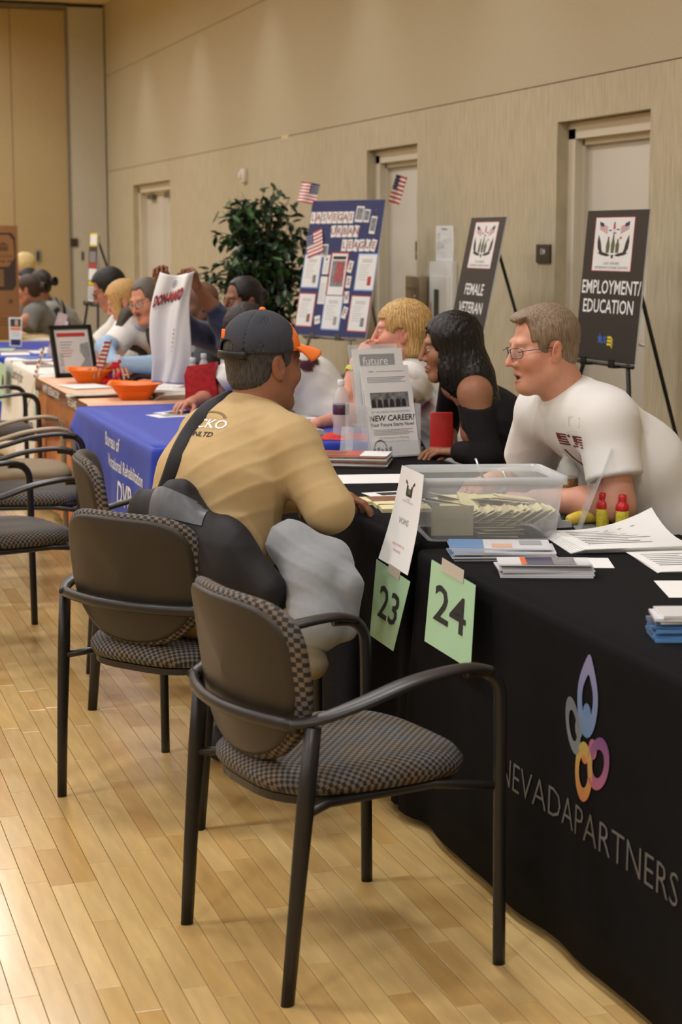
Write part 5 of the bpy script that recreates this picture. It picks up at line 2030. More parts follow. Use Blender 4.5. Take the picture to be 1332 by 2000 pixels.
# ---- loose paper helpers
def leaf(name, label, cat, c, w, l, rz, z, t=.0008, mats=(WHITE_PAPER,), prints=(), curl=0.0, group=None, bend=0.0):
    """A sheet or leaflet lying at height z: w across, l along its own y. prints: (x0, y0, x1, y1, mat) in 0..1."""
    m = MB()

    def top(u, v):
        return ((u - .5) * w, (v - .5) * l, t + curl * max(0, u + v - 1.25) ** 2 + bend * (4 * (u - .5) ** 2))
    nn = 8 if (curl or bend) else 1
    m.sheet(top, nn, nn, t)
    o = m.build(name, mats[0], None, (c[0], c[1], z), (0, 0, rz))
    for k, (x0, y0, x1, y1, pm) in enumerate(prints):
        q = MB()
        q.grid(lambda u, v: (lambda p: (p[0], p[1], p[2] + .0005 + .00006 * k))(top(x0 + (x1 - x0) * u, y0 + (y1 - y0) * v)), nn, nn)
        q.build('print', pm, o)
    if label:
        tag(o, label, cat, group)
    return o


def lines(x0, y0, x1, n, gap, m=GREY_INK, th=.25):
    return [(x0, y0 - k * gap - gap * th, x1 - (.08 * ((k * 7) % 4)), y0 - k * gap, m) for k in range(n)]


ALONG = math.atan2(-.306, .952)            # image-right direction on the floor plan
T1Z = TZ + .0045
LBLUE = mat('leaflet_blue', (92, 140, 192), .3, coat=.4)
DBLUE = mat('leaflet_dark_blue', (44, 58, 92), .3, coat=.4)
GLOSS = mat('leaflet_gloss', (216, 218, 222), .25, coat=.4)
GREYP = mat('leaflet_grey_photo', (128, 130, 134), .3, var=(60, .35))
ORANGE_P = mat('leaflet_orange', (222, 108, 48), .3)

# near black table
rnd = random.Random(5)
for k in range(8):
    pr = [(0, 0, 1, .34, LBLUE), (.5, .42, .9, .62, SKIN_INK), (.1, .7, .6, .92, GREY_INK)] if k == 7 else [(0, 0, 1, .3, LBLUE)]
    leaf('leaflet', 'topmost blue ended leaflet of the stack beside the clear bin' if k == 7 else 'blue ended leaflet, %s in the stack beside the clear bin' % ORD[k], 'leaflet',
         (1.76 + rnd.uniform(-.008, .008), 4.11 + rnd.uniform(-.008, .008)), .135, .26, ALONG - R(90) + rnd.uniform(-.06, .06), T1Z + k * .0042, .0038, (GLOSS,), pr, group='blue and white leaflets by the bin')
for k in range(7):
    pr = [(.0, .30, 1, .60, DBLUE), (0, .25, 1, .31, ORANGE_P), (.0, .60, 1, .84, GREYP)] if k == 6 else [(0, .28, .2, .5, DBLUE)]
    leaf('leaflet', 'topmost folded leaflet with navy and orange band at the near table edge' if k == 6 else 'folded white leaflet, %s under the navy and orange one' % ORD[k], 'leaflet',
         (1.765 + rnd.uniform(-.006, .006), 3.86 + rnd.uniform(-.006, .006)), .10, .225, ALONG - R(90) + .02 + rnd.uniform(-.05, .05), T1Z + k * .0042, .0038, (GLOSS,), pr, group='folded white leaflets on the near table', bend=.004 if k == 6 else 0)
leaf('flyer', 'white flyer with bright blue corner, between the leaflet stacks and the papers', 'flyer', (1.86, 3.985), .14, .27, ALONG - R(90) - .03, T1Z, .001, (WHITE_PAPER,), [(.7, 0, 1, .3, BLUE_INK), (.2, .3, .5, .6, SKIN_INK)])
for k in range(6):
    leaf('paper_sheet', 'top page of the loose white stack with a raised corner, before the bottles' if k == 5 else 'white page, %s in the loose stack before the bottles' % ORD[k], 'paper',
         (2.12 + .004 * k, 4.215 - .003 * k), .30, .30, ALONG + R(8) + .012 * k, T1Z + .0025 * k, .0022, (WHITE_PAPER,), lines(.12, .86, .8, 8, .085) if k == 5 else (), curl=.10 if k == 5 else 0, group='white pages of the loose stack')
leaf('folder', 'blue folder peeking out below the loose white stack', 'folder', (2.14, 4.215), .33, .31, ALONG + R(9), T1Z - .0005, .0012, (NAVY_INK,))
for k in range(3):
    leaf('paper_sheet', 'white typed page at the right frame edge on the near table' if k == 2 else 'white page, %s below the typed one at the right edge' % ORD[k], 'paper', (2.17, 3.90), .216, .28, ALONG + R(6) + .02 * k, T1Z + .0013 * k, .0012, (WHITE_PAPER,), lines(.12, .86, .8, 7, .09) if k == 2 else (), group='white pages at the right edge')
for k in range(9):
    leaf('leaflet', ('topmost white folded leaflet of the pile at the right frame edge' if k == 8 else 'white folded leaflet, %s in the pile at the right edge' % ORD[k]) if k > 5 else 'blue leaflet, %s in the pile at the right edge' % ORD[k], 'leaflet',
         (1.80 + rnd.uniform(-.008, .008), 3.13 + rnd.uniform(-.008, .008)), .10, .22, ALONG - R(90) + rnd.uniform(-.08, .08), T1Z + k * .0062, .0056, (GLOSS if k > 5 else LBLUE,), [(.1, 0, .9, .1, DBLUE)] if k < 6 else (), group='pile of leaflets at the right frame edge')
leaf('paper_sheet', 'small white paper beyond the pile at the right frame edge', 'paper', (2.02, 3.58), .15, .2, ALONG, T1Z)

# clear storage bin with cream envelopes
BIN = mat('clear_bin_plastic', (222, 226, 228), .25, alpha=.38, spec=.4, var=(5, .03))
RIM = mat('clear_bin_rim', (216, 220, 222), .25, alpha=.55)
bt = [A(1.628, 4.365), A(2.024, 4.270), A(2.066, 4.560), A(1.684, 4.652)]
bc = sum(bt) / 4
zt, zb = .176, .0
t = thing('storage_bin', 'clear plastic storage bin of cream envelopes across the two black tables', 'bin', (bc[0], bc[1], T1Z))
m = MB()


def ring(sc, z, out=0):
    r = []
    P_ = [(p - bc) * sc for p in bt]
    for i in range(4):
        p, a, b = P_[i], P_[i - 1], P_[(i + 1) % 4]
        for q in (a, None, b):
            r.append(p + ((q - p) / np.linalg.norm(q - p) * .02 if q is not None else ((a - p) / np.linalg.norm(a - p) + (b - p) / np.linalg.norm(b - p)) * .006))
    return [(x, y, z) for x, y in r]


rings_ = [ring(.80, .004), ring(.86, .0), ring(.875, .006), ring(.955, zt - .02)]
V, F = [], [tuple(range(12))]
for r_ in rings_:
    V += r_
for i in range(3):
    F += [(i * 12 + k, i * 12 + (k + 1) % 12, (i + 1) * 12 + (k + 1) % 12, (i + 1) * 12 + k) for k in range(12)]
m.add(V, F, 0, True)
m.build('bin_body', BIN, t)
m = MB()
V = ring(.955, zt - .022) + ring(1.0, zt - .022) + ring(1.0, zt) + ring(.965, zt) + ring(.955, zt - .022)
F = [(i * 12 + k, i * 12 + (k + 1) % 12, (i + 1) * 12 + (k + 1) % 12, (i + 1) * 12 + k) for i in range(4) for k in range(12)]
m.add(V, F, 0, True)
m.build('rim', RIM, t)
CREAM = mat('cream_envelope', (214, 206, 160), .8, var=(8, .05))
CREAM2 = mat('cream_envelope_dark', (186, 178, 138), .8, var=(8, .05))
ex = (bt[1] - bt[0]) / np.linalg.norm(bt[1] - bt[0])
ey = A(-ex[1], ex[0])
rz0 = math.atan2(ex[1], ex[0])
env = MB()
env.box((0, 0, 0), (.11, .0012, .075))
me_e = [env.data('cream_envelope', CREAM), env.data('cream_envelope', CREAM2)]
for k in range(22):          # standing and leaning row
    p = bc + ex * (.155 - .0115 * k) + ey * (-.045 + .012 * math.sin(k * 2.1))
    o = obj('cream_envelope', me_e[k % 3 == 2], None, (p[0], p[1], T1Z + .012 + .047 + .002 * (k % 4)), None)
    o.rotation_euler = (R(58) + .006 * k, 0, rz0 + R(90) + .05 * math.sin(k * 1.7))
    tag(o, 'cream envelope leaning in the row inside the clear bin', 'envelope', 'cream envelopes in the bin')
for k in range(16):          # flat stack toward the front
    p = bc + ex * (.03 + .012 * math.sin(k * 1.9)) + ey * (-.065 + .006 * math.sin(k * 2.7))
    o = obj('cream_envelope', me_e[k % 2], None, (p[0], p[1], T1Z + .008 + .0042 * k))
    o.rotation_euler = (R(90) + rnd.uniform(-.03, .03), rnd.uniform(-.03, .03), rz0 + rnd.uniform(-.2, .2))
    tag(o, 'cream envelope lying in the flat stack inside the clear bin', 'envelope', 'flat cream envelopes in the bin')
for k in range(12):
    p = bc + ex * (-.10 + .018 * k) + ey * (.05 + .02 * math.sin(k * 2.3))
    o = obj('cream_envelope', me_e[0], None, (p[0], p[1], T1Z + .082 + .012 * math.sin(k * 1.3)))
    o.rotation_euler = (R(90) + rnd.uniform(-.35, .35), rnd.uniform(-.25, .25), rz0 + rnd.uniform(-.4, .4))
    tag(o, 'cream envelope tossed loose on top of the others in the clear bin', 'envelope', 'loose cream envelopes in the bin')
m = MB()
m.box((0, 0, 0), (.115, .0012, .085))
c1 = m.build('bin_card', CREAM2, None)
p = bc + ex * -.10 - ey * .112
c1.location = (p[0], p[1], T1Z + .055)
c1.rotation_euler = (R(8), 0, rz0)
tag(c1, 'cream card with grey writing against the front wall of the clear bin', 'card')
q = MB()
put_text(q, '10 MINUTES', 0, 0, .017, z=.0009, M=Matrix.Rotation(R(90), 4, 'X'))
kstuff(q.build('lettering', GREY_INK, c1))


# white sheet taped to the end of the bin, hanging over the table edge
def quad_sheet(name, tl_, tr_, br_, bl_, m_, n=10, bow=0.0, nrm=(-1, 0, 0), t=.0008, parent=None):
    tl_, tr_, br_, bl_, nrm = map(A, (tl_, tr_, br_, bl_, nrm))
    c = (tl_ + tr_ + br_ + bl_) / 4

    def pt(u, v, off=0.0):
        p = (tl_ * (1 - u) + tr_ * u) * v + (bl_ * (1 - u) + br_ * u) * (1 - v)
        return p + nrm * (bow * math.sin(math.pi * v) + off)
    m = MB()
    m.grid(lambda u, v: tuple(pt(u, v) - c), n, n)
    m.grid(lambda u, v: tuple(pt(1 - u, v, -t) - c), n, n)
    o = m.build(name, m_, parent, tuple(c))
    def on(V, lift=.0012):
        return [tuple(pt(x, y, lift) - c) for x, y, _ in V]
    return o, on


def put_on(o, on, txt, cx, cy_, size, asp, m_, bold=0.0, shear=0.0, name='lettering'):
    """Text on a quad sheet; cx, cy_, size as fractions of the height, asp = width / height."""
    V, F = text_mesh(txt, size, bold, shear, 1.0)
    q = obj(name, mesh_data(name, on([(cx + v[0] / asp, cy_ + v[1], 0) for v in V]), F, m_), o)
    return kstuff(q)


def patch(o, on, pts, m_, name='print', lift=.001):
    V, F = [], []
    for pl in pts:
        b = len(V)
        V += [(p[0], p[1], 0) for p in pl]
        F.append(tuple(range(b, len(V))))
    q = obj(name, mesh_data(name, on(V, lift), F, m_), o)
    return kstuff(q)


R4 = lambda x0, y0, x1, y1: [(x0, y0), (x1, y0), (x1, y1), (x0, y1)]
o, on = quad_sheet('paper_sign', (1.635, 4.527, 0.932), (1.632, 4.345, 0.927), (1.548, 4.238, 0.679), (1.552, 4.484, 0.682), WHITE_PAPER, bow=-.006)
tag(o, 'white paper sign taped to the end of the clear bin, above number 23', 'sign')
put_on(o, on, 'VONS', .5, .46, .085, .62, GREY_INK)
put_on(o, on, 'EMPLOYMENT &', .5, .22, .035, .62, mat('pale_red_ink', (222, 150, 140), .7))
put_on(o, on, 'TRAINING', .5, .16, .035, .62, MATS['pale_red_ink'])
put_on(o, on, 'LAS VEGAS', .5, .69, .022, .62, GREY_INK)
put_on(o, on, 'VETERANS STAND DOWN', .5, .665, .022, .62, GREY_INK)
patch(o, on, [R4(.38, .73, .44, .83), R4(.56, .73, .62, .83), R4(.4, .72, .6, .745)], INK)
patch(o, on, [R4(.44, .745, .56, .80)], OLIVE_INK)
patch(o, on, [[(.30, .86), (.38, .83), (.40, .845), (.33, .885)], [(.62, .83), (.70, .86), (.68, .885), (.6, .845)]], MAROON_INK)

GREEN = mat('pale_green_card', (166, 204, 168), .7, var=(5, .03))
TAPE = mat('beige_tape', (204, 196, 180), .35, alpha=.9)
o, on = quad_sheet('number_card', (1.548, 4.489, 0.679), (1.548, 4.218, 0.666), (1.532, 4.302, 0.462), (1.532, 4.498, 0.464), GREEN)
tag(o, 'pale green card with black number 23 on the second black cloth', 'sign')
put_on(o, on, '23', .56, .5, .60, .85, INK, .01)
patch(o, on, [R4(.38, .93, .72, 1.06)], TAPE, 'tape', .0016)
o, on = quad_sheet('number_card', (1.545, 4.054, 0.754), (1.545, 3.762, 0.743), (1.520, 3.726, 0.549), (1.520, 4.035, 0.550), GREEN)
tag(o, 'pale green card with black number 24 on the near black cloth', 'sign')
put_on(o, on, '24', .5, .52, .62, .85, INK, .01)
patch(o, on, [R4(.25, .94, .75, 1.10)], TAPE, 'tape', .0016)

# emblem and lettering on the near black cloth, laid on its folds
EMB = mat('emblem_print', (120, 120, 150), .8, attr=True)


def cloth_decal(name, target, m_, V, F, M, cols=None):
    SC.view_layers[0].update()
    W = shrink(target, [tuple(M @ Vector(v)) for v in V], (1, 0, 0), .003)
    o = obj(name, mesh_data(name, W, F, m_, cols=cols), target)
    return kstuff(o)


def petal(cx, cy, ang, L_, w, inner, tip):
    """Ring shaped petal pointing along ang, hollow inside."""
    out, inn = [], []
    n = 28
    for k in range(n):
        a = 2 * math.pi * k / n
        for lst, s in ((out, 1.0), (inn, inner)):
            x, y = s * L_ / 2 * math.cos(a), s * w / 2 * math.sin(a)
            if tip:
                y *= 1 - .35 * max(0, math.cos(a)) ** 2
                x *= 1 + .12 * max(0, math.cos(a)) ** 6
            lst.append((cx + x * math.cos(ang) - y * math.sin(ang), cy + x * math.sin(ang) + y * math.cos(ang), 0))
    return out + inn, [(k, (k + 1) % n, n + (k + 1) % n, n + k) for k in range(n)]


Mc = plane_frame((1.35, 3.225, .53), (0, -1, 0), (0, 0, 1))
V, F, Cc = [], [], []
for cx, cy, ang, L_, w, c1, c2 in ((.0, .072, R(88), .170, .098, (150, 150, 196), (104, 142, 190)), (-.066, -.004, R(112), .125, .070, (118, 122, 130), (128, 138, 146)),
                                  (.060, -.052, R(62), .125, .088, (120, 78, 140), (178, 104, 132)), (-.006, -.088, R(-92), .130, .084, (192, 176, 92), (206, 132, 84))):
    v, f = petal(cx, cy, ang, L_, w, .54, cx == 0)
    b = len(V)
    V += v
    F += [tuple(i + b for i in q) for q in f]
    for p in v:
        k = min(1, max(0, .5 - (p[1] - cy) / L_))
        Cc.append(A(lin(c1)) * (1 - k) + A(lin(c2)) * k)
    n = 12
    b = len(V)
    bx, by = cx * .55 if cx else 0, cy * .55 + .0
    V += [(bx + .019 * math.cos(2 * math.pi * k / n), by + .022 * math.sin(2 * math.pi * k / n), 0) for k in range(n)]
    F.append(tuple(range(b, b + n)))
    Cc += [A(lin(c2))] * n
cloth_decal('emblem', black1, EMB, V, F, Mc, np.array(Cc) * .72)
Mw = plane_frame((1.35, 3.235, .325), (0, -1, 0), (0, 0, 1))
V, F = text_mesh('NEVADAPARTNERS', .098, -.012, 0, 1.0)
cloth_decal('lettering', black1, mat('grey_cloth_print', (92, 92, 90), .8), V, F, Mw)


# small things on the near table
def bottle(label, c, z, h=.20, r=.031, lab=(96, 60, 70), capc=(222, 224, 226), group=None, name='water_bottle'):
    t = thing(name, label, 'bottle', (c[0], c[1], z), 0, group)
    k = h / .2
    m = MB()
    m.lathe([(0, .004), (r * .7, 0), (r * .95, .006), (r, .02), (r * .93, .05 * k), (r, .075 * k), (r, .118 * k), (r * .96, .135 * k), (r * .62, .162 * k), (.0125, .176 * k), (.0125, .186 * k)], 20)
    m.build('bottle_body', mat('clear_bottle', (225, 232, 236), .08, alpha=.42, spec=.8), t)
    m = MB()
    m.lathe([(r * .955, .078 * k), (r * 1.012, .080 * k), (r * 1.012, .114 * k), (r * .955, .116 * k)], 20)
    m.build('paper_label', mat('bottle_label_%d_%d' % (lab[0], lab[1]), lab, .4, var=(90, .6)), t)
    m = MB()
    m.lathe([(.0142, .180 * k), (.0146, .182 * k), (.0146, .197 * k), (.012, .2 * k), (0, .2 * k)], 16)
    m.build('cap', mat('cap_%d' % capc[0], capc, .4), t)
    return t


bottle('water bottle behind the clear bin, next to the man in white t-shirt', (2.20, 4.66), T1Z, .205, .033, (150, 110, 60))
bottle('water bottle standing on the red bandana at the end of the blue table', (2.195, 6.815), TZ + .012, .235, .034, (84, 52, 72))
RED_CAP = mat('red_bottle_cap', (188, 30, 34), .3)
for x, y, lb in ((2.215, 4.452, 'left red topped yellow bottle beside the banana'), (2.250, 4.400, 'right red topped yellow bottle beside the banana')):
    t = thing('sauce_bottle', lb, 'bottle', (x, y, T1Z), 0, 'red topped bottles')
    m = MB()
    m.lathe([(0, 0), (.017, 0), (.0185, .004), (.0185, .052), (.017, .056)], 18)
    m.build('bottle_body', mat('yellow_label', (206, 190, 60), .4, var=(120, .25)), t)
    m = MB()
    m.lathe([(.0175, .053), (.0192, .058), (.0185, .07), (.012, .078), (.0105, .08), (.0115, .082), (.0115, .098), (.009, .1), (0, .1)], 18)
    m.build('cap', RED_CAP, t)
m = MB()
bp = catmull([(-.055, -.004, .020), (-.04, 0, .022), (-.01, .012, .026), (.03, .012, .028), (.06, -.004, .026), (.075, -.014, .024)], 5)
m.tube(bp, [.006 + .013 * math.sin(math.pi * min(1, max(0, (i + 1.5) / (len(bp) + 1)))) ** .6 for i in range(len(bp))], 10)
o = m.build('banana', mat('banana_skin', (206, 176, 56), .5, var=(30, .1)), None, (2.185, 4.50, T1Z - .004), (0, 0, ALONG + .1))
tag(o, 'yellow banana between the tape dispenser and the red topped bottles', 'banana')
t = thing('tape_dispenser', 'white and clear tape dispenser in front of the banana', 'tape dispenser', (2.09, 4.49, T1Z), ALONG + R(20))
m = MB()
m.prism([(-.045, 0), (.045, 0), (.040, .018), (.012, .02), (-.005, .05), (-.025, .058), (-.042, .045)], -.011, .011, M=Matrix.Rotation(R(90), 4, 'X'))
m.build('dispenser_body', mat('clear_dispenser', (220, 222, 226), .15, alpha=.45), t)
m = MB()
m.lathe([(.012, -.008), (.026, -.008), (.026, .008), (.012, .008), (.012, -.008)], 20, M=Matrix.Translation((-.018, 0, .030)) @ Matrix.Rotation(R(90), 4, 'X'))
m.build('tape_roll', mat('white_tape_roll', (224, 222, 214), .4), t)
# slanted clear acrylic stand seen edge on
t = thing('acrylic_stand', 'clear slanted acrylic sign stand, seen edge on before the man in white', 'sign stand', (2.16, 4.50, T1Z), math.atan2(-.306, .952))
m = MB()
m.box((.040, 0, .115), (.0035, .16, .25), rot=rotm(0, R(20), 0))
m.build('sign_panel', mat('acrylic', (226, 230, 232), .06, alpha=.28, spec=.8), t)
m = MB()
m.box((.03, 0, .002), (.09, .16, .003))
m.build('foot', MATS['acrylic'], t)
for lb, a, b, mm in (('green pen lying beside the water bottle behind the bin', (2.13, 4.60), (2.20, 4.615), mat('green_pen', (70, 130, 92), .4)), ('brown pen on the black cloth at the right frame edge', (2.245, 4.31), (2.285, 4.355), mat('brown_pen', (140, 120, 90), .4))):
    m = MB()
    m.tube([(*a, T1Z + .004), (*b, T1Z + .004)], .0038, 8)
    tag(m.build('pen', mm), lb, 'pen')
m = MB()
m.tube(catmull([(2.24, 4.375, T1Z + .003), (2.26, 4.36, T1Z + .006), (2.275, 4.345, T1Z + .003)], 4), .005, 6)
tag(m.build('key_fob', BLACK), 'small black fob beside the red topped bottles', 'fob')

# ---- second black table: literature stand and papers
ACR = MATS['acrylic']
t = thing('literature_stand', 'clear tiered literature stand facing the aisle on the second black table', 'stand', (2.187, 6.138, TZ + .0045), math.atan2(-.318, .057) + R(90))
# local x runs along the front edge, local -y faces the aisle
st_yaw = t.rotation_euler[2]
tiers = []
for k in range(3):
    m = MB()
    lean = R(-14)
    oy, oz = .055 * k, .075 * k
    m.box((0, oy + .035, .14 + oz), (.212, .003, .26), rot=rotm(lean, 0, 0))
    m.box((0, oy - .008, .035 + oz * .75), (.212, .003, .06), rot=rotm(lean, 0, 0))
    m.box((0, oy + .01, .006 + oz * .75), (.212, .045, .003))
    m.build('pocket', ACR, t)
for s_ in (-1, 1):
    m = MB()
    m.box((s_ * .106, .09, .10), (.003, .20, .20))
    m.build('side_panel', ACR, t)
GP = mat('flyer_grey_photo', (120, 120, 120), .6, var=(38, .75))


def stand_flyer(label, ox, oy, oz, w, h, lean, draw, m_=WHITE_PAPER, rz=0):
    M = Matrix.Translation(t.location) @ Matrix.Rotation(st_yaw, 4, 'Z') @ Matrix.Translation((ox, oy, oz)) @ Matrix.Rotation(rz, 4, 'Z') @ Matrix.Rotation(R(90) + lean, 4, 'X')
    mb = MB()
    mb.sheet(lambda u, v: ((u - .5) * w, v * h, .003 + .006 * (u - .5) ** 2 * 4 * 0), 1, 1, .004)
    o = mb.build('flyer', m_)
    o.matrix_world = M
    tag(o, label, 'flyer')
    for k, (nm, mm, fn) in enumerate(draw):
        q = MB()
        fn(q)
        q.v = [(a, b, .0036 + .0001 * k) for a, b, _ in q.v]
        kstuff(q.build(nm, mm, o))
    return o


def d_career(q):
    put_text(q, 'NEW CAREER?', 0, .142, .030, bold=.02, shear=.15)
    put_text(q, 'Your Future Starts Now!', 0, .118, .0185, bold=.01)


def d_small(q):
    put_text(q, 'IN THE MARKET FOR AN EXCITING', 0, .166, .0105)
    put_text(q, 'Call JTOB Leaders in Marketing', 0, .068, .010)
    put_text(q, 'at 1-800 to learn more about our', 0, .056, .010)
    for k in range(4):
        rect(q, -.085, .098 - k * .006, .085 - .02 * (k % 2), .100 - k * .006)


def d_house(q):
    rect(q, -.095, .008, -.02, .016)
    for k in range(5):
        poly(q, [(-.095 + .017 * k, .018), (-.083 + .017 * k, .018), (-.083 + .017 * k, .030 + .008 * math.sin(k * 2)), (-.095 + .017 * k, .03)])
    for k in range(12):
        a0, a1 = math.pi * k / 12, math.pi * (k + 1) / 12
        q.add([(-.062 + .028 * math.cos(a) * s, .030 + .032 * math.sin(a) * s, 0) for a, s in ((a0, 1), (a1, 1), (a1, .86), (a0, .86))], [(0, 1, 2, 3)])


def d_people(q):
    for k in range(6):
        x = -.07 + .026 * k
        poly(q, [(x - .010, .184), (x + .010, .184), (x + .008, .21), (x, .216), (x - .008, .21)])


stand_flyer('front flyer asking New Career, with a group photo, in the literature stand', 0, -.010, .010, .205, .27, R(-14),
            [('photo', GP, lambda q: rect(q, -.082, .182, .082, .240)), ('photo_figures', INK, d_people), ('lettering', INK, d_career), ('small_print', GREY_INK, d_small), ('drawing', INK, d_house)])
stand_flyer('second flyer, small grey print, behind the New Career flyer', .012, .045, .075, .205, .27, R(-13), [('small_print', GREY_INK, lambda q: [rect(q, -.07, .247, -.05, .251), rect(q, -.04, .247, .08, .249)] + [rect(q, -.08, .225 - .006 * k, .085 - .01 * (k % 3), .2275 - .006 * k) for k in range(4)])])
stand_flyer('rearmost flyer headed future in white on a grey band', .012, .105, .130, .215, .275, R(-12), [('grey_band', mat('flyer_grey', (152, 152, 152), .7), lambda q: rect(q, -.080, .20, .072, .255)), ('lettering', WHITE_INK, lambda q: put_text(q, 'future', -.012, .228, .045))])
stand_flyer('grey printed flyer at the right side of the literature stand', .085, .115, .010, .12, .22, R(-16), [('small_print', GREY_INK, lambda q: [rect(q, -.04, .19 - .012 * k, .04, .194 - .012 * k) for k in range(12)])], mat('grey_flyer', (176, 178, 182), .7), rz=R(-8))
stand_flyer('white flyer leaning behind the grey one at the right of the stand', .10, .150, .035, .12, .25, R(-13), [], rz=R(-6))
m = MB()
m.bevbox((0, 0, .085), (.085, .03, .17), .004)
o = m.build('folder_box', mat('red_folder', (190, 40, 36), .5))
o.location = (2.36, 6.10, TZ + .0045)
o.rotation_euler = (0, 0, math.atan2(-.3, .95))
tag(o, 'red box file beside the literature stand, before the woman in black', 'box')
REDMAG = mat('magazine_red', (196, 62, 46), .35, coat=.3)
BROWNP = mat('magazine_photo', (128, 84, 60), .35, var=(50, .5))
for k in range(7):
    leaf('magazine', 'topmost red and white magazine of the stack by the literature stand' if k == 6 else 'magazine, %s in the stack under the red and white one' % ORD[k], 'magazine', (1.985 + .003 * math.sin(k * 2), 6.02 + .003 * math.cos(k * 3)), .20, .265, ALONG - R(98) + .02 * math.sin(k * 1.7), TZ + .0045 + .0052 * k, .0048, (GLOSS if k % 3 else BROWNP,),
         [(0, 0, .75, .62, REDMAG), (.15, .12, .6, .4, BROWNP), (0, .62, 1, 1, WHITE_PAPER), (.75, .62, 1, 1, BROWNP)] if k == 6 else (), group='stack of magazines')
leaf('paper_sheet', 'white sheet lying on the second black table before the capped man', 'paper', (1.90, 5.62), .22, .30, ALONG - R(84), TZ + .0045, .0012)
leaf('paper_sheet', 'white form under the writing hand of the man in white t-shirt', 'paper', (2.06, 5.02), .216, .28, R(20), TZ + .0045, .0012, prints=lines(.12, .88, .85, 9, .08))
for k, (c, rz) in enumerate((((1.765, 5.10), .2), ((1.79, 4.93), .1), ((1.80, 5.02), .15))):
    for j in range(2):
        leaf('booklet', ('cream booklet with brown cover photo by the sleeve of the capped man', 'cream booklet lying nearest the white paper sign', 'cream booklet between two others near the paper sign')[k] + ('' if j else ', lower one'), 'booklet', c, .10, .15, ALONG - R(90) + rz, TZ + .0045 + .006 * j, .0055, (CREAM,), [(.0, .3, 1, .95, BROWNP)] if k == 0 and j else (), group='cream booklets')
leaf('postcard', 'white card with dark picture behind the cream booklets', 'card', (1.85, 5.26), .10, .14, ALONG - R(70), TZ + .0045, .001, prints=[(.2, .3, .8, .8, INK)])
t2 = thing('acrylic_stand', 'small clear acrylic card stand left of the literature stand', 'sign stand', (2.03, 6.25, TZ + .0045), ALONG - .3)
m = MB()
m.box((0, .02, .055), (.05, .003, .11), rot=rotm(R(-15), 0, 0))
m.build('sign_panel', ACR, t2)
m = MB()
m.box((0, .02, .002), (.05, .06, .003))
m.build('foot', ACR, t2)
leaf('sticker', 'small pink tag on the black cloth left of the magazines', 'tag', (1.80, 5.86), .03, .05, .4, TZ + .0045, .001, (mat('pink_tag', (200, 110, 100), .6),))

# ---- blue table
BZ = TZ + .0045
Mv = plane_frame((1.1, 7.62, .58), (0, -1, 0), (0, 0, 1))
for txt, y, z, sz, b in (('Bureau of', 7.55, .672, .085, .014), ('Vocational Rehabilitation', 7.26, .585, .078, .012), ('DVR', 7.26, .47, .14, .014)):
    V, F = text_mesh(txt, sz, b)
    cloth_decal('lettering', blue1, WHITE_INK, V, F, plane_frame((1.1, y, z), (0, -1, 0), (0, 0, 1)))


def crumple(name, label, cat, c, s, m_, seed, z, amp=.35, group=None):
    rn = random.Random(seed)

    def fn(u, v):
        x, y = (u - .5) * s[0], (v - .5) * s[1]
        e = min(u, 1 - u, v, 1 - v)
        hh_ = s[2] * (amp + (1 - amp) * abs(math.sin(u * 9 + seed) * math.cos(v * 7 + seed * 1.3))) * min(1, e * 5)
        return (x * (1 + .12 * math.sin(v * 11 + seed)), y * (1 + .12 * math.sin(u * 13 + seed)), .002 + hh_)
    m = MB()
    m.sheet(fn, 16, 16, .0015)
    return tag(m.build(name, m_, None, (*c, z), (0, 0, rn.uniform(-.5, .5))), label, cat, group)


RED_BANDANA = mat('red_bandana', (196, 44, 36), .8, var=(60, .35))
BW_BANDANA = mat('black_white_bandana', (110, 110, 112), .8, var=(45, .95))
crumple('bandana', 'red bandana under the water bottle at the blue table end', 'bandana', (2.235, 6.83), (.24, .17, .022), RED_BANDANA, 3, BZ)
crumple('bandana', 'black and white bandana crumpled left of the red one', 'bandana', (2.10, 6.98), (.20, .16, .024), BW_BANDANA, 5, BZ)
crumple('bandana', 'pale patterned bandana crumpled behind the black and white one', 'bandana', (2.12, 7.14), (.18, .10, .026), mat('pale_bandana', (200, 180, 160), .8, var=(45, .35)), 8, BZ)
leaf('paper_sheet', 'white paper on the blue cloth behind the capped man\'s face', 'paper', (2.24, 7.72), .20, .26, ALONG + .5, BZ, .001)
leaf('paper_sheet', 'white and grey leaflet on the blue cloth left of the capped man', 'paper', (1.76, 7.97), .16, .24, ALONG - R(60), BZ, .001, prints=[(.2, .2, .8, .7, GREY_INK)])
leaf('paper_sheet', 'white leaflet beside the red gift bag on the blue cloth', 'paper', (1.80, 8.10), .14, .2, ALONG - R(40), BZ, .001, prints=[(.2, .2, .8, .7, INK)])
m = MB()
m.bevbox((0, 0, .006), (.07, .14, .011), .004)
tag(m.build('phone', BLACK, None, (1.87, 8.03, BZ), (0, 0, .5)), 'black phone at the foot of the red gift bag', 'phone')
t = thing('gift_bag', 'red damask gift bag with water bottles in it on the blue table', 'bag', (1.955, 8.27, BZ), ALONG - .1)
m = MB()
V = []
for z, k, j in ((0, 1.0, 0), (.08, 1.0, .004), (.16, .96, -.004), (.215, .90, .006)):
    V += [(x * .078 * k + j, y * .042 * k, z + (0.01 * x if z > .2 else 0)) for x, y in ((-1, -1), (0, -1.15), (1, -1), (1.05, 0), (1, 1), (0, 1.1), (-1, 1), (-1.05, 0))]
F = [tuple(range(8))[::-1]] + [(i * 8 + k, i * 8 + (k + 1) % 8, (i + 1) * 8 + (k + 1) % 8, (i + 1) * 8 + k) for i in range(3) for k in range(8)]
m.add(V, F, 0, False)
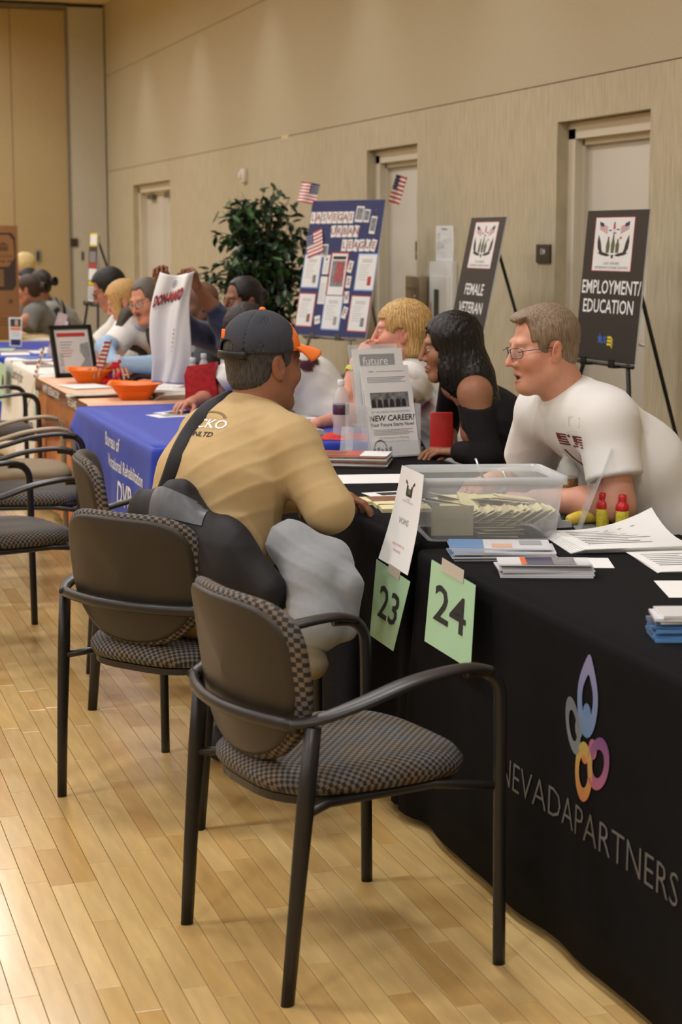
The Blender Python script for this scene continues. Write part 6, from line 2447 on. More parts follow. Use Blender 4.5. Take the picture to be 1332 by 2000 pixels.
o = m.build('bag_body', mat('red_damask', (166, 22, 26), .45, var=(55, .45)), t)
md = o.modifiers.new('thickness', 'SOLIDIFY')
md.thickness = .0015
bottle('water bottle sticking out of the red gift bag, taller right one', (1.965, 8.265), BZ + .04, .225, .031, (120, 120, 130), (176, 180, 184), 'bottles in the gift bag')
bottle('water bottle sticking out of the red gift bag, lower left one', (1.915, 8.285), BZ + .02, .225, .031, (60, 80, 150), (190, 194, 198), 'bottles in the gift bag')

# ---- salmon table
ORB = mat('orange_plastic', (244, 122, 30), .35, spec=.5)


def bowl(label, c, rz):
    t = thing('plastic_bowl', label, 'bowl', (*c, BZ), rz, 'square orange bowls')
    m = MB()
    rings = []
    for s, z, e in ((.070, .0, 5), (.074, .002, 5), (.118, .074, 6), (.122, .078, 6), (.140, .082, 7), (.141, .079, 7), (.121, .074, 6), (.072, .005, 5)):
        rings.append([(x, y, z + (.006 * (abs(x * y) / (s * s)) if z > .075 else 0)) for x, y in superpoly(s, s, 40, e)])
    V = [p for r_ in rings for p in r_]
    F = [tuple(range(40))[::-1]] + [(i * 40 + k, i * 40 + (k + 1) % 40, (i + 1) * 40 + (k + 1) % 40, (i + 1) * 40 + k) for i in range(7) for k in range(40)] + [tuple(280 + k for k in range(40))]
    m.add(V, F, 0, True)
    m.build('bowl_body', ORB, t)
    return t


bowl('square orange bowl by the picture frame with a small flag in it', (1.70, 9.93), R(-10))
bowl('square orange bowl on the newspapers near the blue cloth', (1.745, 8.86), R(-14))


def flag_sheet(parent, M, w, h, wave=.006, phase=0.0, nu=26, nv=13):
    """A cloth stars and stripes: thirteen stripes, blue canton with white stars."""
    m = MB()

    def pt(u, v, off=0):
        return (u * w, (v - .5) * h, wave * math.sin(u * 7 + phase + v) * u + off)
    for side in (0, .0006):
        for i in range(nu):
            for j in range(nv):
                us, vs = (i / nu, (i + 1) / nu), (j / nv, (j + 1) / nv)
                canton = i < nu * .4 and j >= 6
                mi_ = 2 if canton else (0 if j % 2 == 0 else 1)
                m.add([pt(us[0], vs[0], side), pt(us[1], vs[0], side), pt(us[1], vs[1], side), pt(us[0], vs[1], side)], [(0, 1, 2, 3)], mi_, True)
        for a in range(5):
            for b in range(4):
                u, v = .05 + .072 * a, .53 + .115 * b
                r_ = .014 * w / .4
                m.add([pt(u + r_ / w * .6 * math.cos(q), v + r_ / h * .6 * math.sin(q), side + (.0008 if side else -.0008)) for q in [2 * math.pi * k / 6 for k in range(6)]], [tuple(range(6))], 1)
    m.v = [tuple(M @ Vector(v)) for v in m.v]
    return m.build('flag_cloth', [RED_INK, WHITE_INK, NAVY_INK], parent)


def stick_flag(label, base, tip, w, h, fdir, wave=.006, phase=0, stick=mat('flag_stick', (196, 172, 120), .6), top=.98):
    t = thing('hand_flag', label, 'flag', tuple(base))
    b, e = A(base), A(tip)
    m = MB()
    m.tube([(0, 0, 0), tuple(e - b)], .0028, 6)
    m.build('stick', stick, t)
    up = (e - b) / np.linalg.norm(e - b)
    fd = A(fdir) - up * (A(fdir) @ up)
    fd /= np.linalg.norm(fd)
    o_ = (e - b) * top - up * h / 2
    M = Matrix((fd.tolist(), up.tolist(), np.cross(fd, up).tolist())).transposed().to_4x4()
    M.translation = Vector(o_)
    flag_sheet(t, M, w, h, wave, phase)
    return t


stick_flag('small stars and stripes flag standing in the orange bowl by the picture frame', (1.74, 9.86, BZ + .02), (1.80, 9.78, BZ + .255), .10, .16, (-.35, .1, -.95), .02, 1.0, top=1.0)
crumple('sweet_wrappers', 'orange and black sweet wrappers in the orange bowl with the flag', 'sweets', (1.70, 9.93), (.13, .13, .03), mat('wrapper_mix', (190, 110, 40), .4, var=(70, .9)), 4, BZ + .055)
# framed certificate leaning back
t = thing('picture_frame', 'black framed certificate with red heading, leaning on the salmon table', 'picture frame', (1.70, 10.40, BZ), math.atan2(-.36, .10) + R(90))
m = MB()
fw, fh = .27, .315
lean = rotm(R(-17), 0, 0)
for x, z, sx, sz in ((0, .012, fw, .024), (0, fh - .012, fw, .024), (-fw / 2 + .012, fh / 2, .024, fh), (fw / 2 - .012, fh / 2, .024, fh)):
    m.box(tuple(lean @ Vector((x, .0, z))), (sx, .022, sz), rot=lean)
m.box(tuple(lean @ Vector((0, .075, fh * .30))), (.06, .006, fh * .66), rot=rotm(R(16), 0, 0))
m.build('frame', BLACK, t)
Mf = Matrix.Rotation(R(-17), 4, 'X') @ Matrix.Rotation(R(90), 4, 'X')
m = MB()
m.box((0, fh / 2, -.001), (fw - .04, fh - .04, .006), M=Mf)
cert = m.build('certificate', mat('certificate_paper', (206, 206, 204), .3), t)
m = MB()
Mf = Mf @ Matrix.Diagonal((.80, .78, 1, 1))
rect(m, -.12, .315, .11, .345, .0035, 0, Mf)
for k in range(6):
    rect(m, -.10, .27 - .022 * k, .0 - .012 * (k % 3), .276 - .022 * k, .0035, 1 if k not in (3, 4) else 2, Mf)
poly(m, [(.13, .27), (.06, .255), (.05, .2), (.085, .14), (.05, .09), (-.0, .06), (-.02, .03), (.13, .03)], .0035, 3, Mf)
put_text(m, 'The Battle', 0, 0, .045, 1, shear=.3, z=.0036, M=Mf @ Matrix.Translation((-.105, .09, 0)) @ Matrix.Rotation(R(90), 4, 'Z'))
kstuff(m.build('print', [RED_INK, GREY_INK, mat('pale_red_print', (200, 130, 120), .7), mat('certificate_grey', (140, 142, 142), .6, var=(40, .25))], cert))
# sanitizer, red bear, papers
t = thing('sanitizer_bottle', 'clear pump bottle with purple cap and label beyond the red bear', 'bottle', (1.90, 10.28, BZ), .4)
m = MB()
m.prism([(x, y) for x, y in superpoly(.036, .022, 20, 3)], .0, .085)
m.lathe([(.03, .085), (.026, .1), (.014, .112)], 16)
m.build('bottle_body', mat('gel', (206, 214, 230), .1, alpha=.55), t)
m = MB()
m.prism([(x, y) for x, y in superpoly(.0365, .0225, 20, 3)], .015, .07)
m.build('paper_label', mat('purple_label', (66, 62, 140), .4), t)
m = MB()
m.lathe([(.014, .11), (.016, .112), (.015, .14), (0, .142)], 14)
m.build('cap', mat('purple_cap', (50, 42, 120), .4), t)
BEAR = mat('red_bear_plush', (190, 26, 34), .8, var=(90, .1), bump=(300, .4, .002))
t = thing('toy_bear', 'red toy bear with blue vest and striped hat behind the orange bowl', 'toy', (1.83, 9.80, BZ), R(200))
bfn = lambda W: smin(smin(smin(s_ell(W, (0, 0, .045), (.036, .034, .045)), s_sph(W, (.008, 0, .105), .030), .012),
                          smin(np.minimum(s_sph(W, (0, .024, .130), .011), s_sph(W, (0, -.024, .130), .011)), s_sph(W, (.034, 0, .10), .014), .004), .008),
                     np.minimum(np.minimum(s_cap(W, (.01, .03, .02), (.06, .04, .018), .019), s_cap(W, (.01, -.03, .02), (.06, -.04, .018), .019)),
                                np.minimum(s_cap(W, (0, .03, .07), (.03, .05, .05), .014), s_cap(W, (0, -.03, .07), (.03, -.05, .05), .014))), .012)
v, f = solidify(bfn, (-.06, -.08, -.01), (.10, .08, .16), .004)
obj('bear_body', mesh_data('bear_body', v, f, BEAR, smooth=True), t)
v, f = solidify(lambda W: smax(s_ell(W, (0, 0, .048), (.040, .038, .040)), np.maximum(W[:, 2] - .075, .022 - W[:, 2]), .004), (-.06, -.06, 0), (.06, .06, .1), .004)
obj('vest', mesh_data('vest', v, f, mat('bear_vest', (34, 60, 150), .8), smooth=True), t)
m = MB()
m.lathe([(.030, .128), (.030, .131), (.018, .132), (.020, .165), (0, .166)], 16)
m.build('hat', mat('bear_hat', (206, 206, 214), .7, var=(60, .2)), t)
NEWS = mat('newsprint', (196, 188, 176), .8, var=(24, .30))
for k in range(6):
    leaf('newspaper', 'topmost folded newspaper beneath the nearer orange bowl' if k == 5 else 'folded newspaper in the low stack under the nearer orange bowl', 'newspaper', (1.79 - .012 * k, 8.93 + .01 * k), .30, .38, ALONG - R(80) + .03 * k, BZ - .0002 - .001 * 0 + .0001 + .0026 * k - .016, .0024, (NEWS,), group='folded newspapers') if False else None
for k in range(5):
    leaf('newspaper', 'folded newspaper at the front edge beside the nearer orange bowl' if k == 4 else 'folded newspaper, %s at the front edge by the nearer bowl' % ORD[k], 'newspaper', (1.60 + .006 * k, 9.10 - .012 * k), .16, .34, ALONG - R(78) + .04 * k, BZ + .0035 * k, .0032, (NEWS,), group='folded newspapers')
for k in range(6):
    leaf('newspaper', 'topmost of the newspapers right of the nearer orange bowl' if k == 5 else 'newspaper, %s in the stack right of the nearer orange bowl' % ORD[k], 'newspaper', (1.99, 8.86), .22, .30, ALONG - R(80) + .05 * k, BZ + .0042 * k, .004, (NEWS,), group='newspapers right of the bowl')
m = MB()
m.sheet(lambda u, v: ((u - .5) * .26, (v - .5) * .24, .022 + .006 * math.sin(u * 6) * math.cos(v * 5)), 10, 10, .02)
o = m.build('folded_shirt', COTTON_WHITE, None, (2.0, 9.12, BZ + .001), (0, 0, ALONG))
tag(o, 'folded white t-shirt with red print below the held up one', 't-shirt')
q = MB()
put_text(q, 'DON-MARD', 0, 0, .05, bold=.02, z=.032)
kstuff(q.build('lettering', RED_INK, o))
for k, (c, rz, mm) in enumerate((((1.98, 9.78), .3, mat('blue_folder', (44, 96, 190), .4)), ((1.93, 9.62), .1, WHITE_PAPER), ((2.05, 9.58), -.2, WHITE_PAPER), ((1.62, 9.66), .5, WHITE_PAPER))):
    leaf('folder' if k == 0 else 'paper_sheet', ('blue folder by the elbow of the man in the vest', 'white papers before the blue folder on the salmon table', 'white papers beside the held up shirt', 'white paper behind the first orange bowl')[k], 'folder' if k == 0 else 'paper', c, .216, .28, ALONG + rz, BZ + .001 * k, .004, (mm,))
m = MB()
m.tube([(1.94, 9.50, BZ + .012), (1.99, 9.47, BZ + .012)], .006, 8)
tag(m.build('marker_pen', RED_INK), 'short red marker right of the red bear', 'pen')
# foil banner along the front edge
o, on = quad_sheet('foil_banner', (1.452, 10.40, .742), (1.452, 8.60, .742), (1.448, 8.60, .672), (1.448, 10.40, .672), mat('maroon_foil', (112, 52, 56), .25, .6, var=(60, .5)), n=14)
o['label'] = 'maroon foil banner'
o.parent = salmon
q_on = lambda txt, cx: put_on(o, on, txt, cx, .5, .85, 1.8 / .07, WHITE_INK, .01)
q_on('HAPPY VETERANS DAY', .34)
q_on('VETERANS', .75)

# the white printed shirt held up in both hands
HTL, HTR, HBR, HBL = A((1.837, 8.633, 1.387)), A((1.996, 8.581, 1.392)), A((1.944, 8.535, 0.831)), A((1.774, 8.590, 0.847))
HS_T, HS_B = (HTL + HTR) / 2, (HBL + HBR) / 2
rr = (HTR - HTL) / np.linalg.norm(HTR - HTL)
nn_ = A(-.33, -.94, 0)


def shirt_pt(u, v):
    """u across, v down from the gripped edge."""
    p = (HTL * (1 - u) + HTR * u) * (1 - v) + (HBL * (1 - u) + HBR * u) * v
    side = -.030 * math.sin(math.pi * min(1, v * 1.25)) * (1 - u) - .012 * math.sin(v * 6) * u
    fold = .016 * math.sin(u * 9 + 2 * v) * (1 - .5 * abs(u - .5)) + .020 * math.exp(-((u - .85 + .45 * v) / .09) ** 2)
    sag = .018 * math.sin(math.pi * u) * max(0, 1 - 3 * v)
    return p + rr * side + nn_ * (fold + .02 * math.sin(v * 3)) + A(0, 0, -sag)


c0 = (HS_T + HS_B) / 2
m = MB()
m.grid(lambda u, v: tuple(shirt_pt(u, v) - c0), 26, 44)
hs = m.build('held_shirt', COTTON_WHITE, None, tuple(c0))
md = hs.modifiers.new('thickness', 'SOLIDIFY')
md.thickness = .004
tag(hs, 'white t-shirt with red and black lettering, held up above the salmon table', 't-shirt')
for txt, ux, vy, sz, mm, b, sl in (('DON-MARD', .42, .225, .165, INK, .045, .25), ('DON-MARD', .43, .215, .165, RED_INK, .022, .25)):
    V, F = text_mesh(txt, sz, b, .12, .85)
    pts = []
    for k_, v_ in enumerate(V):
        p = shirt_pt(min(1, max(0, ux + v_[0])), min(1, max(0, vy - v_[1] * .80 - .12 * v_[0])))
        pts.append(tuple(p + nn_ * (.013 if mm is RED_INK else .0115) - c0))
    kstuff(obj('lettering', mesh_data('lettering', pts, F, mm), hs))
m = MB()
for k in range(6):
    uu = .60 - .02 * k
    m.add([tuple(shirt_pt(uu + a * .03, .50 + .038 * k + b * .022) + nn_ * .005 - c0) for a, b in ((0, 0), (1, .2), (.9, 1), (.2, .8))], [(0, 1, 2, 3)], 0 if k < 4 else 1)
n = 16
m.add([tuple(shirt_pt(.5 + .075 * math.cos(a) * q, .085 + .038 * math.sin(a) * q) + nn_ * .005 - c0) for q in (1, .72) for a in [2 * math.pi * k / n for k in range(n)]], [(k, (k + 1) % n, n + (k + 1) % n, n + k) for k in range(n)], 2)
m.add([tuple(shirt_pt(.5 + .04 * math.cos(a), .085 + .02 * math.sin(a)) + nn_ * .005 - c0) for a in [2 * math.pi * k / n for k in range(n)]], [tuple(range(n))], 2)
kstuff(m.build('print', [MAROON_INK, INK, GREY_INK], hs))

# ---- white table
for txt, y, z, sz in (('Agency', 11.08, .40, .16),):
    V, F = text_mesh(txt, sz, -.004)
    cloth_decal('lettering', white1, INK, V, F, plane_frame((1.2, y, z), (0, -1, 0), (0, 0, 1)))
V, F = text_mesh('Learning for', .11, .0, .3)
cloth_decal('lettering', white1, INK, V, F, plane_frame((1.2, 11.6, .665), (0, -1, 0), (0, 0, 1)))
o, on = quad_sheet('number_card', (1.455, 12.2, .72), (1.455, 11.88, .72), (1.44, 11.88, .46), (1.44, 12.2, .46), GREEN)
tag(o, 'pale green card at the left edge on the white cloth', 'sign')
put_on(o, on, 'M', .8, .5, .55, 1.2, INK, .02)
o, on = quad_sheet('number_card', (1.480, 10.58, .73), (1.480, 10.49, .73), (1.465, 10.49, .50), (1.465, 10.58, .50), GREEN)
tag(o, 'pale green card edge hanging between white cloth and copper foil', 'sign')
stick_flag('small flag on a pale stick leaning against the white cloth', (1.405, 10.75, .40), (1.545, 10.62, .905), .05, .20, (-.3, .9, -.3), .004, 0, mat('pale_stick', (216, 206, 150), .6), top=.99)
bottle('tall water bottle on the white cloth by the acrylic stand', (1.93, 12.22), BZ, .245, .042, (70, 50, 50))
bottle('shorter water bottle right of the tall one on the white cloth', (1.955, 11.98), BZ, .21, .035, (90, 70, 70))
t = thing('acrylic_stand', 'clear acrylic sign stand with pinkish sheet, leaning beside the tall bottle', 'sign stand', (1.82, 12.2, BZ), ALONG)
m = MB()
m.box((.04, 0, .15), (.07, .004, .32), rot=rotm(0, R(17), 0))
m.build('sign_panel', mat('pinkish_acrylic', (206, 186, 190), .1, alpha=.6, var=(40, .2)), t)
m = MB()
m.box((.0, 0, .002), (.09, .1, .003))
m.build('foot', ACR, t)
GREYMAG = mat('grey_brochure', (150, 140, 132), .4, var=(30, .2))
for k, (c, rz, mm, lb) in enumerate((((1.76, 11.35), .1, GREYMAG, 'grey brochure on the white cloth, nearest the picture frame'), ((1.70, 11.62), .2, mat('brown_brochure', (128, 96, 88), .4, var=(30, .2)), 'brown brochure on the white cloth'),
                                ((1.66, 11.95), -.1, WHITE_PAPER, 'white leaflet on the white cloth beside the brown brochure'), ((1.84, 11.55), .4, WHITE_PAPER, 'white sheet on the white cloth behind the grey brochure'), ((1.90, 11.75), 0, RED_INK, 'red leaflet at the back of the white cloth'),
                                ((1.74, 12.05), .5, BLUE_INK, 'blue leaflet at the far end of the white cloth'), ((1.82, 10.75), .2, WHITE_PAPER, 'white sheet beside the picture frame on the white cloth'))):
    leaf('brochure' if k < 2 else 'paper_sheet', lb, 'brochure' if k < 2 else 'paper', c, .22, .30, ALONG - R(85) + rz, BZ + .0004 * k, .006, (mm,))
# ---- far tables
o, on = quad_sheet('table_banner', (1.671, 13.300, 0.971), (1.769, 13.300, 0.969), (1.757, 13.280, 0.752), (1.669, 13.280, 0.758), WHITE_PAPER, nrm=(0, -1, 0), t=.012)
tag(o, 'white card with portrait photo and orange band on the far blue cloth', 'sign')
patch(o, on, [R4(.1, .68, .92, .95)], mat('portrait_dark', (52, 60, 62), .6))
patch(o, on, [R4(.45, .72, .70, .92)], SKIN_INK, lift=.002)
patch(o, on, [R4(.1, .56, .92, .65)], ORANGE_INK)
patch(o, on, [R4(.1, .04, .92, .24)], NAVY_INK)
patch(o, on, [R4(.15, .50 - .05 * k, .8, .51 - .05 * k) for k in range(4)], GREY_INK)
for k, (c, rz, mm) in enumerate((((1.62, 12.6), .2, WHITE_PAPER), ((1.70, 12.9), -.3, GREYMAG), ((1.85, 12.75), .4, WHITE_PAPER), ((1.98, 13.1), 0, WHITE_PAPER), ((1.58, 13.1), .1, mat('green_flyer', (170, 190, 160), .6)))):
    leaf('paper_sheet', ('white leaflet at the near edge of the far blue cloth', 'grey leaflet on the far blue cloth', 'white leaflet in the middle of the far blue cloth', 'white leaflet at the back of the far blue cloth', 'pale green leaflet on the far blue cloth')[k], 'paper', c, .2, .28, ALONG + rz, BZ + .0003 * k, .005, (mm,))
# carton
CARD = mat('cardboard', (150, 108, 66), .8, var=(12, .05))
CBLK = mat('carton_dark_print', (66, 54, 46), .8)
CINK = mat('carton_ink', (104, 74, 46), .8)
# its right hand edge stands at the measured place; most of it lies beyond the frame
X1c, Yc, Z0c = 1.905, 14.45, BZ
cw, cd_, chh = .62, .42, .92
t = thing('carton', 'big printed cardboard carton standing on the far table at the left edge', 'box', (X1c - cw / 2, Yc + cd_ / 2, Z0c))
m = MB()
m.bevbox((0, 0, chh / 2), (cw, cd_, chh), .004)
m.build('box_body', CARD, t)
Mx = plane_frame((0, -cd_ / 2 - .0015, 0), (1, 0, 0), (0, 0, 1))
m = MB()
x1 = cw / 2
oc = [(-x1 + .02, .40), (x1 - .05, .40), (x1 - .02, .44), (x1 - .02, .82), (x1 - .05, .86), (-x1 + .02, .86)]
poly(m, oc, 0, 0, Mx)
poly(m, [(-x1 + .03, .59), (x1 - .08, .59), (x1 - .03, .66), (x1 - .035, .80), (x1 - .07, .845), (-x1 + .03, .845)], .0006, 1, Mx)
poly(m, [(-.1, .43), (x1 - .12, .43), (x1 - .12, .57), (-.1, .57)], .0006, 2, Mx)
poly(m, [(x1 - .165, .76), (x1 - .12, .79), (x1 - .075, .76)], .0009, 3, Mx)
rect(m, x1 - .16, .715, x1 - .08, .755, .0009, 3, Mx)
put_text(m, 'Hospitality Electronics', x1 - .045, .675, .042, 3, .012, z=.0009, M=Mx, align='RIGHT')
for k in range(3):
    rect(m, x1 - .2 + .055 * k, .625, x1 - .16 + .055 * k, .64, .0009, 3, Mx)
    rect(m, x1 - .23 + .02 * k, .27, x1 - .22 + .02 * k, .34, .0009, 3, Mx)
m.lathe([(0, .001), (.018, .001)], 14, (x1 - .07, .31, 0), 3, Mx)
for k in range(3):
    rect(m, -x1 + .02, .12 + .025 * k, x1 - .03, .124 + .025 * k, .0009, 3, Mx)
kstuff(m.build('print', [CBLK, CARD, mat('carton_picture', (128, 96, 60), .8, var=(50, .3)), CINK], t))
leaf('paper_sheet', 'white paper on the tan cover beside the carton', 'paper', (2.05, 14.45), .2, .28, .2, BZ, .003)


# ------------------------------------------------------------------ wall fittings
def on_wall(y, z, label, cat, name):
    return thing(name, label, cat, (WX, y, z), 0)


Mw4 = lambda off: Matrix.Translation((-off, 0, 0)) @ Matrix(((0, 0, -1, 0), (-1, 0, 0, 0), (0, 1, 0, 0), (0, 0, 0, 1)))
t = on_wall(16.1, 2.135, 'white fire alarm strobe on the wall above the ficus tree', 'alarm', 'fire_alarm')
m = MB()
m.bevbox((-.02, 0, 0), (.04, .13, .125), .006)
m.build('alarm_body', mat('alarm_white', (214, 206, 188), .5), t)
m = MB()
m.bevbox((-.05, .03, 0), (.03, .05, .06), .008)
m.build('strobe', mat('strobe_clear', (222, 224, 226), .1, spec=.9), t)
t = on_wall(10.95, 1.52, 'white evacuation map sheet taped above the extinguisher cabinet', 'notice', 'wall_map')
m = MB()
m.grid(lambda u, v: (-.004 - .006 * math.sin(u * 5) * v * (1 - v) * 2, -(u - .5) * .32, (v - .5) * .235), 8, 8)
mp_ = m.build('map_sheet', WHITE_PAPER, t)
m = MB()
rnd2 = random.Random(12)
rect(m, -.05, .095, .05, .102)
for k in range(26):
    x, y = rnd2.uniform(-.12, .11), rnd2.uniform(-.09, .07)
    w_, h_ = rnd2.uniform(.008, .05), rnd2.uniform(.006, .03)
    for a in (R4(x, y, x + w_, y + .0015), R4(x, y, x + .0015, y + h_), R4(x, y + h_, x + w_, y + h_ + .0015)):
        poly(m, a)
m.v = [tuple(Mw4(.012) @ Vector(v)) for v in m.v]
kstuff(m.build('drawing', GREY_INK, mp_))
t = on_wall(10.93, 1.07, 'white fire extinguisher cabinet on the wall behind the easel signs', 'cabinet', 'extinguisher_cabinet')
CAB = mat('cabinet_white', (214, 214, 210), .4)
m = MB()
m.bevbox((-.02, 0, 0), (.04, .42, .66), .004)
m.build('cabinet_body', CAB, t)
m = MB()
m.bevbox((-.044, -.01, -.03), (.012, .33, .54), .004)
dd = m.build('door', CAB, t)
m = MB()
m.box((-.0505, .04, -.06), (.003, .09, .42))
m.build('window_pane', mat('dark_pane', (74, 78, 72), .15, spec=.8), dd)
m = MB()
rect(m, .09 - .0 - .24, -.14, .105 - .24, .06)
m.v = [tuple(Mw4(.0515) @ Vector(v)) for v in m.v]
kstuff(m.build('lettering', RED_INK, dd))
m = MB()
m.lathe([(0, 0), (.012, 0), (.012, .006), (0, .006)], 12, M=Matrix.Translation((-.05, -.13, -.02)) @ Matrix.Rotation(R(-90), 4, 'Y'))
m.build('latch', STEEL, dd)
t = on_wall(11.30, 1.12, 'brushed steel box on the wall beside the extinguisher cabinet', 'dispenser', 'steel_dispenser')
m = MB()
m.bevbox((-.05, 0, 0), (.10, .28, .36), .004)
m.build('box_body', mat('dull_steel', (150, 136, 112), .35, .7), t)
m = MB()
m.box((-.103, 0, .1), (.006, .26, .012))
m.lathe([(0, 0), (.014, 0), (.014, .005), (0, .005)], 12, M=Matrix.Translation((-.10, -.05, .04)) @ Matrix.Rotation(R(-90), 4, 'Y'))
m.build('lock_strip', STEEL, t)
t = on_wall(9.365, 1.467, 'dark brown square room plate with number 134', 'sign', 'room_plate')
m = MB()
m.box((-.006, 0, 0), (.012, .19, .105))
m.build('plate', DARK_SIGN, t)
m = MB()
put_text(m, '134', 0, .01, .046, bold=.01)
m.v = [tuple(Mw4(.0135) @ Vector(v)) for v in m.v]
kstuff(m.build('lettering', WHITE_INK, t))
m = MB()
m.box((WX - .001, 14.76, 2.415), (.003, .22, .035))
tag(m.build('masking_tape', mat('masking_tape', (206, 190, 150), .7)), 'strip of masking tape on the wall joint above the board', 'tape')
sg.parent = None


# ------------------------------------------------------------------ easels and boards
EASEL_BLK = mat('easel_black', (24, 23, 23), .4)
EASEL_GREY = mat('easel_grey', (120, 118, 114), .35, .8)
FOAM = mat('foam_board', (206, 212, 216), .6)
BOARD_BLK = mat('board_black_print', (40, 36, 33), .45, var=(30, .05))
BOARD_NAVY = mat('board_navy', (48, 54, 98), .7, var=(30, .05))


def frame_of(c, yaw, lean):
    n = A(math.cos(yaw), math.sin(yaw), 0)
    r_ = np.cross(-n, A(0., 0., 1.))
    u = A(0., 0., 1.) * math.cos(lean) - n * math.sin(lean)
    return plane_frame(c, r_, u), n, r_, u


def easel(label, c, yaw, lean, h, m_, base_z, spread=.42, top=.05):
    """Three legged easel behind a board centred at c; floor feet at z = 0."""
    M, n, r_, u = frame_of(c, yaw, lean)
    c = A(c)
    t = thing('easel', label, 'easel', (c[0], c[1], 0))
    b = A(c[0], c[1], 0)
    apex = c + u * (h / 2 - top) - n * .03
    for s_ in (-1, 1):
        lo_ = c - u * (h / 2) + r_ * s_ * .20 - n * .012
        d = lo_ - apex
        foot = apex + d * (apex[2] / -d[2])
        m = MB()
        m.tube([tuple(apex - b), tuple(foot - b)], .011, 8)
        m.build('leg', m_, t)
    foot = A(apex[0], apex[1], 0) - n * .52
    m = MB()
    m.tube([tuple(apex - b), tuple(foot - b)], .010, 8)
    m.build('leg', m_, t)
    sh = c - u * (h / 2 + .012)
    m = MB()
    m.tube([tuple(sh - r_ * .26 - b - n * .005), tuple(sh + r_ * .26 - b - n * .005)], .009, 8)
    m.build('cross_rail', m_, t)
    for s_ in (-1, 1):
        m = MB()
        q = sh + r_ * s_ * .13
        m.box(tuple(q - b + n * .012 - A(0, 0, .004)), (.05, .05, .012), rot=rotm(0, 0, yaw))
        m.box(tuple(q - b + n * .034 + A(0, 0, .012)), (.006, .05, .036), rot=rotm(0, 0, yaw))
        m.build('ledge', m_, t)
    m = MB()
    m.bevbox(tuple(apex - b - n * .004), (.03, .05, .04), .006)
    m.build('head', m_, t)
    return t


def board(label, c, yaw, lean, w, h, face):
    M, n, r_, u = frame_of(c, yaw, lean)
    t = thing('sign_board', label, 'sign', tuple(c))
    M = M.copy()
    M.translation = Vector((0, 0, 0))
    m = MB()
    m.box((0, 0, -.004), (w, h, .008), M=M)
    m.build('foam_board', FOAM, t)
    m = MB()
    rect(m, -w / 2 + .001, -h / 2 + .001, w / 2 - .001, h / 2 - .001, .0006, 0, M)
    m.build('board_face', face, t)
    return t, M


def stand_down_logo(t, M, cx, cy, s, sx):
    """White panel with the red border, two flags, three soldiers between upright tusk shapes and the two text lines."""
    L_ = lambda x, y: (cx + x * sx, cy + y * s)
    m = MB()
    rect(m, *L_(-.52, -.62), *L_(.52, .62), .0012, 0, M)
    rect(m, *L_(-.505, -.605), *L_(.505, .605), .0015, 1, M)
    m.build('emblem_panel', [RED_INK, WHITE_PAPER], t)
    m = MB()
    z = .0019
    for s_ in (-1, 1):
        for k in range(7):
            y0 = .50 - .022 * k
            sk = lambda x, yy: L_(s_ * x, yy)
            a, b = (.17, .39)
            poly(m, [sk(a, y0 - .03 + .0 - .08), sk(b, y0), sk(b, y0 - .02), sk(a, y0 - .05 - .08)], z, 0 if k % 2 == 0 else 1, M)
        poly(m, [L_(s_ * .28, .475), L_(s_ * .40, .52), L_(s_ * .38, .42), L_(s_ * .28, .385)], z + .0002, 2, M)
        pts = [(.40, .22), (.42, .05), (.40, -.10), (.34, -.20), (.26, -.22), (.30, -.10), (.33, .05)]
        poly(m, [L_(s_ * a, b) for a, b in pts], z, 3, M)
        poly(m, [L_(s_ * a, b) for a, b in ((.40, -.20), (.30, -.17), (.12, -.22), (.05, -.26), (.15, -.28), (.30, -.25))], z + .0001, 3, M)
    for x, hh_ in ((-.13, .17), (.0, .22), (.12, .12)):
        poly(m, [L_(x - .045, -.20), L_(x - .05, -.02), L_(x - .02, hh_ - .06), L_(x - .015, hh_), L_(x + .02, hh_), L_(x + .02, hh_ - .06), L_(x + .05, -.02), L_(x + .035, -.20)], z + .0002, 4, M)
    rect(m, *L_(-.006, .22), *L_(.006, .52), z, 5, M)
    poly(m, [L_(-.03, .34), L_(.0, .36), L_(.03, .34), L_(.02, .50), L_(-.02, .5)], z, 0, M)
    for x, y in ((-.10, .31), (.10, .33), (.02, .25)):
        poly(m, [L_(x - .06, y), L_(x, y + .02), L_(x + .06, y + .005), L_(x, y - .015)], z, 2, M)
    poly(m, [L_(.17, .10), L_(.22, .14), L_(.20, .18), L_(.16, .15)], z, 0, M)
    rect(m, *L_(-.03, -.32), *L_(.03, -.24), z + .0003, 3, M)
    put_text(m, 'LAS VEGAS', *L_(0, -.44), .085 * s, 3, z=z, M=M, xs=sx / s)
    put_text(m, 'VETERANS STAND DOWN', *L_(0, -.54), .085 * s, 3, z=z, M=M, xs=.86 * sx / s)
    kstuff(m.build('emblem_print', [RED_INK, WHITE_PAPER, NAVY_INK, mat('emblem_dark', (54, 42, 42), .7), OLIVE_INK, GREY_INK], t))


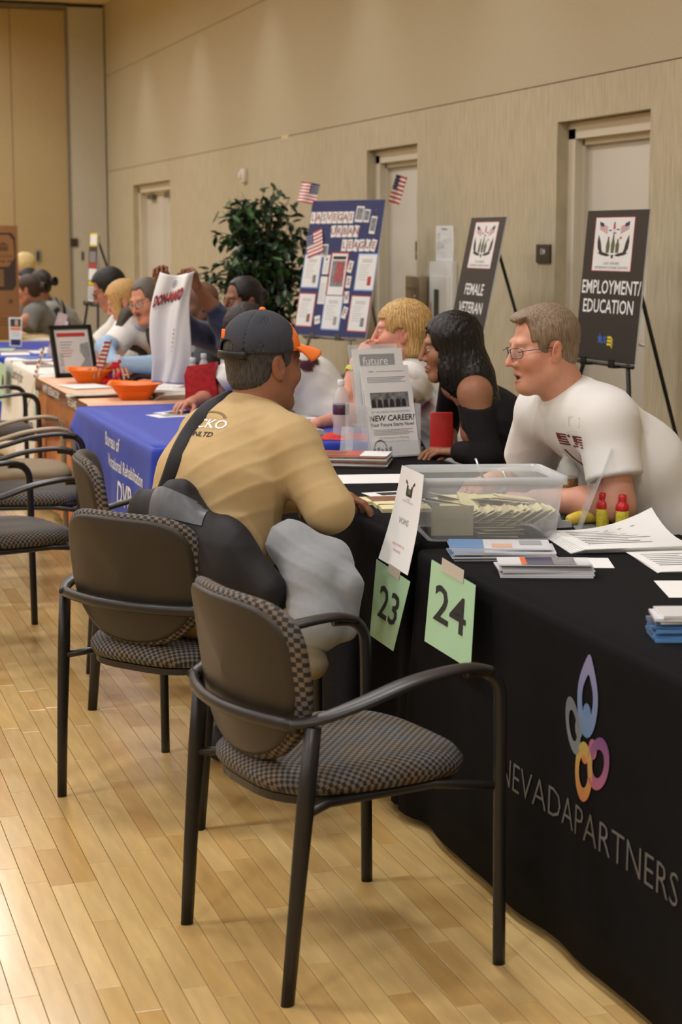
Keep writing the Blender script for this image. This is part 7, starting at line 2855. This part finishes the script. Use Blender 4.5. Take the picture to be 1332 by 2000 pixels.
# employment board, near the first door
eC, eY, eL = (3.753, 7.513, 1.332), 3.212, .085
easel('black easel holding the employment and education sign', eC, eY, eL, .71, EASEL_BLK, 0)
t, M = board('black sign board reading Employment / Education, with emblem, on an easel', eC, eY, eL, .56, .71, BOARD_BLK)
stand_down_logo(t, M, -.015, .195, .205, .345)
m = MB()
put_text(m, 'EMPLOYMENT/', 0, -.010, .090, bold=.014, z=.0015, M=M, xs=.90)
put_text(m, 'EDUCATION', -.01, -.100, .090, bold=.014, z=.0015, M=M, xs=.90)
kstuff(m.build('lettering', WHITE_INK, t))
m = MB()
star = [((.024 if k % 2 == 0 else .010) * math.sin(math.pi * k / 5) - .055, (.034 if k % 2 == 0 else .012) * math.cos(math.pi * k / 5) - .25) for k in range(10)]
poly(m, star, .0015, 0, M)
put_text(m, 'US', -.02, -.255, .045, 0, .03, .1, z=.0016, M=M)
for k in range(3):
    poly(m, [(.015, -.235 - .016 * k), (.05, -.235 - .016 * k), (.066, -.25 - .016 * k), (.066, -.26 - .016 * k), (.05, -.246 - .016 * k), (.015, -.246 - .016 * k)], .0015, 1, M)
kstuff(m.build('printed_mark', [BLUE_INK, YELLOW_INK], t))

# female veteran services board
fC, fY, fL = (3.78, 9.256, 1.31), 3.106, .20
easel('black easel holding the female veteran services sign', fC, fY, fL, .72, EASEL_BLK, 0)
t, M = board('black sign board reading Female Veteran Services behind the long haired woman', fC, fY, fL, .56, .74, BOARD_BLK)
stand_down_logo(t, M, .0, .21, .215, .36)
m = MB()
for k, w_ in enumerate(('FEMALE', 'VETERAN', 'SERVICES')):
    put_text(m, w_, -.0, -.045 - .105 * k, .090, bold=.014, z=.0015, M=M)
kstuff(m.build('lettering', WHITE_INK, t))

# urban league board
uC, uY, uL = (3.579, 11.167, 1.359), 3.552, .192
easel('grey metal easel holding the navy urban league board', uC, uY, uL, .91, EASEL_GREY, 0)
t, M = board('navy display board reading Las Vegas Urban League, covered in cards and sheets', uC, uY, uL, .73, .91, BOARD_NAVY)
bw, bh = .73, .91
# px frame of the display: x 0..1 from the left, y 0..1 from the top
B = lambda x, y: ((x - .5) * bw, (.5 - y) * bh)
LINK = mat('letter_red', (150, 66, 50), .7)


def card(x, y, w, h, rot, txt=None, border=None, draw=None):
    cx, cy = B(x, y)
    Mx_ = M @ Matrix.Translation((cx, cy, .002)) @ Matrix.Rotation(rot, 4, 'Z')
    m = MB()
    if border:
        rect(m, -w / 2 - .008, -h / 2 - .008, w / 2 + .008, h / 2 + .008, -.0004, 1, Mx_)
    m.box((0, 0, 0), (w, h, .0012), M=Mx_)
    o = m.build('card' if h < .12 else 'display_sheet', [WHITE_PAPER, border or WHITE_PAPER], t)
    if txt:
        q = MB()
        put_text(q, txt, 0, 0, h * .82, bold=.02, z=.001, M=Mx_)
        q.build('letter', LINK, o)
    if draw:
        q = MB()
        draw(q, Mx_, w, h)
        kstuff(q.build('print', [GREY_INK, RED_INK, INK, mat('photo_mix', (120, 122, 128), .6, var=(60, .6)), BROWNP], o))
    return o


CWD, CHT = .047, .078
for k, ch in enumerate('LAS'):
    card(.045 + .078 * k, .128, CWD, CHT, -.03, ch)
for k, ch in enumerate('VEGAS'):
    card(.275 + .075 * k, .128, CWD, CHT, -.02, ch)
for k, ch in enumerate('URBAN'):
    card(.36 + .078 * k, .230, CWD, CHT, (.12, -.03, .02, -.06, -.10)[k], ch)
for k, ch in enumerate('LEAGUE'):
    card(.535 + .079 * k, .332, CWD, CHT, (.0, .03, -.18, .05, -.08, -.2)[k], ch)
for k, ch in enumerate('SSVF'):
    card(.66 + .004 * k, .487 + .112 * k, CWD * .95, CHT, (-.2, -.05, .08, -.25)[k], ch)
photo = lambda q, Mx_, w, h: rect(q, -w * .4, -h * .35, w * .4, h * .4, .001, 3, Mx_)
card(.685, .105, .075, .105, -.05, draw=photo)
card(.785, .118, .055, .085, -.06, draw=photo)
card(.885, .185, .055, .115, -.08, draw=photo)
card(.275, .372, .065, .085, .02, draw=photo)


def sheet_print(title, pic):
    def fn(q, Mx_, w, h):
        for k in range(2):
            rect(q, -w * .28, h * (.34 - .055 * k), w * .28, h * (.36 - .055 * k), .001, 0, Mx_)
        for k in range(7):
            rect(q, -w * .38, h * (.20 - .07 * k), w * (.2 - .08 * (k % 3)), h * (.212 - .07 * k), .001, 0, Mx_)
        rect(q, w * .14, -h * .38, w * .34, -h * .12, .001, pic, Mx_)
    return fn


BLUEB = mat('pale_blue_border', (130, 160, 214), .7)
card(.13, .525, .165, .215, .0, border=BLUEB, draw=sheet_print(0, 3))
card(.88, .525, .175, .230, .0, border=BLUEB, draw=sheet_print(0, 1))
card(.125, .815, .160, .215, .0, border=RED_INK, draw=sheet_print(0, 4))
card(.50, .825, .170, .220, .0, border=BLUEB, draw=sheet_print(0, 0))
card(.865, .825, .175, .225, .0, border=RED_INK, draw=sheet_print(0, 3))


def poster(q, Mx_, w, h):
    rect(q, -w * .42, h * .36, w * .42, h * .44, .001, 2, Mx_)
    rect(q, -w * .42, -h * .30, w * .42, h * .33, .001, 3, Mx_)
    for k in range(4):
        poly(q, [(-w * .2 + w * .15 * k, -h * .2), (-w * .1 + w * .15 * k, -h * .2), (-w * .02 + w * .12 * k, h * .3), (-w * .1 + w * .12 * k, h * .3)], .0013, 1, Mx_)


card(.50, .545, .155, .275, .0, border=mat('poster_red', (206, 62, 48), .6), draw=poster)
card(.325, .475, .062, .130, .0, draw=lambda q, Mx_, w, h: [rect(q, -w * .3, -h * .35 + h * .1 * k, w * .3, -h * .33 + h * .1 * k, .001, 0, Mx_) for k in range(5)] and rect(q, -w * .12, h * .2, w * .12, h * .35, .001, 2, Mx_))
card(.325, .665, .070, .185, .0, draw=lambda q, Mx_, w, h: [rect(q, -w * .4, -h * .4 + h * .07 * k, w * .38, -h * .385 + h * .07 * k, .001, 0, Mx_) for k in range(10)])
card(.31, .885, .055, .055, .2, draw=lambda q, Mx_, w, h: rect(q, -w * .4, -h * .1, w * .4, h * .1, .001, 0, Mx_))
q = MB()
for k in range(14):
    x, y = B(rnd2.random(), rnd2.random() * .45)
    poly(q, [(x + .006 * math.cos(a) * s_, y + .006 * math.sin(a) * s_) for a, s_ in [(2 * math.pi * j / 8, 1 if j % 2 == 0 else .35) for j in range(8)]], .0012, 0, M)
kstuff(q.build('star_print', GREY_INK, t))
# flag pinned on the board and the two on its top corners
Mfl = M @ Matrix.Translation((*B(.02, .345), .006)) @ Matrix.Rotation(.30, 4, 'Z')
fl = flag_sheet(t, Mfl, .165, .165, .004)
Mu, n_, r_, u_ = frame_of(uC, uY, uL)
uTL = A(uC) + u_ * bh / 2 - r_ * bw / 2
uTR = A(uC) + u_ * bh / 2 + r_ * bw / 2
stick_flag('small stars and stripes flag on the left top corner of the navy board', tuple(uTL + r_ * .03 - n_ * .005 - u_ * .05), tuple(uTL + r_ * .045 + u_ * .115 - n_ * .01), .16, .14, tuple(-r_ * .55 - u_ * .7 + n_ * .2), .02, .5)
stick_flag('small furled stars and stripes flag on the right top corner of the navy board', tuple(uTR + r_ * .01 - n_ * .005 - u_ * .05), tuple(uTR + r_ * .055 + u_ * .165 - n_ * .01), .075, .18, tuple(r_ * .55 - u_ * .5 - n_ * .9), .012, .9)

# narrow sign on the far black easel, seen nearly edge on
xC, xY, xL = (2.679, 15.421, 1.302), 3.19, .06
easel('black easel before the folding partition, holding a narrow yellow edged sign', xC, xY, xL, .62, EASEL_BLK, 0)
t, M = board('sign board with yellow and white blocks on the far easel, seen almost edge on', xC, xY, xL, .34, .62, BOARD_BLK)
M = M @ Matrix.Diagonal((1, .775, 1, 1))
m = MB()
rect(m, -.15, .24, .15, .39, .0012, 0, M)
rect(m, -.12, .26, .12, .37, .0016, 1, M)
for k in range(4):
    rect(m, -.12 + .06 * k, .06, -.08 + .06 * k, .18, .0012, 2, M)
rect(m, -.15, .0, .15, .05, .0012, 3, M)
rect(m, -.15, -.14, .15, -.01, .0012, 1, M)
rect(m, -.15, -.20, .15, -.15, .0012, 0, M)
rect(m, -.15, -.38, .15, -.21, .0012, 1, M)
for k in range(5):
    rect(m, -.12, -.24 - .028 * k, .10, -.23 - .028 * k, .0016, 4, M)
kstuff(m.build('print', [YELLOW_INK, WHITE_INK, GREY_INK, RED_INK, INK], t))


# ------------------------------------------------------------------ ficus tree
def ficus():
    base = A(3.40, 12.40, 0)
    t = thing('ficus_tree', 'tall potted ficus tree with dark green leaves left of the navy board', 'tree', tuple(base))
    m = MB()
    m.lathe([(0, 0), (.15, 0), (.19, .30), (.205, .31), (.205, .34), (.18, .34), (.175, .30), (0, .29)], 24)
    m.build('pot', mat('dark_pot', (70, 56, 44), .6), t)
    BARK = mat('ficus_bark', (92, 74, 56), .8, var=(30, .2))
    rn = random.Random(21)
    m = MB()
    tips = []
    for s_ in range(3):
        a0 = 2.1 * s_
        P_ = [(.03 * math.cos(a0 + .8 * k) * (1 - .1 * k), .03 * math.sin(a0 + .8 * k), .29 + .16 * k) for k in range(7)]
        m.tube(catmull(P_, 3), .016, 7)
    m.build('trunk', BARK, t)
    m = MB()
    leafpos = []
    for b in range(190):
        th = rn.uniform(0, 2 * math.pi)
        z0 = rn.uniform(.85, 1.45)
        z1 = rn.uniform(.86, 1.95) if b > 20 else rn.uniform(.62, .95)
        rmax = .45 * math.sqrt(max(.10, 1 - ((z1 - 1.36) / .66) ** 2))
        r1 = rmax * rn.uniform(.35, 1.05)
        p0 = A(.02 * math.cos(th), .02 * math.sin(th), z0)
        p2 = A(r1 * math.cos(th), r1 * math.sin(th), z1)
        p1 = (p0 + p2) / 2 + A(0, 0, .06)
        C_ = [A(p) for p in catmull([tuple(p0), tuple(p1), tuple(p2)], 4)]
        m.tube([tuple(p) for p in C_], [.006 * (1 - .8 * i / (len(C_) - 1)) for i in range(len(C_))], 5)
        for k in range(11):
            f_ = rn.uniform(.35, 1.0)
            i = min(len(C_) - 2, int(f_ * (len(C_) - 1)))
            p = C_[i] + (C_[i + 1] - C_[i]) * rn.random() + A(rn.uniform(-.05, .05), rn.uniform(-.05, .05), rn.uniform(-.04, .03))
            leafpos.append((p, rn.uniform(0, 6.28), rn.uniform(-.2, 1.3), rn.uniform(-.6, .6), rn.uniform(.85, 1.2)))
    kstuff(m.build('branches', BARK, t))
    # leaf blade: pointed oval folded along its midrib
    outl = [(0, 0), (.014, .016), (.022, .038), (.020, .058), (.009, .078), (0, .094)]
    V = [(0, y, -.004 * math.sin(math.pi * y / .094)) for _, y in outl] + [(x, y, .004) for x, y in outl[1:-1]] + [(-x, y, .004) for x, y in outl[1:-1]]
    F = [(0, 6, 1), (1, 6, 7, 2), (2, 7, 8, 3), (3, 8, 9, 4), (4, 9, 5), (0, 1, 10), (1, 2, 11, 10), (2, 3, 12, 11), (3, 4, 13, 12), (4, 5, 13)]
    LEAFM = [mat('ficus_leaf_dark', (30, 48, 32), .35, spec=.5), mat('ficus_leaf', (42, 72, 42), .35, spec=.5), mat('ficus_leaf_light', (58, 98, 54), .38, spec=.5)]
    mes = [mesh_data('leaf', V, F, lm, smooth=True) for lm in LEAFM]
    view = A(-.29, -.957, 0)
    leafpos.sort(key=lambda q: -float(q[0] @ view))
    sv, sf, si = [], [], []
    for k, (p, az, tilt, roll_, sc) in enumerate(leafpos):
        Mx_ = Matrix.Translation(tuple(p)) @ Matrix.Rotation(az, 4, 'Z') @ Matrix.Rotation(-tilt, 4, 'X') @ Matrix.Rotation(roll_, 4, 'Y') @ Matrix.Scale(sc, 4)
        mi_ = (0, 0, 1, 1, 2)[k * 7 % 5]
        if k < 300:
            o = obj('leaf', mes[mi_], t)
            o.matrix_local = Mx_
        else:
            b = len(sv)
            sv += [tuple(Mx_ @ Vector(v)) for v in V]
            sf += [tuple(i + b for i in f) for f in F]
            si += [mi_] * len(F)
    kstuff(obj('foliage', mesh_data('foliage', sv, sf, LEAFM, si, True), t))


ficus()

# ------------------------------------------------------------------ floor things by the wall
t = thing('waste_bin', 'grey waste bin with clear liner between the woman in black and the wall', 'bin', (3.12, 7.19, 0))
m = MB()
m.lathe([(0, 0), (.15, 0), (.155, .01), (.185, .74), (.19, .74), (.19, .76), (.175, .76), (.148, .02), (0, .015)], 24)
m.build('bin_body', mat('grey_bin', (98, 98, 102), .5), t)
m = MB()
m.grid(lambda u, v: ((.178 + .022 * math.sin(v * 3.14) + .010 * math.sin(u * 75) * v) * math.cos(6.2832 * u), (.178 + .022 * math.sin(v * 3.14) + .010 * math.sin(u * 81) * v) * math.sin(6.2832 * u), .77 + .03 * math.sin(v * 3.14) + .012 * math.sin(u * 55) - .16 * v * v), 60, 8)
m.build('liner', mat('clear_liner', (206, 206, 204), .2, alpha=.45, bump=(60, .8, .01)), t)
t = thing('carton', 'open brown carton with kraft paper behind the blonde woman, by the grey easel', 'box', (2.80, 8.42, 0), ALONG + .2)
m = MB()
for x, y, sx, sy in ((-.21, 0, .006, .34), (.21, 0, .006, .34), (0, -.17, .42, .006), (0, .17, .42, .006)):
    m.box((x, y, .40), (sx, sy, .80))
m.box((0, 0, .003), (.42, .34, .006))
m.build('box_body', CARD, t)
m = MB()
m.box((-.255, 0, .80), (.10, .34, .005), rot=rotm(0, R(-20), 0))
m.box((.255, 0, .79), (.10, .34, .005), rot=rotm(0, R(25), 0))
m.build('flap', CARD, t)
m = MB()
m.bevbox((-.03, .02, .70), (.10, .24, .36), .01, rot=rotm(0, R(24), R(10)))
tag(m.build('paper_bag', mat('kraft_paper', (188, 152, 96), .8, var=(20, .08)), None, (2.80, 8.42, .0), (0, 0, ALONG + .2)), 'folded kraft paper bag sticking out of the open carton', 'bag')
